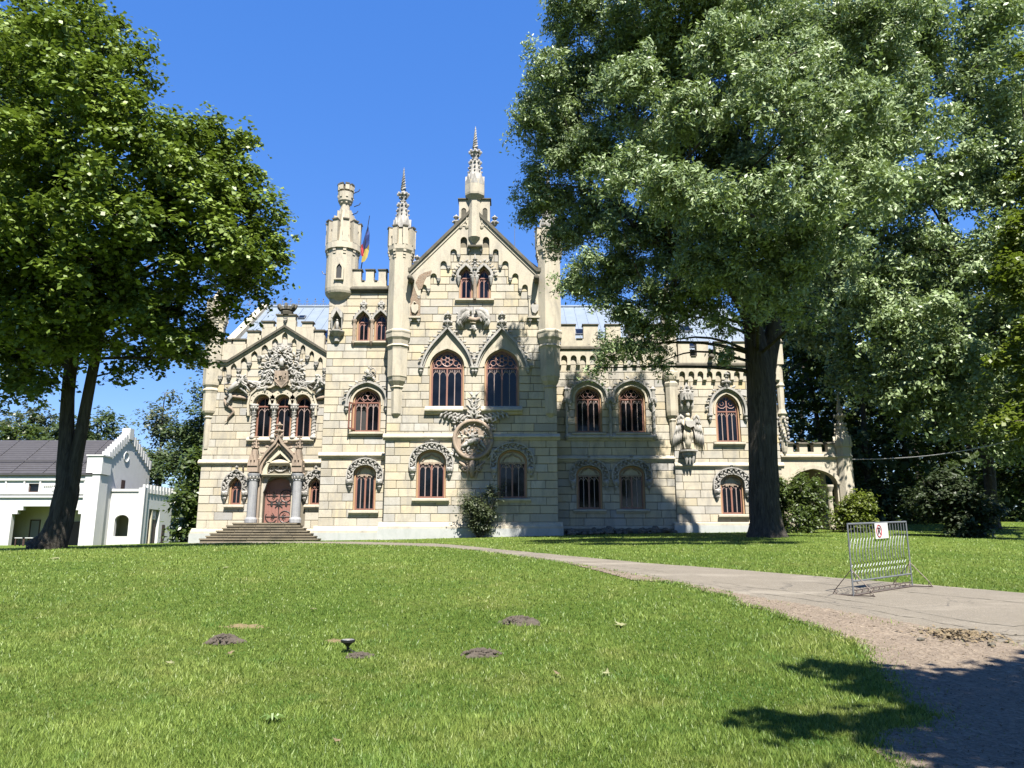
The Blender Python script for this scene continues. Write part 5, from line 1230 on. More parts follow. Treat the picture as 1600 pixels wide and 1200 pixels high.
# lightning rod beside the gable
p = CB.P(804.5, 400, 3); MB().tube([(p.x, p.y, p.z-3), (p.x, p.y, Zat(352, p.y))], [.03, .015], 5).build('lightning_rod', 'galvanised', castle)
# crenelated chimney blocks peeping over the left gable slope
p = CB.P(667, 395, 3.5); h = MB().box(p.x-.7, p.x+.7, p.y-.5, p.y+.5, p.z-5, p.z)
for k in range(3): h.box(p.x-.62+k*.46, p.x-.3+k*.46, p.y-.45, p.y+.45, p.z+.002, p.z+.3)
h.build('chimney', 'stone_dark', castle)

# ------------------------------------------------------------------ porch at the right end
yp = PO.Y; pz0 = Zat(712, yp); X0, X1, X2 = Xat(1222, 750, yp), Xat(1312, 750, yp), Xat(1334, 750, yp)
ax = Xat(1271, 750, yp); ao = outline(ax, 1.0, Zat(757, yp), Zat(732, yp), 36.5*PO.u(750), 'tudor')
sl_ = MB().prism([(X0, 1.3), (X1, 1.3), (X1, pz0), (X0, pz0)], yp, yp+.6).build('tmp', 'stone_plain'); me = sl_.data; bpy.data.objects.remove(sl_)
cut = MB().prism(ao, yp-.5, yp+1.2); porch = link('porch', boolean(me, cut, ['stone_plain']), castle); porch['label'] = 'open vaulted porch with a flat arch and battlements'
MB().band(offset(ao, -.02)[1:-1], offset(ao, .22)[1:-1], yp-.12, yp+.05).build('arch_moulding', 'stone_plain', porch)
MB().box(X0, X1, yp+4.0, yp+4.4, 1.0, pz0-.01).build('back_wall', 'plaster_cream', porch)
MB().box(X0, X1, yp+.6, yp+4.0, Zat(726, yp), pz0-.02).build('vault', 'plaster_cream', porch)
MB().box(X1-.3, X1, yp+2.2, yp+4.0, 1.0, Zat(726, yp)-.01).build('side_pier', 'stone_plain', porch)
for q in (0, 1):
    x = [Xat(1300, 770, yp), Xat(1241, 770, yp)][q]; MB().rings((x, yp+.35), [(1.2, .24), (Zat(815, yp), .24), (Zat(812, yp), .16), (Zat(768, yp), .15), (Zat(760, yp), .3), (Zat(757, yp), .3)], 10).build('column', 'stone_plain', porch)
z = pz0; xprism(MB(), [(yp+.05, z+.1), (yp-.2, z), (yp-.2, z-.1), (yp+.05, z-.3)], X0, X1-.01).build('cornice', 'stone_plain', porch)
n = 4
for k in range(n):
    w = (X1-X0)/n; a = X0+k*w+.35
    MB().box(a, a+w*.56, yp+.02, yp+.5, Zat(709, yp), Zat(694, yp)).build('merlon', 'stone_plain', porch); xprism(MB(), [(yp-.1, Zat(694, yp)), (yp-.1, Zat(694, yp)+.07), (yp+.26, Zat(690, yp)), (yp+.62, Zat(694, yp)+.07), (yp+.62, Zat(694, yp))], a-.06, a+w*.56+.06).build('coping', 'stone_dark', porch)
MB().box(X0+.01, X1-.01, yp+.025, yp+.495, pz0-.005, Zat(706, yp)).build('parapet', 'stone_plain', porch)
pc = Vector(((X1+X2)/2-.05, yp+.1, 0)); pr = MB().rings((pc.x, pc.y), [(1.0, .62), (Zat(795, yp), .60), (Zat(790, yp), .52), (Zat(716, yp), .52), (Zat(714, yp), .58), (Zat(710, yp), .52), (Zat(700, yp), .52), (Zat(698, yp), .6), (Zat(694, yp), .58)], 8).build('corner_pier', 'stone_plain', porch)
spire(MB(), (pc.x, pc.y), Zat(694, yp), Zat(614, yp), .56).build('spire', 'stone_plain', porch)

# ------------------------------------------------------------------ white outbuilding on the left
YB = 75.0
hx = Xat(149, 800, YB); gb = g(hx, YB)
house = empty('guest_house', (hx-8, YB+5, gb), 'long white plastered house with grey roof and crow-stepped gable behind the maple', 'house')
hz = lambda py: Zat(py, YB); hX = lambda px, py=800: Xat(px, py, YB)
hl = hx-30.0; ze = hz(741)
# front wall with the stepped porch opening
slab = MB().prism([(hl, .3), (hx, .3), (hx, ze), (hl, ze)], YB, YB+.5).build('tmp', 'plaster_white'); me = slab.data; bpy.data.objects.remove(slab)
ox0, ox1 = hX(19), hX(128)
po_ = [(ox0, .2), (ox1, .2), (ox1, hz(803)), (ox1-.35, hz(803)), (ox1-.35, hz(797)), (ox1-.8, hz(797)), (ox1-.8, hz(791)), (ox0+1.0, hz(791)), (ox0+1.0, hz(797)), (ox0+.5, hz(797)), (ox0+.5, hz(803)), (ox0, hz(803))]
cut = MB().prism(po_, YB-.4, YB+.9); wxa, wxb = hX(39.5), hX(55.5); cut.box(wxa, wxb, YB-.3, YB+.9, hz(769), hz(755.5))
fw = link('wall', boolean(me, cut, ['plaster_white']), house)
MB().box(hl+.01, hx-.51, YB+2.6, YB+2.8, .3, ze-.02).build('porch_wall', 'plaster_cream', house)
MB().box(hl+.01, hx-.01, YB+.5, YB+2.6, hz(789), hz(786)).build('porch_ceiling', 'plaster_white', house)
MB().box(ox1+.1, ox1+.35, YB+.5, YB+2.6, .3, hz(790)).build('porch_side', 'plaster_white', house)
def frame_win(nm, x0, x1, z0, z1, y, fm, gm_):
    w = MB().band([(x0+.1, z0), (x0+.1, z1-.1), (x1-.1, z1-.1), (x1-.1, z0)], [(x0, z0), (x0, z1), (x1, z1), (x1, z0)], y-.06, y+.05).box(x0+.1, x1-.1, y-.058, y+.05, z0, z0+.1).build(nm, fm, house)
    MB().box(x0+.09, x1-.09, y-.01, y+.02, z0+.09, z1-.09).build('pane', gm_, w); return w
q = lambda px, py: Xat(px, py, YB+2.6); qz = lambda py: Zat(py, YB+2.6)
frame_win('window', q(46, 830), q(62, 830), qz(843), qz(812), YB+2.59, 'timber_brown', 'glass_grey')
MB().box(q(103, 830), q(126, 830), YB+2.5, YB+2.62, gb-.2, qz(815)).build('door', 'timber_brown', house)
frame_win('window', wxa, wxb, hz(769), hz(755.5), YB+.2, 'timber_brown', 'glass')
for a, h_ in ((748, .35), (771, .18), (776, .18)): MB().box(hl, hx+.0-.02, YB-.16, YB+.02, hz(a)-h_/2, hz(a)+h_/2).build('band_course', 'plaster_white', house)
for px in (4, 33, 58, 90, 128): MB().box(hX(px)-.08, hX(px)+.08, YB-.1, YB+.02, hz(770)+.0, hz(749)).build('lesene', 'plaster_white', house)
orn = MB()
for k in range(8): orn.box(hX(64+k*3), hX(64+k*3)+.1, YB-.1, YB+.01, hz(760), hz(757))
orn.blob((hX(80), YB-.02, hz(765)), (.25, .1, .25), 8, 5); orn.build('ornament', 'plaster_white', house)
MB().box(hx-1.2, hx+.22, YB-.25, YB+1.3, .3, hz(742)).build('corner_pier', 'plaster_white', house)
MB().box(hx-1.15, hx+.35, YB-.35, YB+1.4, hz(741), hz(713)).build('corner_block', 'plaster_white', house)
MB().box(hx-1.25, hx+.45, YB-.45, YB+1.5, hz(713)+.002, hz(711)).build('block_cap', 'plaster_white', house)
# gable wall facing the castle, with stepped crenels
yc, yb2 = YB+5.2, YB+10.4; za = Zat(684, yc); zg = hz(715)
def yz_prism(mb, poly, x0, x1):
    n = len(poly); vs = [(x0, y, z) for y, z in poly]+[(x1, y, z) for y, z in poly]
    a = sum(poly[i][0]*poly[(i+1) % n][1]-poly[(i+1) % n][0]*poly[i][1] for i in range(n))
    fs = [tuple(range(n-1, -1, -1)), tuple(range(n, 2*n))]+[(i, (i+1) % n, n+(i+1) % n, n+i) for i in range(n)]
    if a < 0: fs = [f[::-1] for f in fs]
    return mb.add(vs, fs)
gw = yz_prism(MB(), [(YB+.4, .3), (yb2, .3), (yb2, zg), (yc, za), (YB+.4, zg)], hx-.5, hx).build('gable_wall', 'plaster_white', house)
for s_ in (0, 1):
    for k in range(9):
        t = (k+.5)/9; y = (YB+1.2 if s_ == 0 else yb2)+((yc-.2 if s_ == 0 else yc+.2)-(YB+1.2 if s_ == 0 else yb2))*t; z = zg+(za-zg)*t
        MB().box(hx-.62, hx+.14, y-.17, y+.17, z-.35, z+.62).build('crow_step', 'plaster_white', gw)
MB().box(hx-.66, hx+.18, yc-.45, yc+.45, za-.2, za+.95).build('apex_step', 'plaster_white', gw)
gy_ = lambda px: hx/((px-800)/F)*1.0      # depth of a column of pixels on that wall
def side_y(px, py): dx, dy, dz = ray(px, py); return hx*dy/dx
def side_z(px, py): dx, dy, dz = ray(px, py); return EYE+dz*hx/dx
MB().box(hx-.1, hx+.02, side_y(189, 758), side_y(195, 758), side_z(192, 765), side_z(192, 750)).build('slit_window', 'timber_brown', gw)
c_ = (hx+.03, side_y(197, 715), side_z(197, 714)); MB().tube([(c_[0], c_[1]+.5*math.cos(t), c_[2]+.5*math.sin(t)) for t in np.linspace(0, 2*math.pi, 15)], .07, 5).build('roundel', 'plaster_white', gw)
# roof
rz2 = Zat(688, yc)
rf2 = MB().add([(hl, YB-.35, ze+.1), (hx-.5, YB-.35, ze+.1), (hx-.5, yc, rz2), (hl, yc, rz2), (hl, yb2+.3, ze+.1), (hx-.5, yb2+.3, ze+.1), (hl, YB-.35, ze-.12), (hx-.5, YB-.35, ze-.12)], [(0,1,2,3), (3,2,5,4), (6,7,1,0), (0,3,4), (1,5,2)]).build('roof', 'roof_dark', house)
for k in range(9):
    x = hx-2.2-k*3.1; MB().tube([(x, YB-.35, ze+.13), (x, yc, rz2+.03)], .05, 4).build('roof_seam', 'roof_dark', rf2)
for k in range(15):
    t = (k+1)/16; MB().tube([(hl, YB-.35+(yc-YB+.35)*t, ze+.12+(rz2-ze-.1)*t), (hx-.52, YB-.35+(yc-YB+.35)*t, ze+.12+(rz2-ze-.1)*t)], .03, 4).build('tile_course', 'roof_dark', rf2)
MB().tube([(hl, YB+1.2, ze+.1+(rz2-ze)*1.6/5.6+.2), (hx-.8, YB+1.2, ze+.1+(rz2-ze)*1.6/5.6+.2)], .05, 5).build('snow_guard', 'roof_dark', rf2)
MB().box(hl, hx-.55, YB+.5, yb2, ze-.6, ze-.1).build('attic_floor', 'plaster_white', house)
MB().box(hl+.02, hx-.52, yb2-.4, yb2, .3, ze-.1).build('back_wall', 'plaster_white', house)
# annex with crenels
ya = 77.6; ax1 = Xat(222, 800, ya); az = Zat(768, ya); ay2 = ax1/(ray(268, 800)[0])*ray(268, 800)[1]
slab = MB().box(hx+.01, ax1, ya, ya+.4, .3, az).build('tmp', 'plaster_white'); me = slab.data; bpy.data.objects.remove(slab)
aw = outline(Xat(189.5, 820, ya), Zat(838, ya), Zat(813, ya), Zat(804.5, ya), 11*Xat(801, 820, ya), 'round', 8)
an_ = link('annex', boolean(me, MB().prism(aw, ya-.3, ya+.8), ['plaster_white']), house)
MB().box(hx+.02, ax1-.02, ya+2.2, ya+2.4, .3, az-.1).build('back_wall', 'plaster_cream', an_)
MB().box(hx-.02, ax1+.1, ya-.12, ya+.5, az+.002, az+.25).build('cornice', 'plaster_white', an_)
MB().box(ax1-.45, ax1+.2, ya-.15, ya+.5, .3, Zat(762, ya)).build('corner_pier', 'plaster_white', an_)
slab = MB().box(ax1-.4, ax1, ya+.5, ay2, .3, az).build('tmp', 'plaster_white'); me = slab.data; bpy.data.objects.remove(slab)
sy = lambda px: ax1/ray(px, 800)[0]*ray(px, 800)[1]
sz = lambda px, py: EYE+ray(px, py)[2]*ax1/ray(px, py)[0]
cut = MB().box(ax1-.9, ax1+.5, sy(233), sy(250), .2, sz(241, 796)); sw = link('side_wall', boolean(me, cut, ['plaster_white']), an_)
MB().box(ax1-.3, ax1-.22, sy(235), sy(248), gb-.2, sz(241, 812)).build('door', 'timber_brown', an_)
MB().box(ax1-.3, ax1-.25, sy(235), sy(248), sz(241, 811), sz(241, 797)).build('fanlight', 'glass_grey', an_)
MB().box(ax1-.04, ax1+.03, sy(255), sy(259.5), gb-.2, sz(257, 820)).build('door', 'timber_brown', an_)
n = 9
for k in range(n):
    y = ya+.8+(ay2-ya-1.0)*k/(n-1); MB().box(ax1-.45, ax1+.1, y-.22, y+.22, az-.1, az+.75).build('merlon', 'plaster_white', an_)
MB().box(hx, ax1-.41, ya+.41, ay2, az-.5, az-.2).build('flat_roof', 'roof_dark', an_)
MB().tube([(ax1+.25, ya-.25, gb), (ax1+.25, ya-.25, Zat(748, ya))], .05, 6).build('rain_pipe', 'galvanised', an_)

# ------------------------------------------------------------------ trees and shrubs
def leaf_cloud(C, out, size, asp, r_, seed, up=.55, drop=None):
    if asp < .5: up = .15
    """kite-shaped leaves at points C with outward directions out"""
    n = len(C); q = np.random.default_rng(seed)
    nr = q.normal(0, 1, (n, 3)); nr /= np.linalg.norm(nr, axis=1, keepdims=True)
    N_ = nr*.62+out*.42+np.array([0, -.12, up+.25]); N_ /= np.linalg.norm(N_, axis=1, keepdims=True)
    a = q.normal(0, 1, (n, 3))+np.array([0, 0, -.35]); a -= N_*np.sum(a*N_, 1, keepdims=True); a /= np.linalg.norm(a, axis=1, keepdims=True)+1e-9
    b_ = np.cross(N_, a); l = size*q.uniform(.65, 1.3, (n, 1)); w = l*asp*q.uniform(.8, 1.2, (n, 1))
    bend = N_*l*q.uniform(-.12, .12, (n, 1))
    V = np.stack([C-a*l*.5, C+b_*w*.5-a*l*.05+bend, C+a*l*.5, C-b_*w*.5-a*l*.05+bend], 1).reshape(-1, 3)
    return V
def crown_mesh(name, clumps, n_leaf, size, asp, mat, seed, tw_r=.6, per=26, fill=.55, keep=None, flat=.8, sub=0):
    q = np.random.default_rng(seed)
    if sub:
        nc = []
        for c in clumps:
            for _ in range(sub):
                d = q.normal(0, 1, 3); d /= np.linalg.norm(d); d[2] = d[2]*.85+.1; rr = c[3]*q.uniform(.30, 1.12)
                nc.append((c[0]+d[0]*rr, c[1]+d[1]*rr, c[2]+d[2]*rr, c[3]*q.uniform(.08, .30), (c[4] if len(c) > 4 else 1.0)*q.uniform(.5, 1.4)))
        clumps = nc
    C = np.array([c[:3] for c in clumps], float); Rr = np.array([c[3] for c in clumps], float)
    D = np.array([c[4] if len(c) > 4 else 1.0 for c in clumps]); wgt = Rr**2*D; wgt /= wgt.sum()
    nt_ = max(4, int(n_leaf/per)); k = q.choice(len(C), nt_, p=wgt)
    d = q.normal(0, 1, (nt_, 3)); d /= np.linalg.norm(d, axis=1, keepdims=True)
    rad = q.uniform(fill**3, 1.0, nt_)**(1/3)*(1+.22*q.normal(0, 1, nt_).clip(-1.5, 1.2))
    T = C[k]+d*(rad*Rr[k])[:, None]*np.array([1, 1, flat])
    # twig clusters: leaves strung outwards
    m = np.repeat(np.arange(nt_), per); o = q.normal(0, 1, (len(m), 3)); o /= np.linalg.norm(o, axis=1, keepdims=True)
    tsz = tw_r*q.uniform(.5, 1.35, nt_)
    P = T[m]+o*(q.uniform(.1, 1, len(m))**.5*tsz[m])[:, None]*np.array([1, 1, .55])+d[m]*(q.uniform(-.4, 1.1, len(m))*tsz[m])[:, None]
    P[:, 2] -= (np.linalg.norm((P-T[m])[:, :2], axis=1)**2)*.35/np.maximum(tsz[m], .2)
    if keep is not None: s_ = keep(P); P, m, o = P[s_], m[s_], o[s_]
    out = d[m]*.7+o*.3
    V = leaf_cloud(P, out, size, asp, None, seed+1)
    tv = q.uniform(0, 1, nt_); cv = q.uniform(0, 1, len(C))
    var = np.clip(.40*tv[m]+.25*cv[k][m]+.45*q.uniform(0, 1, len(m))-.05, 0, 1)
    return npmesh(name, V, np.arange(len(V)), 4, mat, np.repeat(var, 4)), T, k
def spread(p0, p1, sag, n=6, wob=.3, r_=random):
    p0, p1 = Vector(p0), Vector(p1); L_ = (p1-p0).length; out = []
    w1 = Vector((r_.uniform(-1, 1), r_.uniform(-1, 1), r_.uniform(-.5, .5)))*wob*L_*.15
    for i in range(n+1):
        t = i/n; p = p0.lerp(p1, t)+w1*math.sin(t*math.pi)+Vector((0, 0, sag*L_*math.sin(t*math.pi))); out.append(p)
    return out
def make_tree(name, base, label, stems, clumps, n_leaf, size, asp, mat, barkm, seed, group=None, tw_r=.6, per=26, fill=.55, keep=None, cat='tree', twigs=90, root=None, flat=.8, sub=0):
    r_ = random.Random(seed)
    t = empty(name, base, label, cat, group)
    tr = MB(); nodes = []
    for st in stems:                                   # list of (x, y, z, radius)
        P = [Vector(s_[:3]) for s_ in st]; rad = [s_[3] for s_ in st]
        # smooth resample
        Q, RR = [], []
        for i in range(len(P)-1):
            for j in range(4):
                f = j/4; a = P[max(i-1, 0)]; b_ = P[i]; c = P[i+1]; d = P[min(i+2, len(P)-1)]
                Q.append(.5*((2*b_)+(c-a)*f+(2*a-5*b_+4*c-d)*f*f+(3*b_-a-3*c+d)*f**3)); RR.append(rad[i]*(1-f)+rad[i+1]*f)
        Q.append(P[-1]); RR.append(rad[-1])
        k0 = len(tr.v); tr.tube(Q, RR, 14)
        nodes += list(zip(Q, RR))
    # buttress flare at the foot and bark unevenness
    bz = base[2]
    for i, v in enumerate(tr.v):
        x, y, z = v; a = math.atan2(y-base[1], x-base[0]); hgt = max(0, z-bz)
        if hgt < 3 and math.hypot(x-base[0], y-base[1]) < 2.5:
            f = 1+.28*max(0, math.cos(5*a+seed))*math.exp(-hgt*1.8)+.05*math.sin(9*a+z*3)
            cx_, cy_ = base[0], base[1]
            near = min(nodes, key=lambda q: abs(q[0].z-z)); cx_, cy_ = near[0].x, near[0].y
            tr.v[i] = (cx_+(x-cx_)*f, cy_+(y-cy_)*f, z)
    me, T, k = crown_mesh('crown', clumps, n_leaf, size, asp, mat, seed, tw_r, per, fill, keep, flat, sub)
    hub = []
    for c in clumps:
        cc = Vector(c[:3]); low = [q for q in nodes if q[0].z < cc.z-.2*c[3] and q[1] > .05] or nodes
        a = min(low, key=lambda q: (q[0]-cc).length+.0*q[1]); L_ = (a[0]-cc).length
        r0 = min(a[1]*.6, .03+.010*L_); tr.tube(spread(a[0], cc, .08, 7, .8, r_), [r0*(1-.75*i/7) for i in range(8)], 6)
        hub.append(cc)
    for i in r_.sample(range(len(T)), min(twigs, len(T))):
        h_ = hub[int(k[i])//max(1, sub)]; tr.tube(spread(h_, T[i], .05, 4, .8, r_), [.035, .03, .024, .018, .008], 4)
    tk = tr.build('trunk', barkm, t, smooth=True)
    c = tag(link('crown', me, t), kind='stuff')
    return t
def px_clumps(L_, Y): # (px, py, r_px, dy, density) -> world spheres
    o = []
    for c in L_:
        p = at(c[0], c[1], Y+(c[3] if len(c) > 3 else 0)); u = Xat(801, c[1], p.y); o.append((p.x, p.y, p.z, c[2]*u, c[4] if len(c) > 4 else 1.0))
    return o
def px_stem(L_, Y): return [(*at(px, py, Y+(d[0] if d else 0)), r*Xat(801, py, Y)) for px, py, r, *d in L_]

# maple on the left
YM = 25.5; bm_ = on_ground(74, 858.5); YM = bm_.y if 20 < bm_.y < 30 else YM
base = Vector((Xat(78, 856, YM), YM, 0)); base.z = g(base.x, YM)
maple = px_clumps([(60,40,110,0),(150,60,85,-1),(-40,120,150,1),(60,170,120,-2),(170,150,75,1),(-60,300,150,0),(60,310,130,-2.5),(170,270,110,-2),(215,100,32,0,.8),
                   (270,235,80,0),(330,220,55,1),(250,330,90,-2.5),(345,305,78,0),(405,350,62,.5),(420,410,42,0),(300,400,85,-1.5),(380,420,60,1.5),(180,400,100,-2),(60,430,110,-2),(-50,470,120,0),
                   (260,470,70,1),(345,460,42,1),(180,505,70,1),(90,530,75,2),(0,560,80,2),(285,520,48,2),(240,550,34,2.5),(190,580,24,1,.7),(320,505,26,2,.8),(30,600,40,3,.8),(70,60,70,-5.5),(150,150,70,-6),(40,210,80,-6),(130,290,70,-6.5),(210,220,55,-5.5),(20,330,70,-6),(200,340,55,-6),(110,390,50,-6),(100,460,60,-4),(200,470,55,-3),(40,520,60,-3),(150,530,45,-2),(255,510,45,-1.5),(300,560,24,1),(60,590,40,-1),(-10,400,70,-4),(330,380,45,-2.5),(290,300,55,-3)], YM)
st1 = px_stem([(64,866,27),(72,858,25),(82,845,22),(91,825,19.5),(98,800,18),(104,765,17.5),(104,730,14.5),(104,690,11.5),(106,620,9.5),(112,560,9.5),(120,480,9),(118,380,7,1),(108,250,5,1),(100,100,3,0)], YM)
st2 = px_stem([(107,775,13),(115,735,11),(124,690,9.5),(137,620,8.2),(149,560,7.5),(165,490,7),(200,420,5,1),(270,340,3,1)], YM)
st3 = px_stem([(112,560,8),(85,480,6,1),(30,400,5,1),(-30,320,3,1)], YM)
make_tree('maple_tree', base, 'large maple with forked leaning trunk in front of the white house', [st1, st2, st3], maple, 185000, .19, .85, 'leaf_maple', 'bark', 21, tw_r=.45, per=34, fill=.1, sub=28, twigs=220)

# ash in front of the right wing
YA = 37.5; base = at(1197, 838, YA); base.z = g(base.x, YA)
ash_px = [(905,20,60,-1.5),(960,60,85,-2),(1060,40,105,-2),(1160,30,90,-2),(850,105,36,-1,.9),(885,140,68,-1),(970,150,90,-1.5),(1080,140,100,-2),(1175,140,70,-2),
                 (830,190,44,-.5),(895,230,76,-.5),(985,255,88,-1),(1090,250,90,-1.5),(1185,250,60,-2),(838,290,36,0),(900,320,60,0),(980,350,74,-.5),(1070,350,75,-1.5),(1155,340,60,-3),
                 (825,325,28,1,.8),(880,380,32,1,.8),(955,420,52,0),(1040,440,52,-1),(1115,430,52,-2.5),(930,465,36,0,1),(985,495,42,0,.9),(1045,500,36,-.5,.9),(960,545,34,0,.6),(1010,545,32,0,.55),(935,575,20,0,.5),(900,440,32,0,.9),(1035,565,22,0,.45),(1085,470,40,-1,.9),
                 (1130,510,28,-2,.5),(1180,465,36,-2.5,.8),(1135,560,20,-1.5,.6),
                 (1290,40,80,-7),(1390,60,80,-7.5),(1300,160,75,-7.5),(1400,190,70,-8),(1250,250,60,-6.5),(1330,280,65,-8),(1250,110,60,-7),(1210,330,45,-6),(1270,370,50,-7),(1180,60,70,-8),(1090,-30,80,-7),(1000,-40,70,-6),
                 (990,120,60,-10,.9),(1080,180,60,-11,.9),(1170,160,60,-11.5,.9),(1260,190,60,-12,.9),(1350,170,60,-12,.9),(1120,80,55,-11,.9),(1230,90,55,-11,.9),(1020,210,50,-9,.9),
                 (1060,300,50,-7),(1110,335,50,-8),(1180,385,52,-8),(1240,425,48,-8),(1130,425,42,-7.5),(1200,460,38,-8),(1265,340,50,-9),(1255,480,36,-7,.8),(1090,400,36,-7),
                 (960,270,42,-10.5,.9),(1040,295,46,-12,.9),(1125,320,46,-12.5,.9),(1205,300,46,-12.5,.9),(1290,310,46,-12.5,.9),(1370,300,44,-12.5,.9)]
ash = []
drop, slip = math.tan(SUN_EL)/math.cos(SUN_AZ), math.tan(SUN_AZ)
for c in ash_px:                       # bring a bough forward until its shadow falls no higher than the photograph shows
    d = c[3]
    for _ in range(40):
        (x, y, z, r, dn), = px_clumps([(c[0], c[1], c[2]*.95, d, c[4] if len(c) > 4 else 1.0)], YA)
        xs, zs = x-slip*(47.5-y), z+.7*r-drop*(47.5-y)
        if zs < (4.8 if xs < -.5 else 9.5 if xs < 3.2 else 7.8 if xs < 7.5 else 6.0 if xs+.8*r < 9.0 else 1.2): break
        d -= .5
    ash.append((x, y, z, r, dn))


sa = px_stem([(1198,846,33),(1197,836,29),(1196,815,24.5),(1194,780,23),(1192,700,22),(1190,620,22.5),(1186,570,21),(1177,510,14.5),(1172,430,11),(1172,330,8,-1),(1165,200,6,-2),(1150,60,3,-4)], YA)
sb = px_stem([(1192,600,18),(1200,555,15),(1208,520,12.5),(1214,450,10.5),(1222,330,8,-1),(1226,200,6,-2),(1210,60,3,-4)], YA)
sc_ = px_stem([(1176,490,8),(1130,440,6,-.5),(1060,400,5,-1),(990,350,3.5,-1),(900,260,2,-1)], YA)
sd = px_stem([(1173,455,4.5),(1120,448,3,-.5),(1050,475,2,-.5),(985,530,1,0)], YA)
make_tree('ash_tree', base, 'tall ash with a thick dark trunk standing before the right wing', [sa, sb, sc_, sd], ash, 450000, .225, .34, 'leaf_ash', 'bark', 33, tw_r=.46, per=40, twigs=320, fill=.1, sub=30)

# tree at the right edge and its neighbours
YR = 51.0; base = at(1551, 823, YR); base.z = g(base.x, YR)
rt = px_clumps([(1290,60,95,-2),(1400,40,110,-2),(1510,30,90,-1),(1570,20,70,-1),(1600,200,70,0),(1560,170,70,-1),(1430,90,80,-3),(1330,90,80,-3),(1280,170,80,-2),(1370,160,100,-3),(1480,140,100,-2),(1300,290,85,-2),(1400,280,100,-4),(1510,260,100,-3),(1600,280,90,-2),
                (1285,400,75,-1),(1370,400,90,-4),(1470,390,95,-4),(1570,400,90,-3),(1290,490,55,0),(1360,510,80,-3),(1450,510,85,-5),(1550,520,85,-4),(1330,580,45,-1,.8),(1400,610,60,-4),(1480,610,65,-5),(1570,620,75,-5),(1620,560,80,-4),(1440,680,30,-4,.6),(1530,680,40,-5,.8),(1600,690,40,-5,.8)], YR)
s1 = px_stem([(1553,832,13),(1551,822,11),(1549,790,9),(1546,740,8.5),(1540,690,8.5),(1530,600,8),(1500,450,7,-1),(1460,280,5,-1),(1420,100,3,-1)], YR)
s2 = px_stem([(1540,690,6),(1560,640,5.5,-1),(1600,560,5,-1),(1640,450,4,-1)], YR)
make_tree('maple_tree', base, 'broad tree with low hanging boughs beyond the dark round bush', [s1, s2], rt, 240000, .33, .45, 'leaf_ash', 'bark', 45, tw_r=.75, per=40, twigs=180, fill=.1, sub=26)
YQ = 43.0; bx_ = 32.5; base = Vector((bx_, YQ, g(bx_, YQ)))
yel = px_clumps([(1600,430,50,-3),(1620,520,60,-4),(1585,560,40,-3,.8),(1570,660,40,-4,.8),(1640,620,70,-2),(1600,380,50,0),(1660,450,80,0),(1680,300,90,0),(1600,110,30,-2,.7),(1760,430,60,-12),(1800,520,55,-13),(1720,380,40,-11)], YQ)
make_tree('linden_tree', base, 'yellow-green tree reaching in beside the drive', [[(bx_, YQ, base.z-.3, .5), (bx_, YQ, base.z+3, .4), (bx_-.5, YQ, base.z+10, .3), (bx_-1, YQ-1, base.z+20, .1)]], yel, 20000, .3, .7, 'leaf_yellow', 'bark_pale', 51, tw_r=.5, sub=10)

def wild_tree(x, y, h, r, n, mat, seed, label, name='woodland_tree', group=None, size=.5, low=.25, tr=.28):
    r_ = random.Random(seed); z = g(x, y); cl = []
    for i in range(int(9+h*.5)):
        t = r_.random(); hh = low+(1-low)*t; rr = r*math.sin(math.pi*min(.97, .18+.75*hh))*.95; a = r_.uniform(0, 6.283); q = rr*math.sqrt(r_.uniform(.15, 1))*.75
        cl.append((x+q*math.cos(a), y+q*math.sin(a), z+h*hh*.93, r*r_.uniform(.26, .46)))
    cl.append((x, y, z+h*.9, r*.3))
    lean = r_.uniform(-.05, .05)*h
    return make_tree(name, (x, y, z), label, [[(x, y, z-.4, tr*1.3), (x, y, z+.8, tr), (x+lean*.3, y, z+h*.3, tr*.8), (x+lean, y, z+h*.65, tr*.45), (x+lean, y, z+h*.9, .05)]], cl, n, size, .6, mat, 'bark', seed, group, tw_r=.9, per=20, twigs=20)
# dark wood behind the right end of the castle
k = 0
for px, Y, h, r, mt in [(1236,66,25,6,0),(1290,72,27,7,0),(1352,66,26,6.5,0),(1412,74,28,7,0),(1470,68,25,7,0),(1520,78,28,7,0),(1590,70,26,7,0),(1660,64,24,7,0),(1250,88,30,8,0),(1330,92,30,8,0),(1430,95,31,8,0),(1530,98,30,8,0),(1630,92,30,8,0),(1180,80,24,7,0),(1230,118,31,9,0),(1310,122,32,9,0),(1390,118,32,9,0),(1470,122,32,9,0),(1560,120,32,9,0),(1640,118,32,9,0)]:
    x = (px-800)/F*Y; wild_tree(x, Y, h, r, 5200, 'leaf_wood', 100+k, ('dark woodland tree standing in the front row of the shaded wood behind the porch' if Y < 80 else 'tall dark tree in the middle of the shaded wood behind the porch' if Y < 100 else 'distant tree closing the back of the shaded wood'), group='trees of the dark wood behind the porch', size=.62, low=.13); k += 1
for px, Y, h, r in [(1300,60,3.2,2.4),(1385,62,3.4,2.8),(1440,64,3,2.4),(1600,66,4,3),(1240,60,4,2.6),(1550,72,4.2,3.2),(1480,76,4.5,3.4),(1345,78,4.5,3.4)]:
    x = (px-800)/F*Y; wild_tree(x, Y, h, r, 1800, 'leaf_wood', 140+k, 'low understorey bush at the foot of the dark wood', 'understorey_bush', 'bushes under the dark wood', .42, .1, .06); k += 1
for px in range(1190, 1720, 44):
    Y = 104+(px*7 % 13); x = (px-800)/F*Y; wild_tree(x, Y, 6.5, 4.6, 1100, 'leaf_wood', 240+k, 'thicket bush closing the far edge of the shaded wood', 'thicket_bush', 'thicket at the far edge of the wood', .8, .05, .08); k += 1
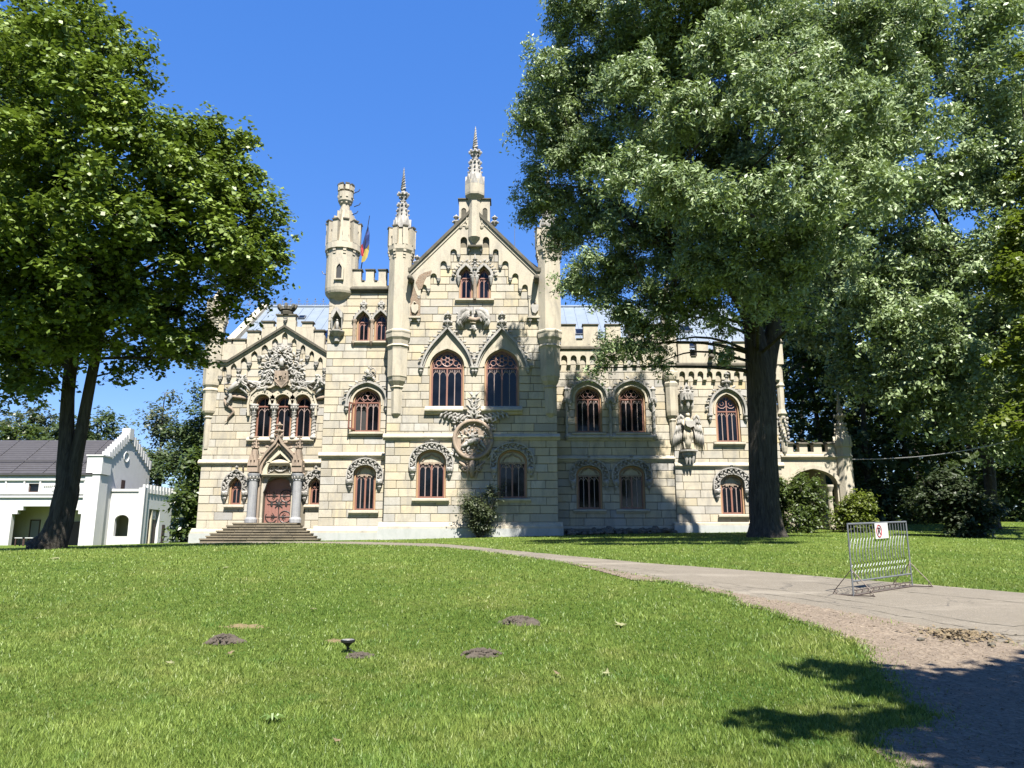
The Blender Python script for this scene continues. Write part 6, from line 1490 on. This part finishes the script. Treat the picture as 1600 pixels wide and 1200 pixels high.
for i, (x, Y, h) in enumerate([(-34,-38,19),(-21,-44,22),(-9,-40,18),(4,-46,23),(16,-41,20),(28,-38,21),(40,-44,22)]):
    wild_tree(x, Y, h, 6.5, 3200, 'leaf_wood', 270+i, 'park tree across the lawn, mirrored in the castle windows', 'park_tree', 'park trees facing the castle', .9, .12)
# trees between the house and the castle, and far trees on the left
for px, Y, h, r, mt, lb in [(256,104,22.5,5.2,'leaf_grey','pale willow-like tree between the white house and the castle'),(306,88,24,4.2,'leaf_wood','dark green tree close behind the left corner of the castle'),(242,100,12.5,3.6,'leaf_wood','bushy young tree behind the annex'),(296,92,14,3.0,'leaf_wood','dark bush-like tree beside the left corner of the castle'),(309,68,8,1.7,'leaf_shrub','low green tree at the left foot of the castle')]:
    x = (px-800)/F*Y; wild_tree(x, Y, h, r, 7500, mt, 160+k, lb, size=.45, low=.06); k += 1
for px, Y, h, r, mt in [(-10,120,21,7,'leaf_grey'),(50,125,23,7,'leaf_grey'),(100,118,19,6,'leaf_wood'),(150,120,21.5,6,'leaf_wood'),(20,110,18,6,'leaf_shrub'),(-70,118,21,7,'leaf_wood')]:
    x = (px-800)/F*Y; wild_tree(x, Y, h, r, 4500, mt, 180+k, 'distant tree rising over the roof of the white house', group='trees behind the white house', size=.6, low=.15); k += 1
# tree beside the drive, out of view on the right; its shadow lies over the gravel
bx_, by_ = 11.0, -.5; z = g(bx_, by_); r_ = random.Random(4)
cl = [(4.6,4.0,8.0,.3),(4.85,3.7,8.0,.36),(5.15,3.4,8.0,.45),(5.5,3.0,8.1,.6),(5.9,2.7,8.2,.7),(3.3,1.95,8.0,.22),(3.6,1.85,8.0,.3),(3.95,1.7,8.0,.34),(4.3,1.55,8.0,.42),(4.7,1.3,8.1,.5),(5.2,1.3,8.2,.7),(6.4,1.4,9.0,1.3),(8.0,1.2,8.6,1.9),(9.5,1.0,9.5,2.2),(11,0,10,2.6),(8.6,-.6,8.2,1.9),(5.9,.6,8.4,1.1),(5.2,.9,8.2,.7),(7.2,2.2,9.6,1.1),(10.5,1.6,9.4,1.8),(12.5,1.0,9,2.2),(4.3,-.3,8.0,.55,.8),(4.9,.0,8.1,.6,.8),(12,-2,10,2.4),(9.6,-2.2,9,2)]
make_tree('walnut_tree', (bx_, by_, z), 'leafy tree by the gravel verge, its shadow across the drive', [[(bx_, by_, z-.3, .5), (bx_, by_, z+1, .4), (bx_-.3, by_+.3, z+5, .3), (bx_-.8, by_+.6, z+9, .12)]], cl, 34000, .26, .65, 'leaf_ash', 'bark', 61, tw_r=.38, per=18, keep=lambda P: P[:, 0] > .78*P[:, 1]+.6)

def shrub(name, px, py, r, h, n, mat, label, seed, size=.16, Y=None, airy=False, group=None):
    b_ = on_ground(px, py) if Y is None else Vector((at(px, py, Y).x, Y, g(at(px, py, Y).x, Y)))
    r_ = random.Random(seed); cl = []; stems = []
    for i in range(16 if not airy else 22):
        t = r_.random()**.8; a = r_.uniform(0, 6.283); q = r*r_.uniform(.1, .8)*(math.sin(math.pi*(.22+.68*t)) if not airy else (.35+.5*t))
        cl.append((b_.x+q*math.cos(a), b_.y+q*math.sin(a), b_.z+h*(.14+.74*t), r*(.42 if not airy else .24)*r_.uniform(.75, 1.2)))
    for i in range(6):
        a = i*1.05+r_.random(); stems.append([(b_.x+.08*math.cos(a), b_.y+.08*math.sin(a), b_.z-.1, .035), (b_.x+.3*r*math.cos(a), b_.y+.3*r*math.sin(a), b_.z+h*.4, .025), (b_.x+.6*r*math.cos(a), b_.y+.6*r*math.sin(a), b_.z+h*.85, .008)])
    return make_tree(name, (b_.x, b_.y, b_.z), label, stems, cl, n, size, .5, mat, 'bark', seed, group, tw_r=.28, per=14, fill=.3, cat='shrub', twigs=40)
shrub('shrub', 750, 838, 1.9, 3.3, 5600, 'leaf_grey', 'loose grey-green shrub against the wall under the medallion', 71, .15, 45.3, True)
shrub('shrub', 1262, 832, 1.75, 3.1, 8000, 'leaf_shrub', 'tall leafy shrub in front of the porch arch', 72, .2, 45.5)
shrub('shrub', 1218, 834, 1.1, 3.4, 4000, 'leaf_shrub', 'narrow leafy shrub behind the foot of the ash', 75, .2, 45.8)
shrub('shrub', 1342, 826, 1.6, 2.2, 7000, 'leaf_yellow', 'bright green rounded shrub beside the porch pillar', 73, .2, 46.5)
shrub('shrub', 1494, 842, 2.05, 3.5, 15000, 'leaf_shaded', 'dark round bush alone on the right lawn', 74, .22, 41.0)

# ------------------------------------------------------------------ barrier with its sign
A, B = on_ground(1334, 934), on_ground(1426, 919); A.z += .02; B.z += .02
U = Vector((B.x-A.x, B.y-A.y, 0)); W = U.length; U.normalize(); V = Vector((-U.y, U.x, 0)); tilt = (B.z-A.z)/W
bar_ = empty('crowd_barrier', A, 'grey wrought-metal barrier with wavy bars and scrolled feet on the drive', 'barrier')
def bp(u, z, v=0.0): return Vector((A.x, A.y, A.z))+U*u+V*v+Vector((0, 0, z+tilt*u))
zb_, zt_ = .25, 1.24
fr = MB()
for u in (0, W): fr.tube([bp(u, 0), bp(u, zt_)], .014, 6)
fr.tube([bp(0, zt_), bp(W, zt_)], .017, 6); fr.tube([bp(0, zb_), bp(W, zb_)], .015, 6); fr.build('frame', 'galvanised', bar_)
nb_ = 20
for k in range(1, nb_):
    u = W*k/nb_; d = W/nb_*.95
    MB().tube([bp(u, zt_), bp(u, .98), bp(u-d*.35, .93), bp(u-d*.9, .80), bp(u-d, .74), bp(u-d, .58), bp(u-d*.55, .53), bp(u-d, .48), bp(u-d*.55, .43), bp(u-d, .38), bp(u-d, zb_)], .0075, 5).build('bar', 'galvanised', bar_)
ft = MB().tube([bp(0, .02), bp(W, .02)], .014, 5); ft.tube([bp(0, .10), bp(W, .10)], .010, 5)
for k in range(11):
    u = W*(k+.5)/11; ft.tube([bp(u+.035*(1-t*.7)*math.cos(t*9), .06+.035*(1-t*.7)*math.sin(t*9)) for t in [i/9 for i in range(10)]], .006, 4)
ft.build('bottom_scrollwork', 'galv_rust', bar_)
for u in (0, W):
    for s_ in (-1, 1):
        f_ = MB().tube([bp(u, .02), bp(u, .02, s_*.38)], .011, 5); f_.tube([bp(u, .46), bp(u, .12, s_*.31), bp(u, .02, s_*.38)], .008, 5)
        f_.tube([bp(u, .06+.045*(1-.7*t)*math.sin(t*8+1), s_*(.33+.045*(1-.7*t)*math.cos(t*8+1))) for t in [i/10 for i in range(11)]], .007, 4)
        f_.build('foot', 'galv_rust', bar_)
    q = 1 if u == 0 else -1
    MB().tube([bp(u, .5), bp(u+q*.14, zb_), bp(u+q*.2, zb_-.05)], .008, 5).build('brace', 'galv_rust', bar_)
def su_(a, b_, v=-.03): return bp(a, b_, v)
s0, s1, sz0, sz1 = W*.415, W*.635, .95, 1.235
sc0 = empty('no_parking_sign', bp(s0, sz0, -.03), 'white no-parking notice with a red ring tied to the barrier', 'sign')
bd = MB().add([su_(s0, sz0), su_(s1, sz0+.004), su_(s1, sz1+.004), su_(s0, sz1), su_(s0, sz0, -.022), su_(s1, sz0+.004, -.022), su_(s1, sz1+.004, -.022), su_(s0, sz1, -.022)], [(0,1,2,3),(7,6,5,4),(0,4,5,1),(1,5,6,2),(2,6,7,3),(3,7,4,0)]).build('board', 'white_board', sc0)
sw_, sh_ = s1-s0, sz1-sz0; cu, cz_ = s0+sw_*.27, sz0+sh_*.5
MB().tube([su_(cu+sw_*.19*math.cos(t), cz_+sh_*.38*math.sin(t), -.033) for t in np.linspace(0, 2*math.pi, 25)], .009, 5).tube([su_(cu-sw_*.13, cz_+sh_*.26, -.036), su_(cu+sw_*.13, cz_-sh_*.26, -.036)], .007, 5).build('red_ring', 'print_red', sc0)
pl = MB(); pl.tube([su_(cu-sw_*.06, cz_-sh_*.2, -.033), su_(cu-sw_*.06, cz_+sh_*.2, -.033)], .010, 5)
pl.tube([su_(cu-sw_*.06, cz_+sh_*.2, -.033), su_(cu+sw_*.05, cz_+sh_*.18, -.033), su_(cu+sw_*.08, cz_+sh_*.09, -.033), su_(cu+sw_*.05, cz_, -.033), su_(cu-sw_*.06, cz_-sh_*.02, -.033)], .010, 5); pl.build('letter', 'print_black', sc0)
ang = math.atan2(U.y, U.x)
for txt, zz in (('NU', .80), ('PARCAŢI', .63), ('NO', .36), ('PARKING', .19)):
    cu_ = bpy.data.curves.new('lettering', 'FONT'); cu_.body = txt; cu_.size = sh_*.17; cu_.align_x = 'CENTER'; cu_.align_y = 'CENTER'; cu_.extrude = .001
    to = bpy.data.objects.new('lettering', cu_); col.objects.link(to); dg = bpy.context.evaluated_depsgraph_get(); me = bpy.data.meshes.new_from_object(to.evaluated_get(dg)); bpy.data.objects.remove(to)
    me.materials.append(MATS['print_black']); me.transform(Matrix.Translation(su_(s0+sw_*.74, sz0+sh_*zz, -.026)) @ Matrix.Rotation(ang, 4, 'Z') @ Matrix.Rotation(math.pi/2, 4, 'X')); link('lettering', me, sc0)

# ------------------------------------------------------------------ flag on its leaning pole
fb = at(565.5, 412, 49.2); ftp = at(577.5, 337, 48.8)
fl = empty('flag_pole', fb-Vector((0, 0, 1.2)), 'dark leaning pole with a furled blue, yellow and red flag beside the round turret', 'flag')
dv = (ftp-fb).normalized(); MB().tube([fb-dv*1.6, ftp], [.045, .025], 6).build('pole', 'iron', fl)
def fpx(px, py, d=0): return at(px, py, 49.0+d)
def cloth(name, L_, mat):
    m_ = MB(); n = len(L_); vs = [fpx(*p) for p in L_]+[fpx(p[0], p[1], (p[2] if len(p) > 2 else 0)+.05) for p in L_]
    m_.add(vs, [tuple(range(n-1, -1, -1)), tuple(range(n, 2*n))]+[(i, (i+1) % n, n+(i+1) % n, n+i) for i in range(n)]); m_.build(name, mat, fl)
cloth('blue_band', [(575.2,352,0),(577.5,366,-.15),(577,381,0),(573,388,.1),(568,391,.15),(566.5,381,0),(570,368,-.1)], 'flag_blue')
cloth('yellow_band', [(577,381,0),(576.5,392,.1),(574,402,0),(570,408.5,-.1),(564.5,410,0),(566,399,.1),(568,391,.15),(573,388,.1)], 'flag_yellow')
cloth('red_band', [(568,391,.15),(569,398,.1),(568.5,402,.05),(564.5,400,.1),(563,384,.0),(566.5,381,0)], 'flag_red')

# ------------------------------------------------------------------ string lights over the right lawn
p0 = at(1328, 718, 49.4); p1 = Vector((30.0, 33.0, 11.2)); q1 = at(1600, 671, 40); p1 = q1+(q1-p0)*.3
lt = empty('string_lights', p0, 'white cable with hanging bulbs running from the porch pillar into the trees', 'string lights')
cb2 = []
for i in range(25):
    t = i/24; p = p0.lerp(p1, t); p.z -= 1.1*math.sin(math.pi*t)*.55; cb2.append(p)
MB().tube(cb2, .03, 5).build('cable', 'cable', lt)
l2 = empty('string_lights', at(1405, 690, 56), 'sagging row of small pale bulbs under the dark trees', 'string lights')
a0, a1 = at(1400, 688, 57), at(1570, 690, 54); pts = []
for i in range(25):
    t = i/24; p = a0.lerp(a1, t); p.z -= 1.75*(1-(2*t-1)**2); pts.append(p)
MB().tube(pts, .012, 4).build('cable', 'plastic_black', l2)
bl = MB().rings((0, 0), [(-.16, .02), (-.13, .055), (-.07, .06), (-.02, .025), (.03, .025)], 7).build('bulb', 'bulb'); bme = bl.data; bpy.data.objects.remove(bl)
for i in range(1, 25, 2): link('bulb', bme, l2, pts[i]-Vector((0, 0, .03)), 0, (1.3, 1.3, 1.5))

# ------------------------------------------------------------------ things on the lawn
sp0 = on_ground(543, 1021); sx = .0
gl = empty('garden_spotlight', sp0, 'small black spike spotlight stuck in the lawn', 'spotlight')
MB().tube([sp0-Vector((0, 0, .06)), sp0+Vector((0, 0, .09))], [.012, .018], 7).build('spike', 'plastic_black', gl)
MB().rings((sp0.x, sp0.y), [(sp0.z+.075, .018), (sp0.z+.105, .045), (sp0.z+.125, .083), (sp0.z+.15, .088), (sp0.z+.155, .078)], 14).build('lamp_head', 'plastic_black', gl, smooth=False)
MB().rings((sp0.x, sp0.y), [(sp0.z+.1552, .072), (sp0.z+.158, .070)], 14).build('lens', 'glass_grey', gl)
MB().tube([sp0+Vector((.01, 0, .06)), sp0+Vector((.06, -.03, .03)), sp0+Vector((.12, -.05, .012)), sp0+Vector((.2, -.03, -.01))], .006, 5).build('cord', 'plastic_black', gl)
BARE = []
def mound(px, py, w, h, name, mat, label, cat, group, seed, depth=.6, kind=None):
    c = on_ground(px, py); r_ = random.Random(seed); q = MB(); n, m_ = 26, 9; vs = [(c.x, c.y, c.z+h)]; fs = []
    for j in range(1, m_+1):
        for k in range(n):
            a = 2*math.pi*k/n; t = j/m_; rr = w*.5*t*(1+.26*math.sin(2*a+seed*1.7)+.2*math.sin(5*a+2*seed)+.13*math.sin(9*a+seed)); x = c.x+rr*math.cos(a); y = c.y+rr*depth*2*math.sin(a)
            z = g(x, y)-.012+h*(1-t*t)*(.75+.5*r_.random())+(.02*r_.random() if t < .95 else 0); vs.append((x, y, z))
    for k in range(n):
        fs.append((0, 1+k, 1+(k+1) % n))
        for j in range(m_-1): fs.append((1+j*n+k, 1+(j+1)*n+k, 1+(j+1)*n+(k+1) % n, 1+j*n+(k+1) % n))
    q.add(vs, fs)
    for i in range(int(150*w/.4) if h > .02 else 0):                       # clods
        a, rr = r_.uniform(0, 6.28), w*.55*math.sqrt(r_.random()); x, y = c.x+rr*math.cos(a), c.y+rr*depth*2*math.sin(a); s_ = r_.uniform(.006, .026); q.blob((x, y, g(x, y)+h*max(0, 1-(rr/(w*.5))**2)+s_*.3), (s_, s_*r_.uniform(.7, 1.2), s_*.8), 5, 4)
    BARE.append((c.x, c.y, w*.55, w*.55*depth*2))
    return q.build(name, mat, None, label=label, cat=cat, group=group, kind=kind, loc=tuple(c))
mound(350, 1004, .40, .09, 'molehill', 'soil', 'dark crumbly molehill beside a patch of dry grass', 'molehill', 'molehills', 1, .45)
mound(812, 974, .56, .085, 'molehill', 'soil', 'wide brown molehill alone in the middle of the lawn', 'molehill', 'molehills', 2, .4)
mound(752, 1023, .45, .05, 'molehill', 'soil', 'low flattened molehill among weeds near the spotlight', 'molehill', 'molehills', 3, .4)
mound(562, 1026, .3, .025, 'molehill', 'soil', 'thin scatter of dark soil by the foot of the spotlight', 'molehill', 'molehills', 4, .4)
mound(382, 979, .6, .008, 'dry_patch', 'dry_grass', 'straw-coloured dry patch in the lawn', None, None, 5, .35, 'structure')
mound(524, 1002, .3, .008, 'dry_patch', 'dry_grass', 'small straw-coloured patch behind the spotlight', None, None, 6, .35, 'structure')
def maple_leaf(px, py, s_, mat, label, seed, lift=.045):
    c = on_ground(px, py); r_ = random.Random(seed); a0 = r_.uniform(0, 6.28); P = []
    tips = [(0, 1.0), (36, .45), (58, .92), (88, .42), (118, .62), (150, .3), (180, .25), (210, .3), (242, .62), (272, .42), (302, .92), (324, .45)]
    for d, rr in tips: P.append((rr*math.sin(R(d)), rr*math.cos(R(d))))
    q = MB(); vs = [(c.x, c.y, c.z+lift+.01)]
    for x, y in P:
        X, Y_ = x*math.cos(a0)-y*math.sin(a0), x*math.sin(a0)+y*math.cos(a0); vs.append((c.x+X*s_, c.y+Y_*s_, c.z+lift+.03*(x*x+y*y)*r_.uniform(-.4, 1.2)+.12*s_*Y_))
    vs += [(x, y, z-.002) for x, y, z in vs]; n = len(P); k = n+1
    fs = [(0, 1+i, 1+(i+1) % n) for i in range(n)]+[(k, k+1+(i+1) % n, k+1+i) for i in range(n)]+[(1+i, k+1+i, k+1+(i+1) % n, 1+(i+1) % n) for i in range(n)]
    q.add(vs, fs); q.tube([(c.x, c.y, c.z+lift), (c.x-.6*s_*math.sin(a0+3.1), c.y+.6*s_*math.cos(a0+3.1), c.z+lift*.6)], .002, 4)
    return q.build('fallen_leaf', mat, None, label=label, cat='leaf', group='fallen leaves on the lawn', loc=tuple(c))
maple_leaf(972, 981, .13, 'leaf_dry', 'pale maple leaf lying to the right of the wide molehill', 1)
maple_leaf(948, 1059, .075, 'leaf_dry', 'small curled pale leaf on the grass', 2)
maple_leaf(267, 1042, .07, 'leaf_dry', 'yellowish leaf on open grass below the dark molehill', 3)
maple_leaf(354, 889, .11, 'leaf_dry', 'dry leaf on the upper lawn', 4); maple_leaf(489, 956, .07, 'leaf_dry', 'tiny pale leaf above the spotlight', 5)
maple_leaf(358, 1027, .06, 'leaf_brown', 'brown leaf just below the dark molehill', 6)
maple_leaf(88, 874, .2, 'leaf_dry', 'pale leaf on the grass at the foot of the maple', 7)
maple_leaf(872, 1060, .05, 'leaf_brown', 'small brown leaf beside the curled pale one', 8); maple_leaf(527, 1168, .04, 'leaf_brown', 'brown leaf scrap in the near grass', 9)
wc = on_ground(425, 1130); wd = MB()
for k in range(7):
    a = k*.9; wd.tube([wc+Vector((0, 0, .01)), wc+Vector((.06*math.cos(a), .05*math.sin(a), .06)), wc+Vector((.11*math.cos(a), .10*math.sin(a), .045))], [.006, .014, .003], 4)
wd.build('weed_rosette', 'weed_green', None, label='broad-leaved weed in the near lawn', cat='weed', loc=tuple(wc))
# leaf litter and stones on the gravel
lc = on_ground(1503, 996); q = np.random.default_rng(5); n = 420; C = np.stack([lc.x+q.normal(0, .26, n), lc.y+q.normal(0, .20, n), np.zeros(n)], 1); C[:, 2] = gnp(C[:, 0], C[:, 1])+.03+q.uniform(0, .07, n)*np.exp(-((C[:, 0]-lc.x)**2+(C[:, 1]-lc.y)**2)*12)
Vv = leaf_cloud(C, np.tile([0, 0, 1.0], (n, 1)), .075, .5, None, 8); me = npmesh('leaf_litter', Vv, np.arange(len(Vv)), 4, 'leaf_brown')
tag(link('leaf_litter', me), 'small heap of brown leaf litter at the edge of the drive', 'leaf heap', kind='stuff')
def rock(name, c, s_, seed, mat, label, cat, group):
    r_ = random.Random(seed); m_ = MB().blob((0, 0, 0), (s_, s_*r_.uniform(.6, 1), s_*r_.uniform(.4, .75)), 8, 6, Matrix.Rotation(r_.uniform(0, 6), 3, 'Z') @ Matrix.Rotation(r_.uniform(-.4, .4), 3, 'X'))
    m_.v = [tuple(Vector(v)*r_.uniform(.78, 1.15)+c) for v in m_.v]; return m_.build(name, mat, None, label=label, cat=cat, group=group, loc=tuple(c))
for i, (px, py, s_) in enumerate([(1439, 1003, .05), (1550, 1012, .045)]):
    c = on_ground(px, py); rock('stone', c+Vector((0, 0, .03)), s_, 300+i, 'stone_dark', ['dark stone on the gravel left of the leaf litter', 'dark stone on the gravel right of the leaf litter'][i], 'stone', 'stones on the gravel')
# loose pebbles
n = 15000; r2 = np.random.default_rng(9); xs = r2.uniform(1.0, 13, n*3); ys = r2.uniform(3.2, 19, n*3); ok = inside(xs, ys, verge_poly) & (xs < .7*ys+2); xs, ys = xs[ok][:n], ys[ok][:n]; n = len(xs)
s_ = (r2.uniform(.003, .010, n)*(1+(r2.random(n) > .95)*1.6))[:, None, None]; P = np.array([(1,0,0),(-1,0,0),(0,1,0),(0,-1,0),(0,0,.7),(0,0,-.7)], float)[None]*s_*r2.uniform(.6, 1.2, (n, 6, 1))
ct = np.stack([xs, ys, gnp(xs, ys)+.014], 1); Vv = (ct[:, None]+P).reshape(-1, 3); Ft = np.array([(4,0,2),(4,2,1),(4,1,3),(4,3,0),(5,2,0),(5,1,2),(5,3,1),(5,0,3)]); Fi = (Ft[None]+np.arange(n)[:, None, None]*6).ravel()
tag(link('pebbles', npmesh('pebbles', Vv, Fi, 3, 'gravel')), 'loose pebbles strewn over the gravel shoulder', 'pebbles', kind='stuff')
# rubble heaped along the foot of the right wing
r_ = random.Random(12)
for i in range(58):
    px = r_.uniform(884, 1058); f = r_.random(); yy = RW.Y-.45-f*.9; x = Xat(px, 825, yy); s_ = r_.uniform(.12, .32)
    rock('rubble_stone', Vector((x, yy, g(x, yy)+s_*.3+(1-f)*.28*r_.random())), s_, 400+i, 'bark_stone', 'rough grey stone in the rubble heap along the foot of the right wing', 'stone', 'rubble along the right wing')
# garden tables outside the white house
for px, lb in ((34, 'pale garden table outside the white house nearer its door'), (46, 'pale garden table by the foot of the maple, outside the white house')):
    p = at(px, 850, 70); z = g(p.x, 70); t_ = empty('garden_table', (p.x, 70, z), lb, 'table', 'garden tables outside the white house')
    MB().box(p.x-.45, p.x+.45, 69.6, 70.4, z+.68, z+.75).build('tabletop', 'white_board', t_)
    for sx_ in (-.38, .38):
        for sy_ in (-.32, .32): MB().box(p.x+sx_-.04, p.x+sx_+.04, 70+sy_-.04, 70+sy_+.04, z, z+.68).build('leg', 'timber_brown', t_)

# ------------------------------------------------------------------ grass blades
def vnoise(x, y, s, seed):                            # smooth value noise
    q = np.random.default_rng(seed); T = q.random((128, 128)); u, v = x/s, y/s; i, j = np.floor(u).astype(int), np.floor(v).astype(int); a, b_ = u-i, v-j
    a = a*a*(3-2*a); b_ = b_*b_*(3-2*b_); I = lambda p, r: T[p % 128, r % 128]
    return (I(i, j)*(1-a)+I(i+1, j)*a)*(1-b_)+(I(i, j+1)*(1-a)+I(i+1, j+1)*a)*b_-.5
def blades(n, y0, y1, seed, wmul=1.0):
    q = np.random.default_rng(seed)
    y = 1/(1/y0+(1/y1-1/y0)*q.random(n))              # density falls with the square of distance
    x = (q.random(n)*2-1)*(.74*y+2.2)
    bad = inside(x, y, path_poly) | inside(x+q.normal(0, .2, n), y+q.normal(0, .2, n), verge_coarse)
    for bx, by, ra, rb in BARE: bad |= (((x-bx)/ra)**2+((y-by)/rb)**2 < q.uniform(.1, .95, n))
    bad |= (y > 45.6) & (x < 3.5); bad |= (y > 44.8) & (x > -19) & (x < -11)
    x, y = x[~bad], y[~bad]; n = len(x); z = gnp(x, y)-.004
    # patchiness
    f1 = 1.5*vnoise(x, y, 1.1, 1)+vnoise(x, y, .45, 2); f2 = 1.6*vnoise(x, y, .16, 3)+1.2*vnoise(x, y, .07, 4); f3 = 1.6*vnoise(x, y, 3.2, 5)
    h = (.032+.010*f1+.009*f2)*q.uniform(.55, 1.5, n)*(1+.012*y); h = np.maximum(h, .012)
    tall = q.random(n) > .985; h[tall] *= 1.7
    w = (.0016+.00055*y)*q.uniform(.6, 1.35, n)*wmul
    a = q.uniform(0, 2*np.pi, n); lean = q.uniform(.1, .95, n)*h; la = q.uniform(0, 2*np.pi, n)
    dx, dy = np.cos(a)*w, np.sin(a)*w
    p0 = np.stack([x-dx, y-dy, z], 1); p1 = np.stack([x+dx, y+dy, z], 1); p2 = np.stack([x+np.cos(la)*lean, y+np.sin(la)*lean, z+h], 1)
    V = np.stack([p0, p1, p2], 1).reshape(-1, 3)
    var = np.clip(.40+.22*f1+.20*f2+.22*f3+q.normal(0, .2, n), 0, 1); dry = q.random(n) > .985; var[dry] = 1
    return npmesh('lawn_grass', V, np.arange(len(V)), 3, 'blade', np.repeat(var, 3))
gr = link('lawn_grass', blades(900000, 3.4, 62, 91)); tag(gr, 'short mown grass covering the lawn', 'grass', kind='stuff')
# ragged tufts along the drive's edge
q = np.random.default_rng(17); L_ = np.concatenate([verge_low[100:], far_s[20:-10], mid_s[75:]]); k = q.integers(0, len(L_), 26000); x = L_[k, 0]+q.normal(0, .07, 26000); y = L_[k, 1]+q.normal(0, .07, 26000); z = gnp(x, y)
h = q.uniform(.015, .06, len(x)); w = .003+.0006*y; a = q.uniform(0, 6.28, len(x)); la = q.uniform(0, 6.28, len(x))
V = np.stack([np.stack([x-np.cos(a)*w, y-np.sin(a)*w, z], 1), np.stack([x+np.cos(a)*w, y+np.sin(a)*w, z], 1), np.stack([x+np.cos(la)*h*.6, y+np.sin(la)*h*.6, z+h], 1)], 1).reshape(-1, 3)
tag(link('edge_grass', npmesh('edge_grass', V, np.arange(len(V)), 3, 'blade', np.repeat(q.uniform(0, .9, len(x)), 3))), 'ragged grass tufts fringing the edges of the drive', 'grass', kind='stuff')
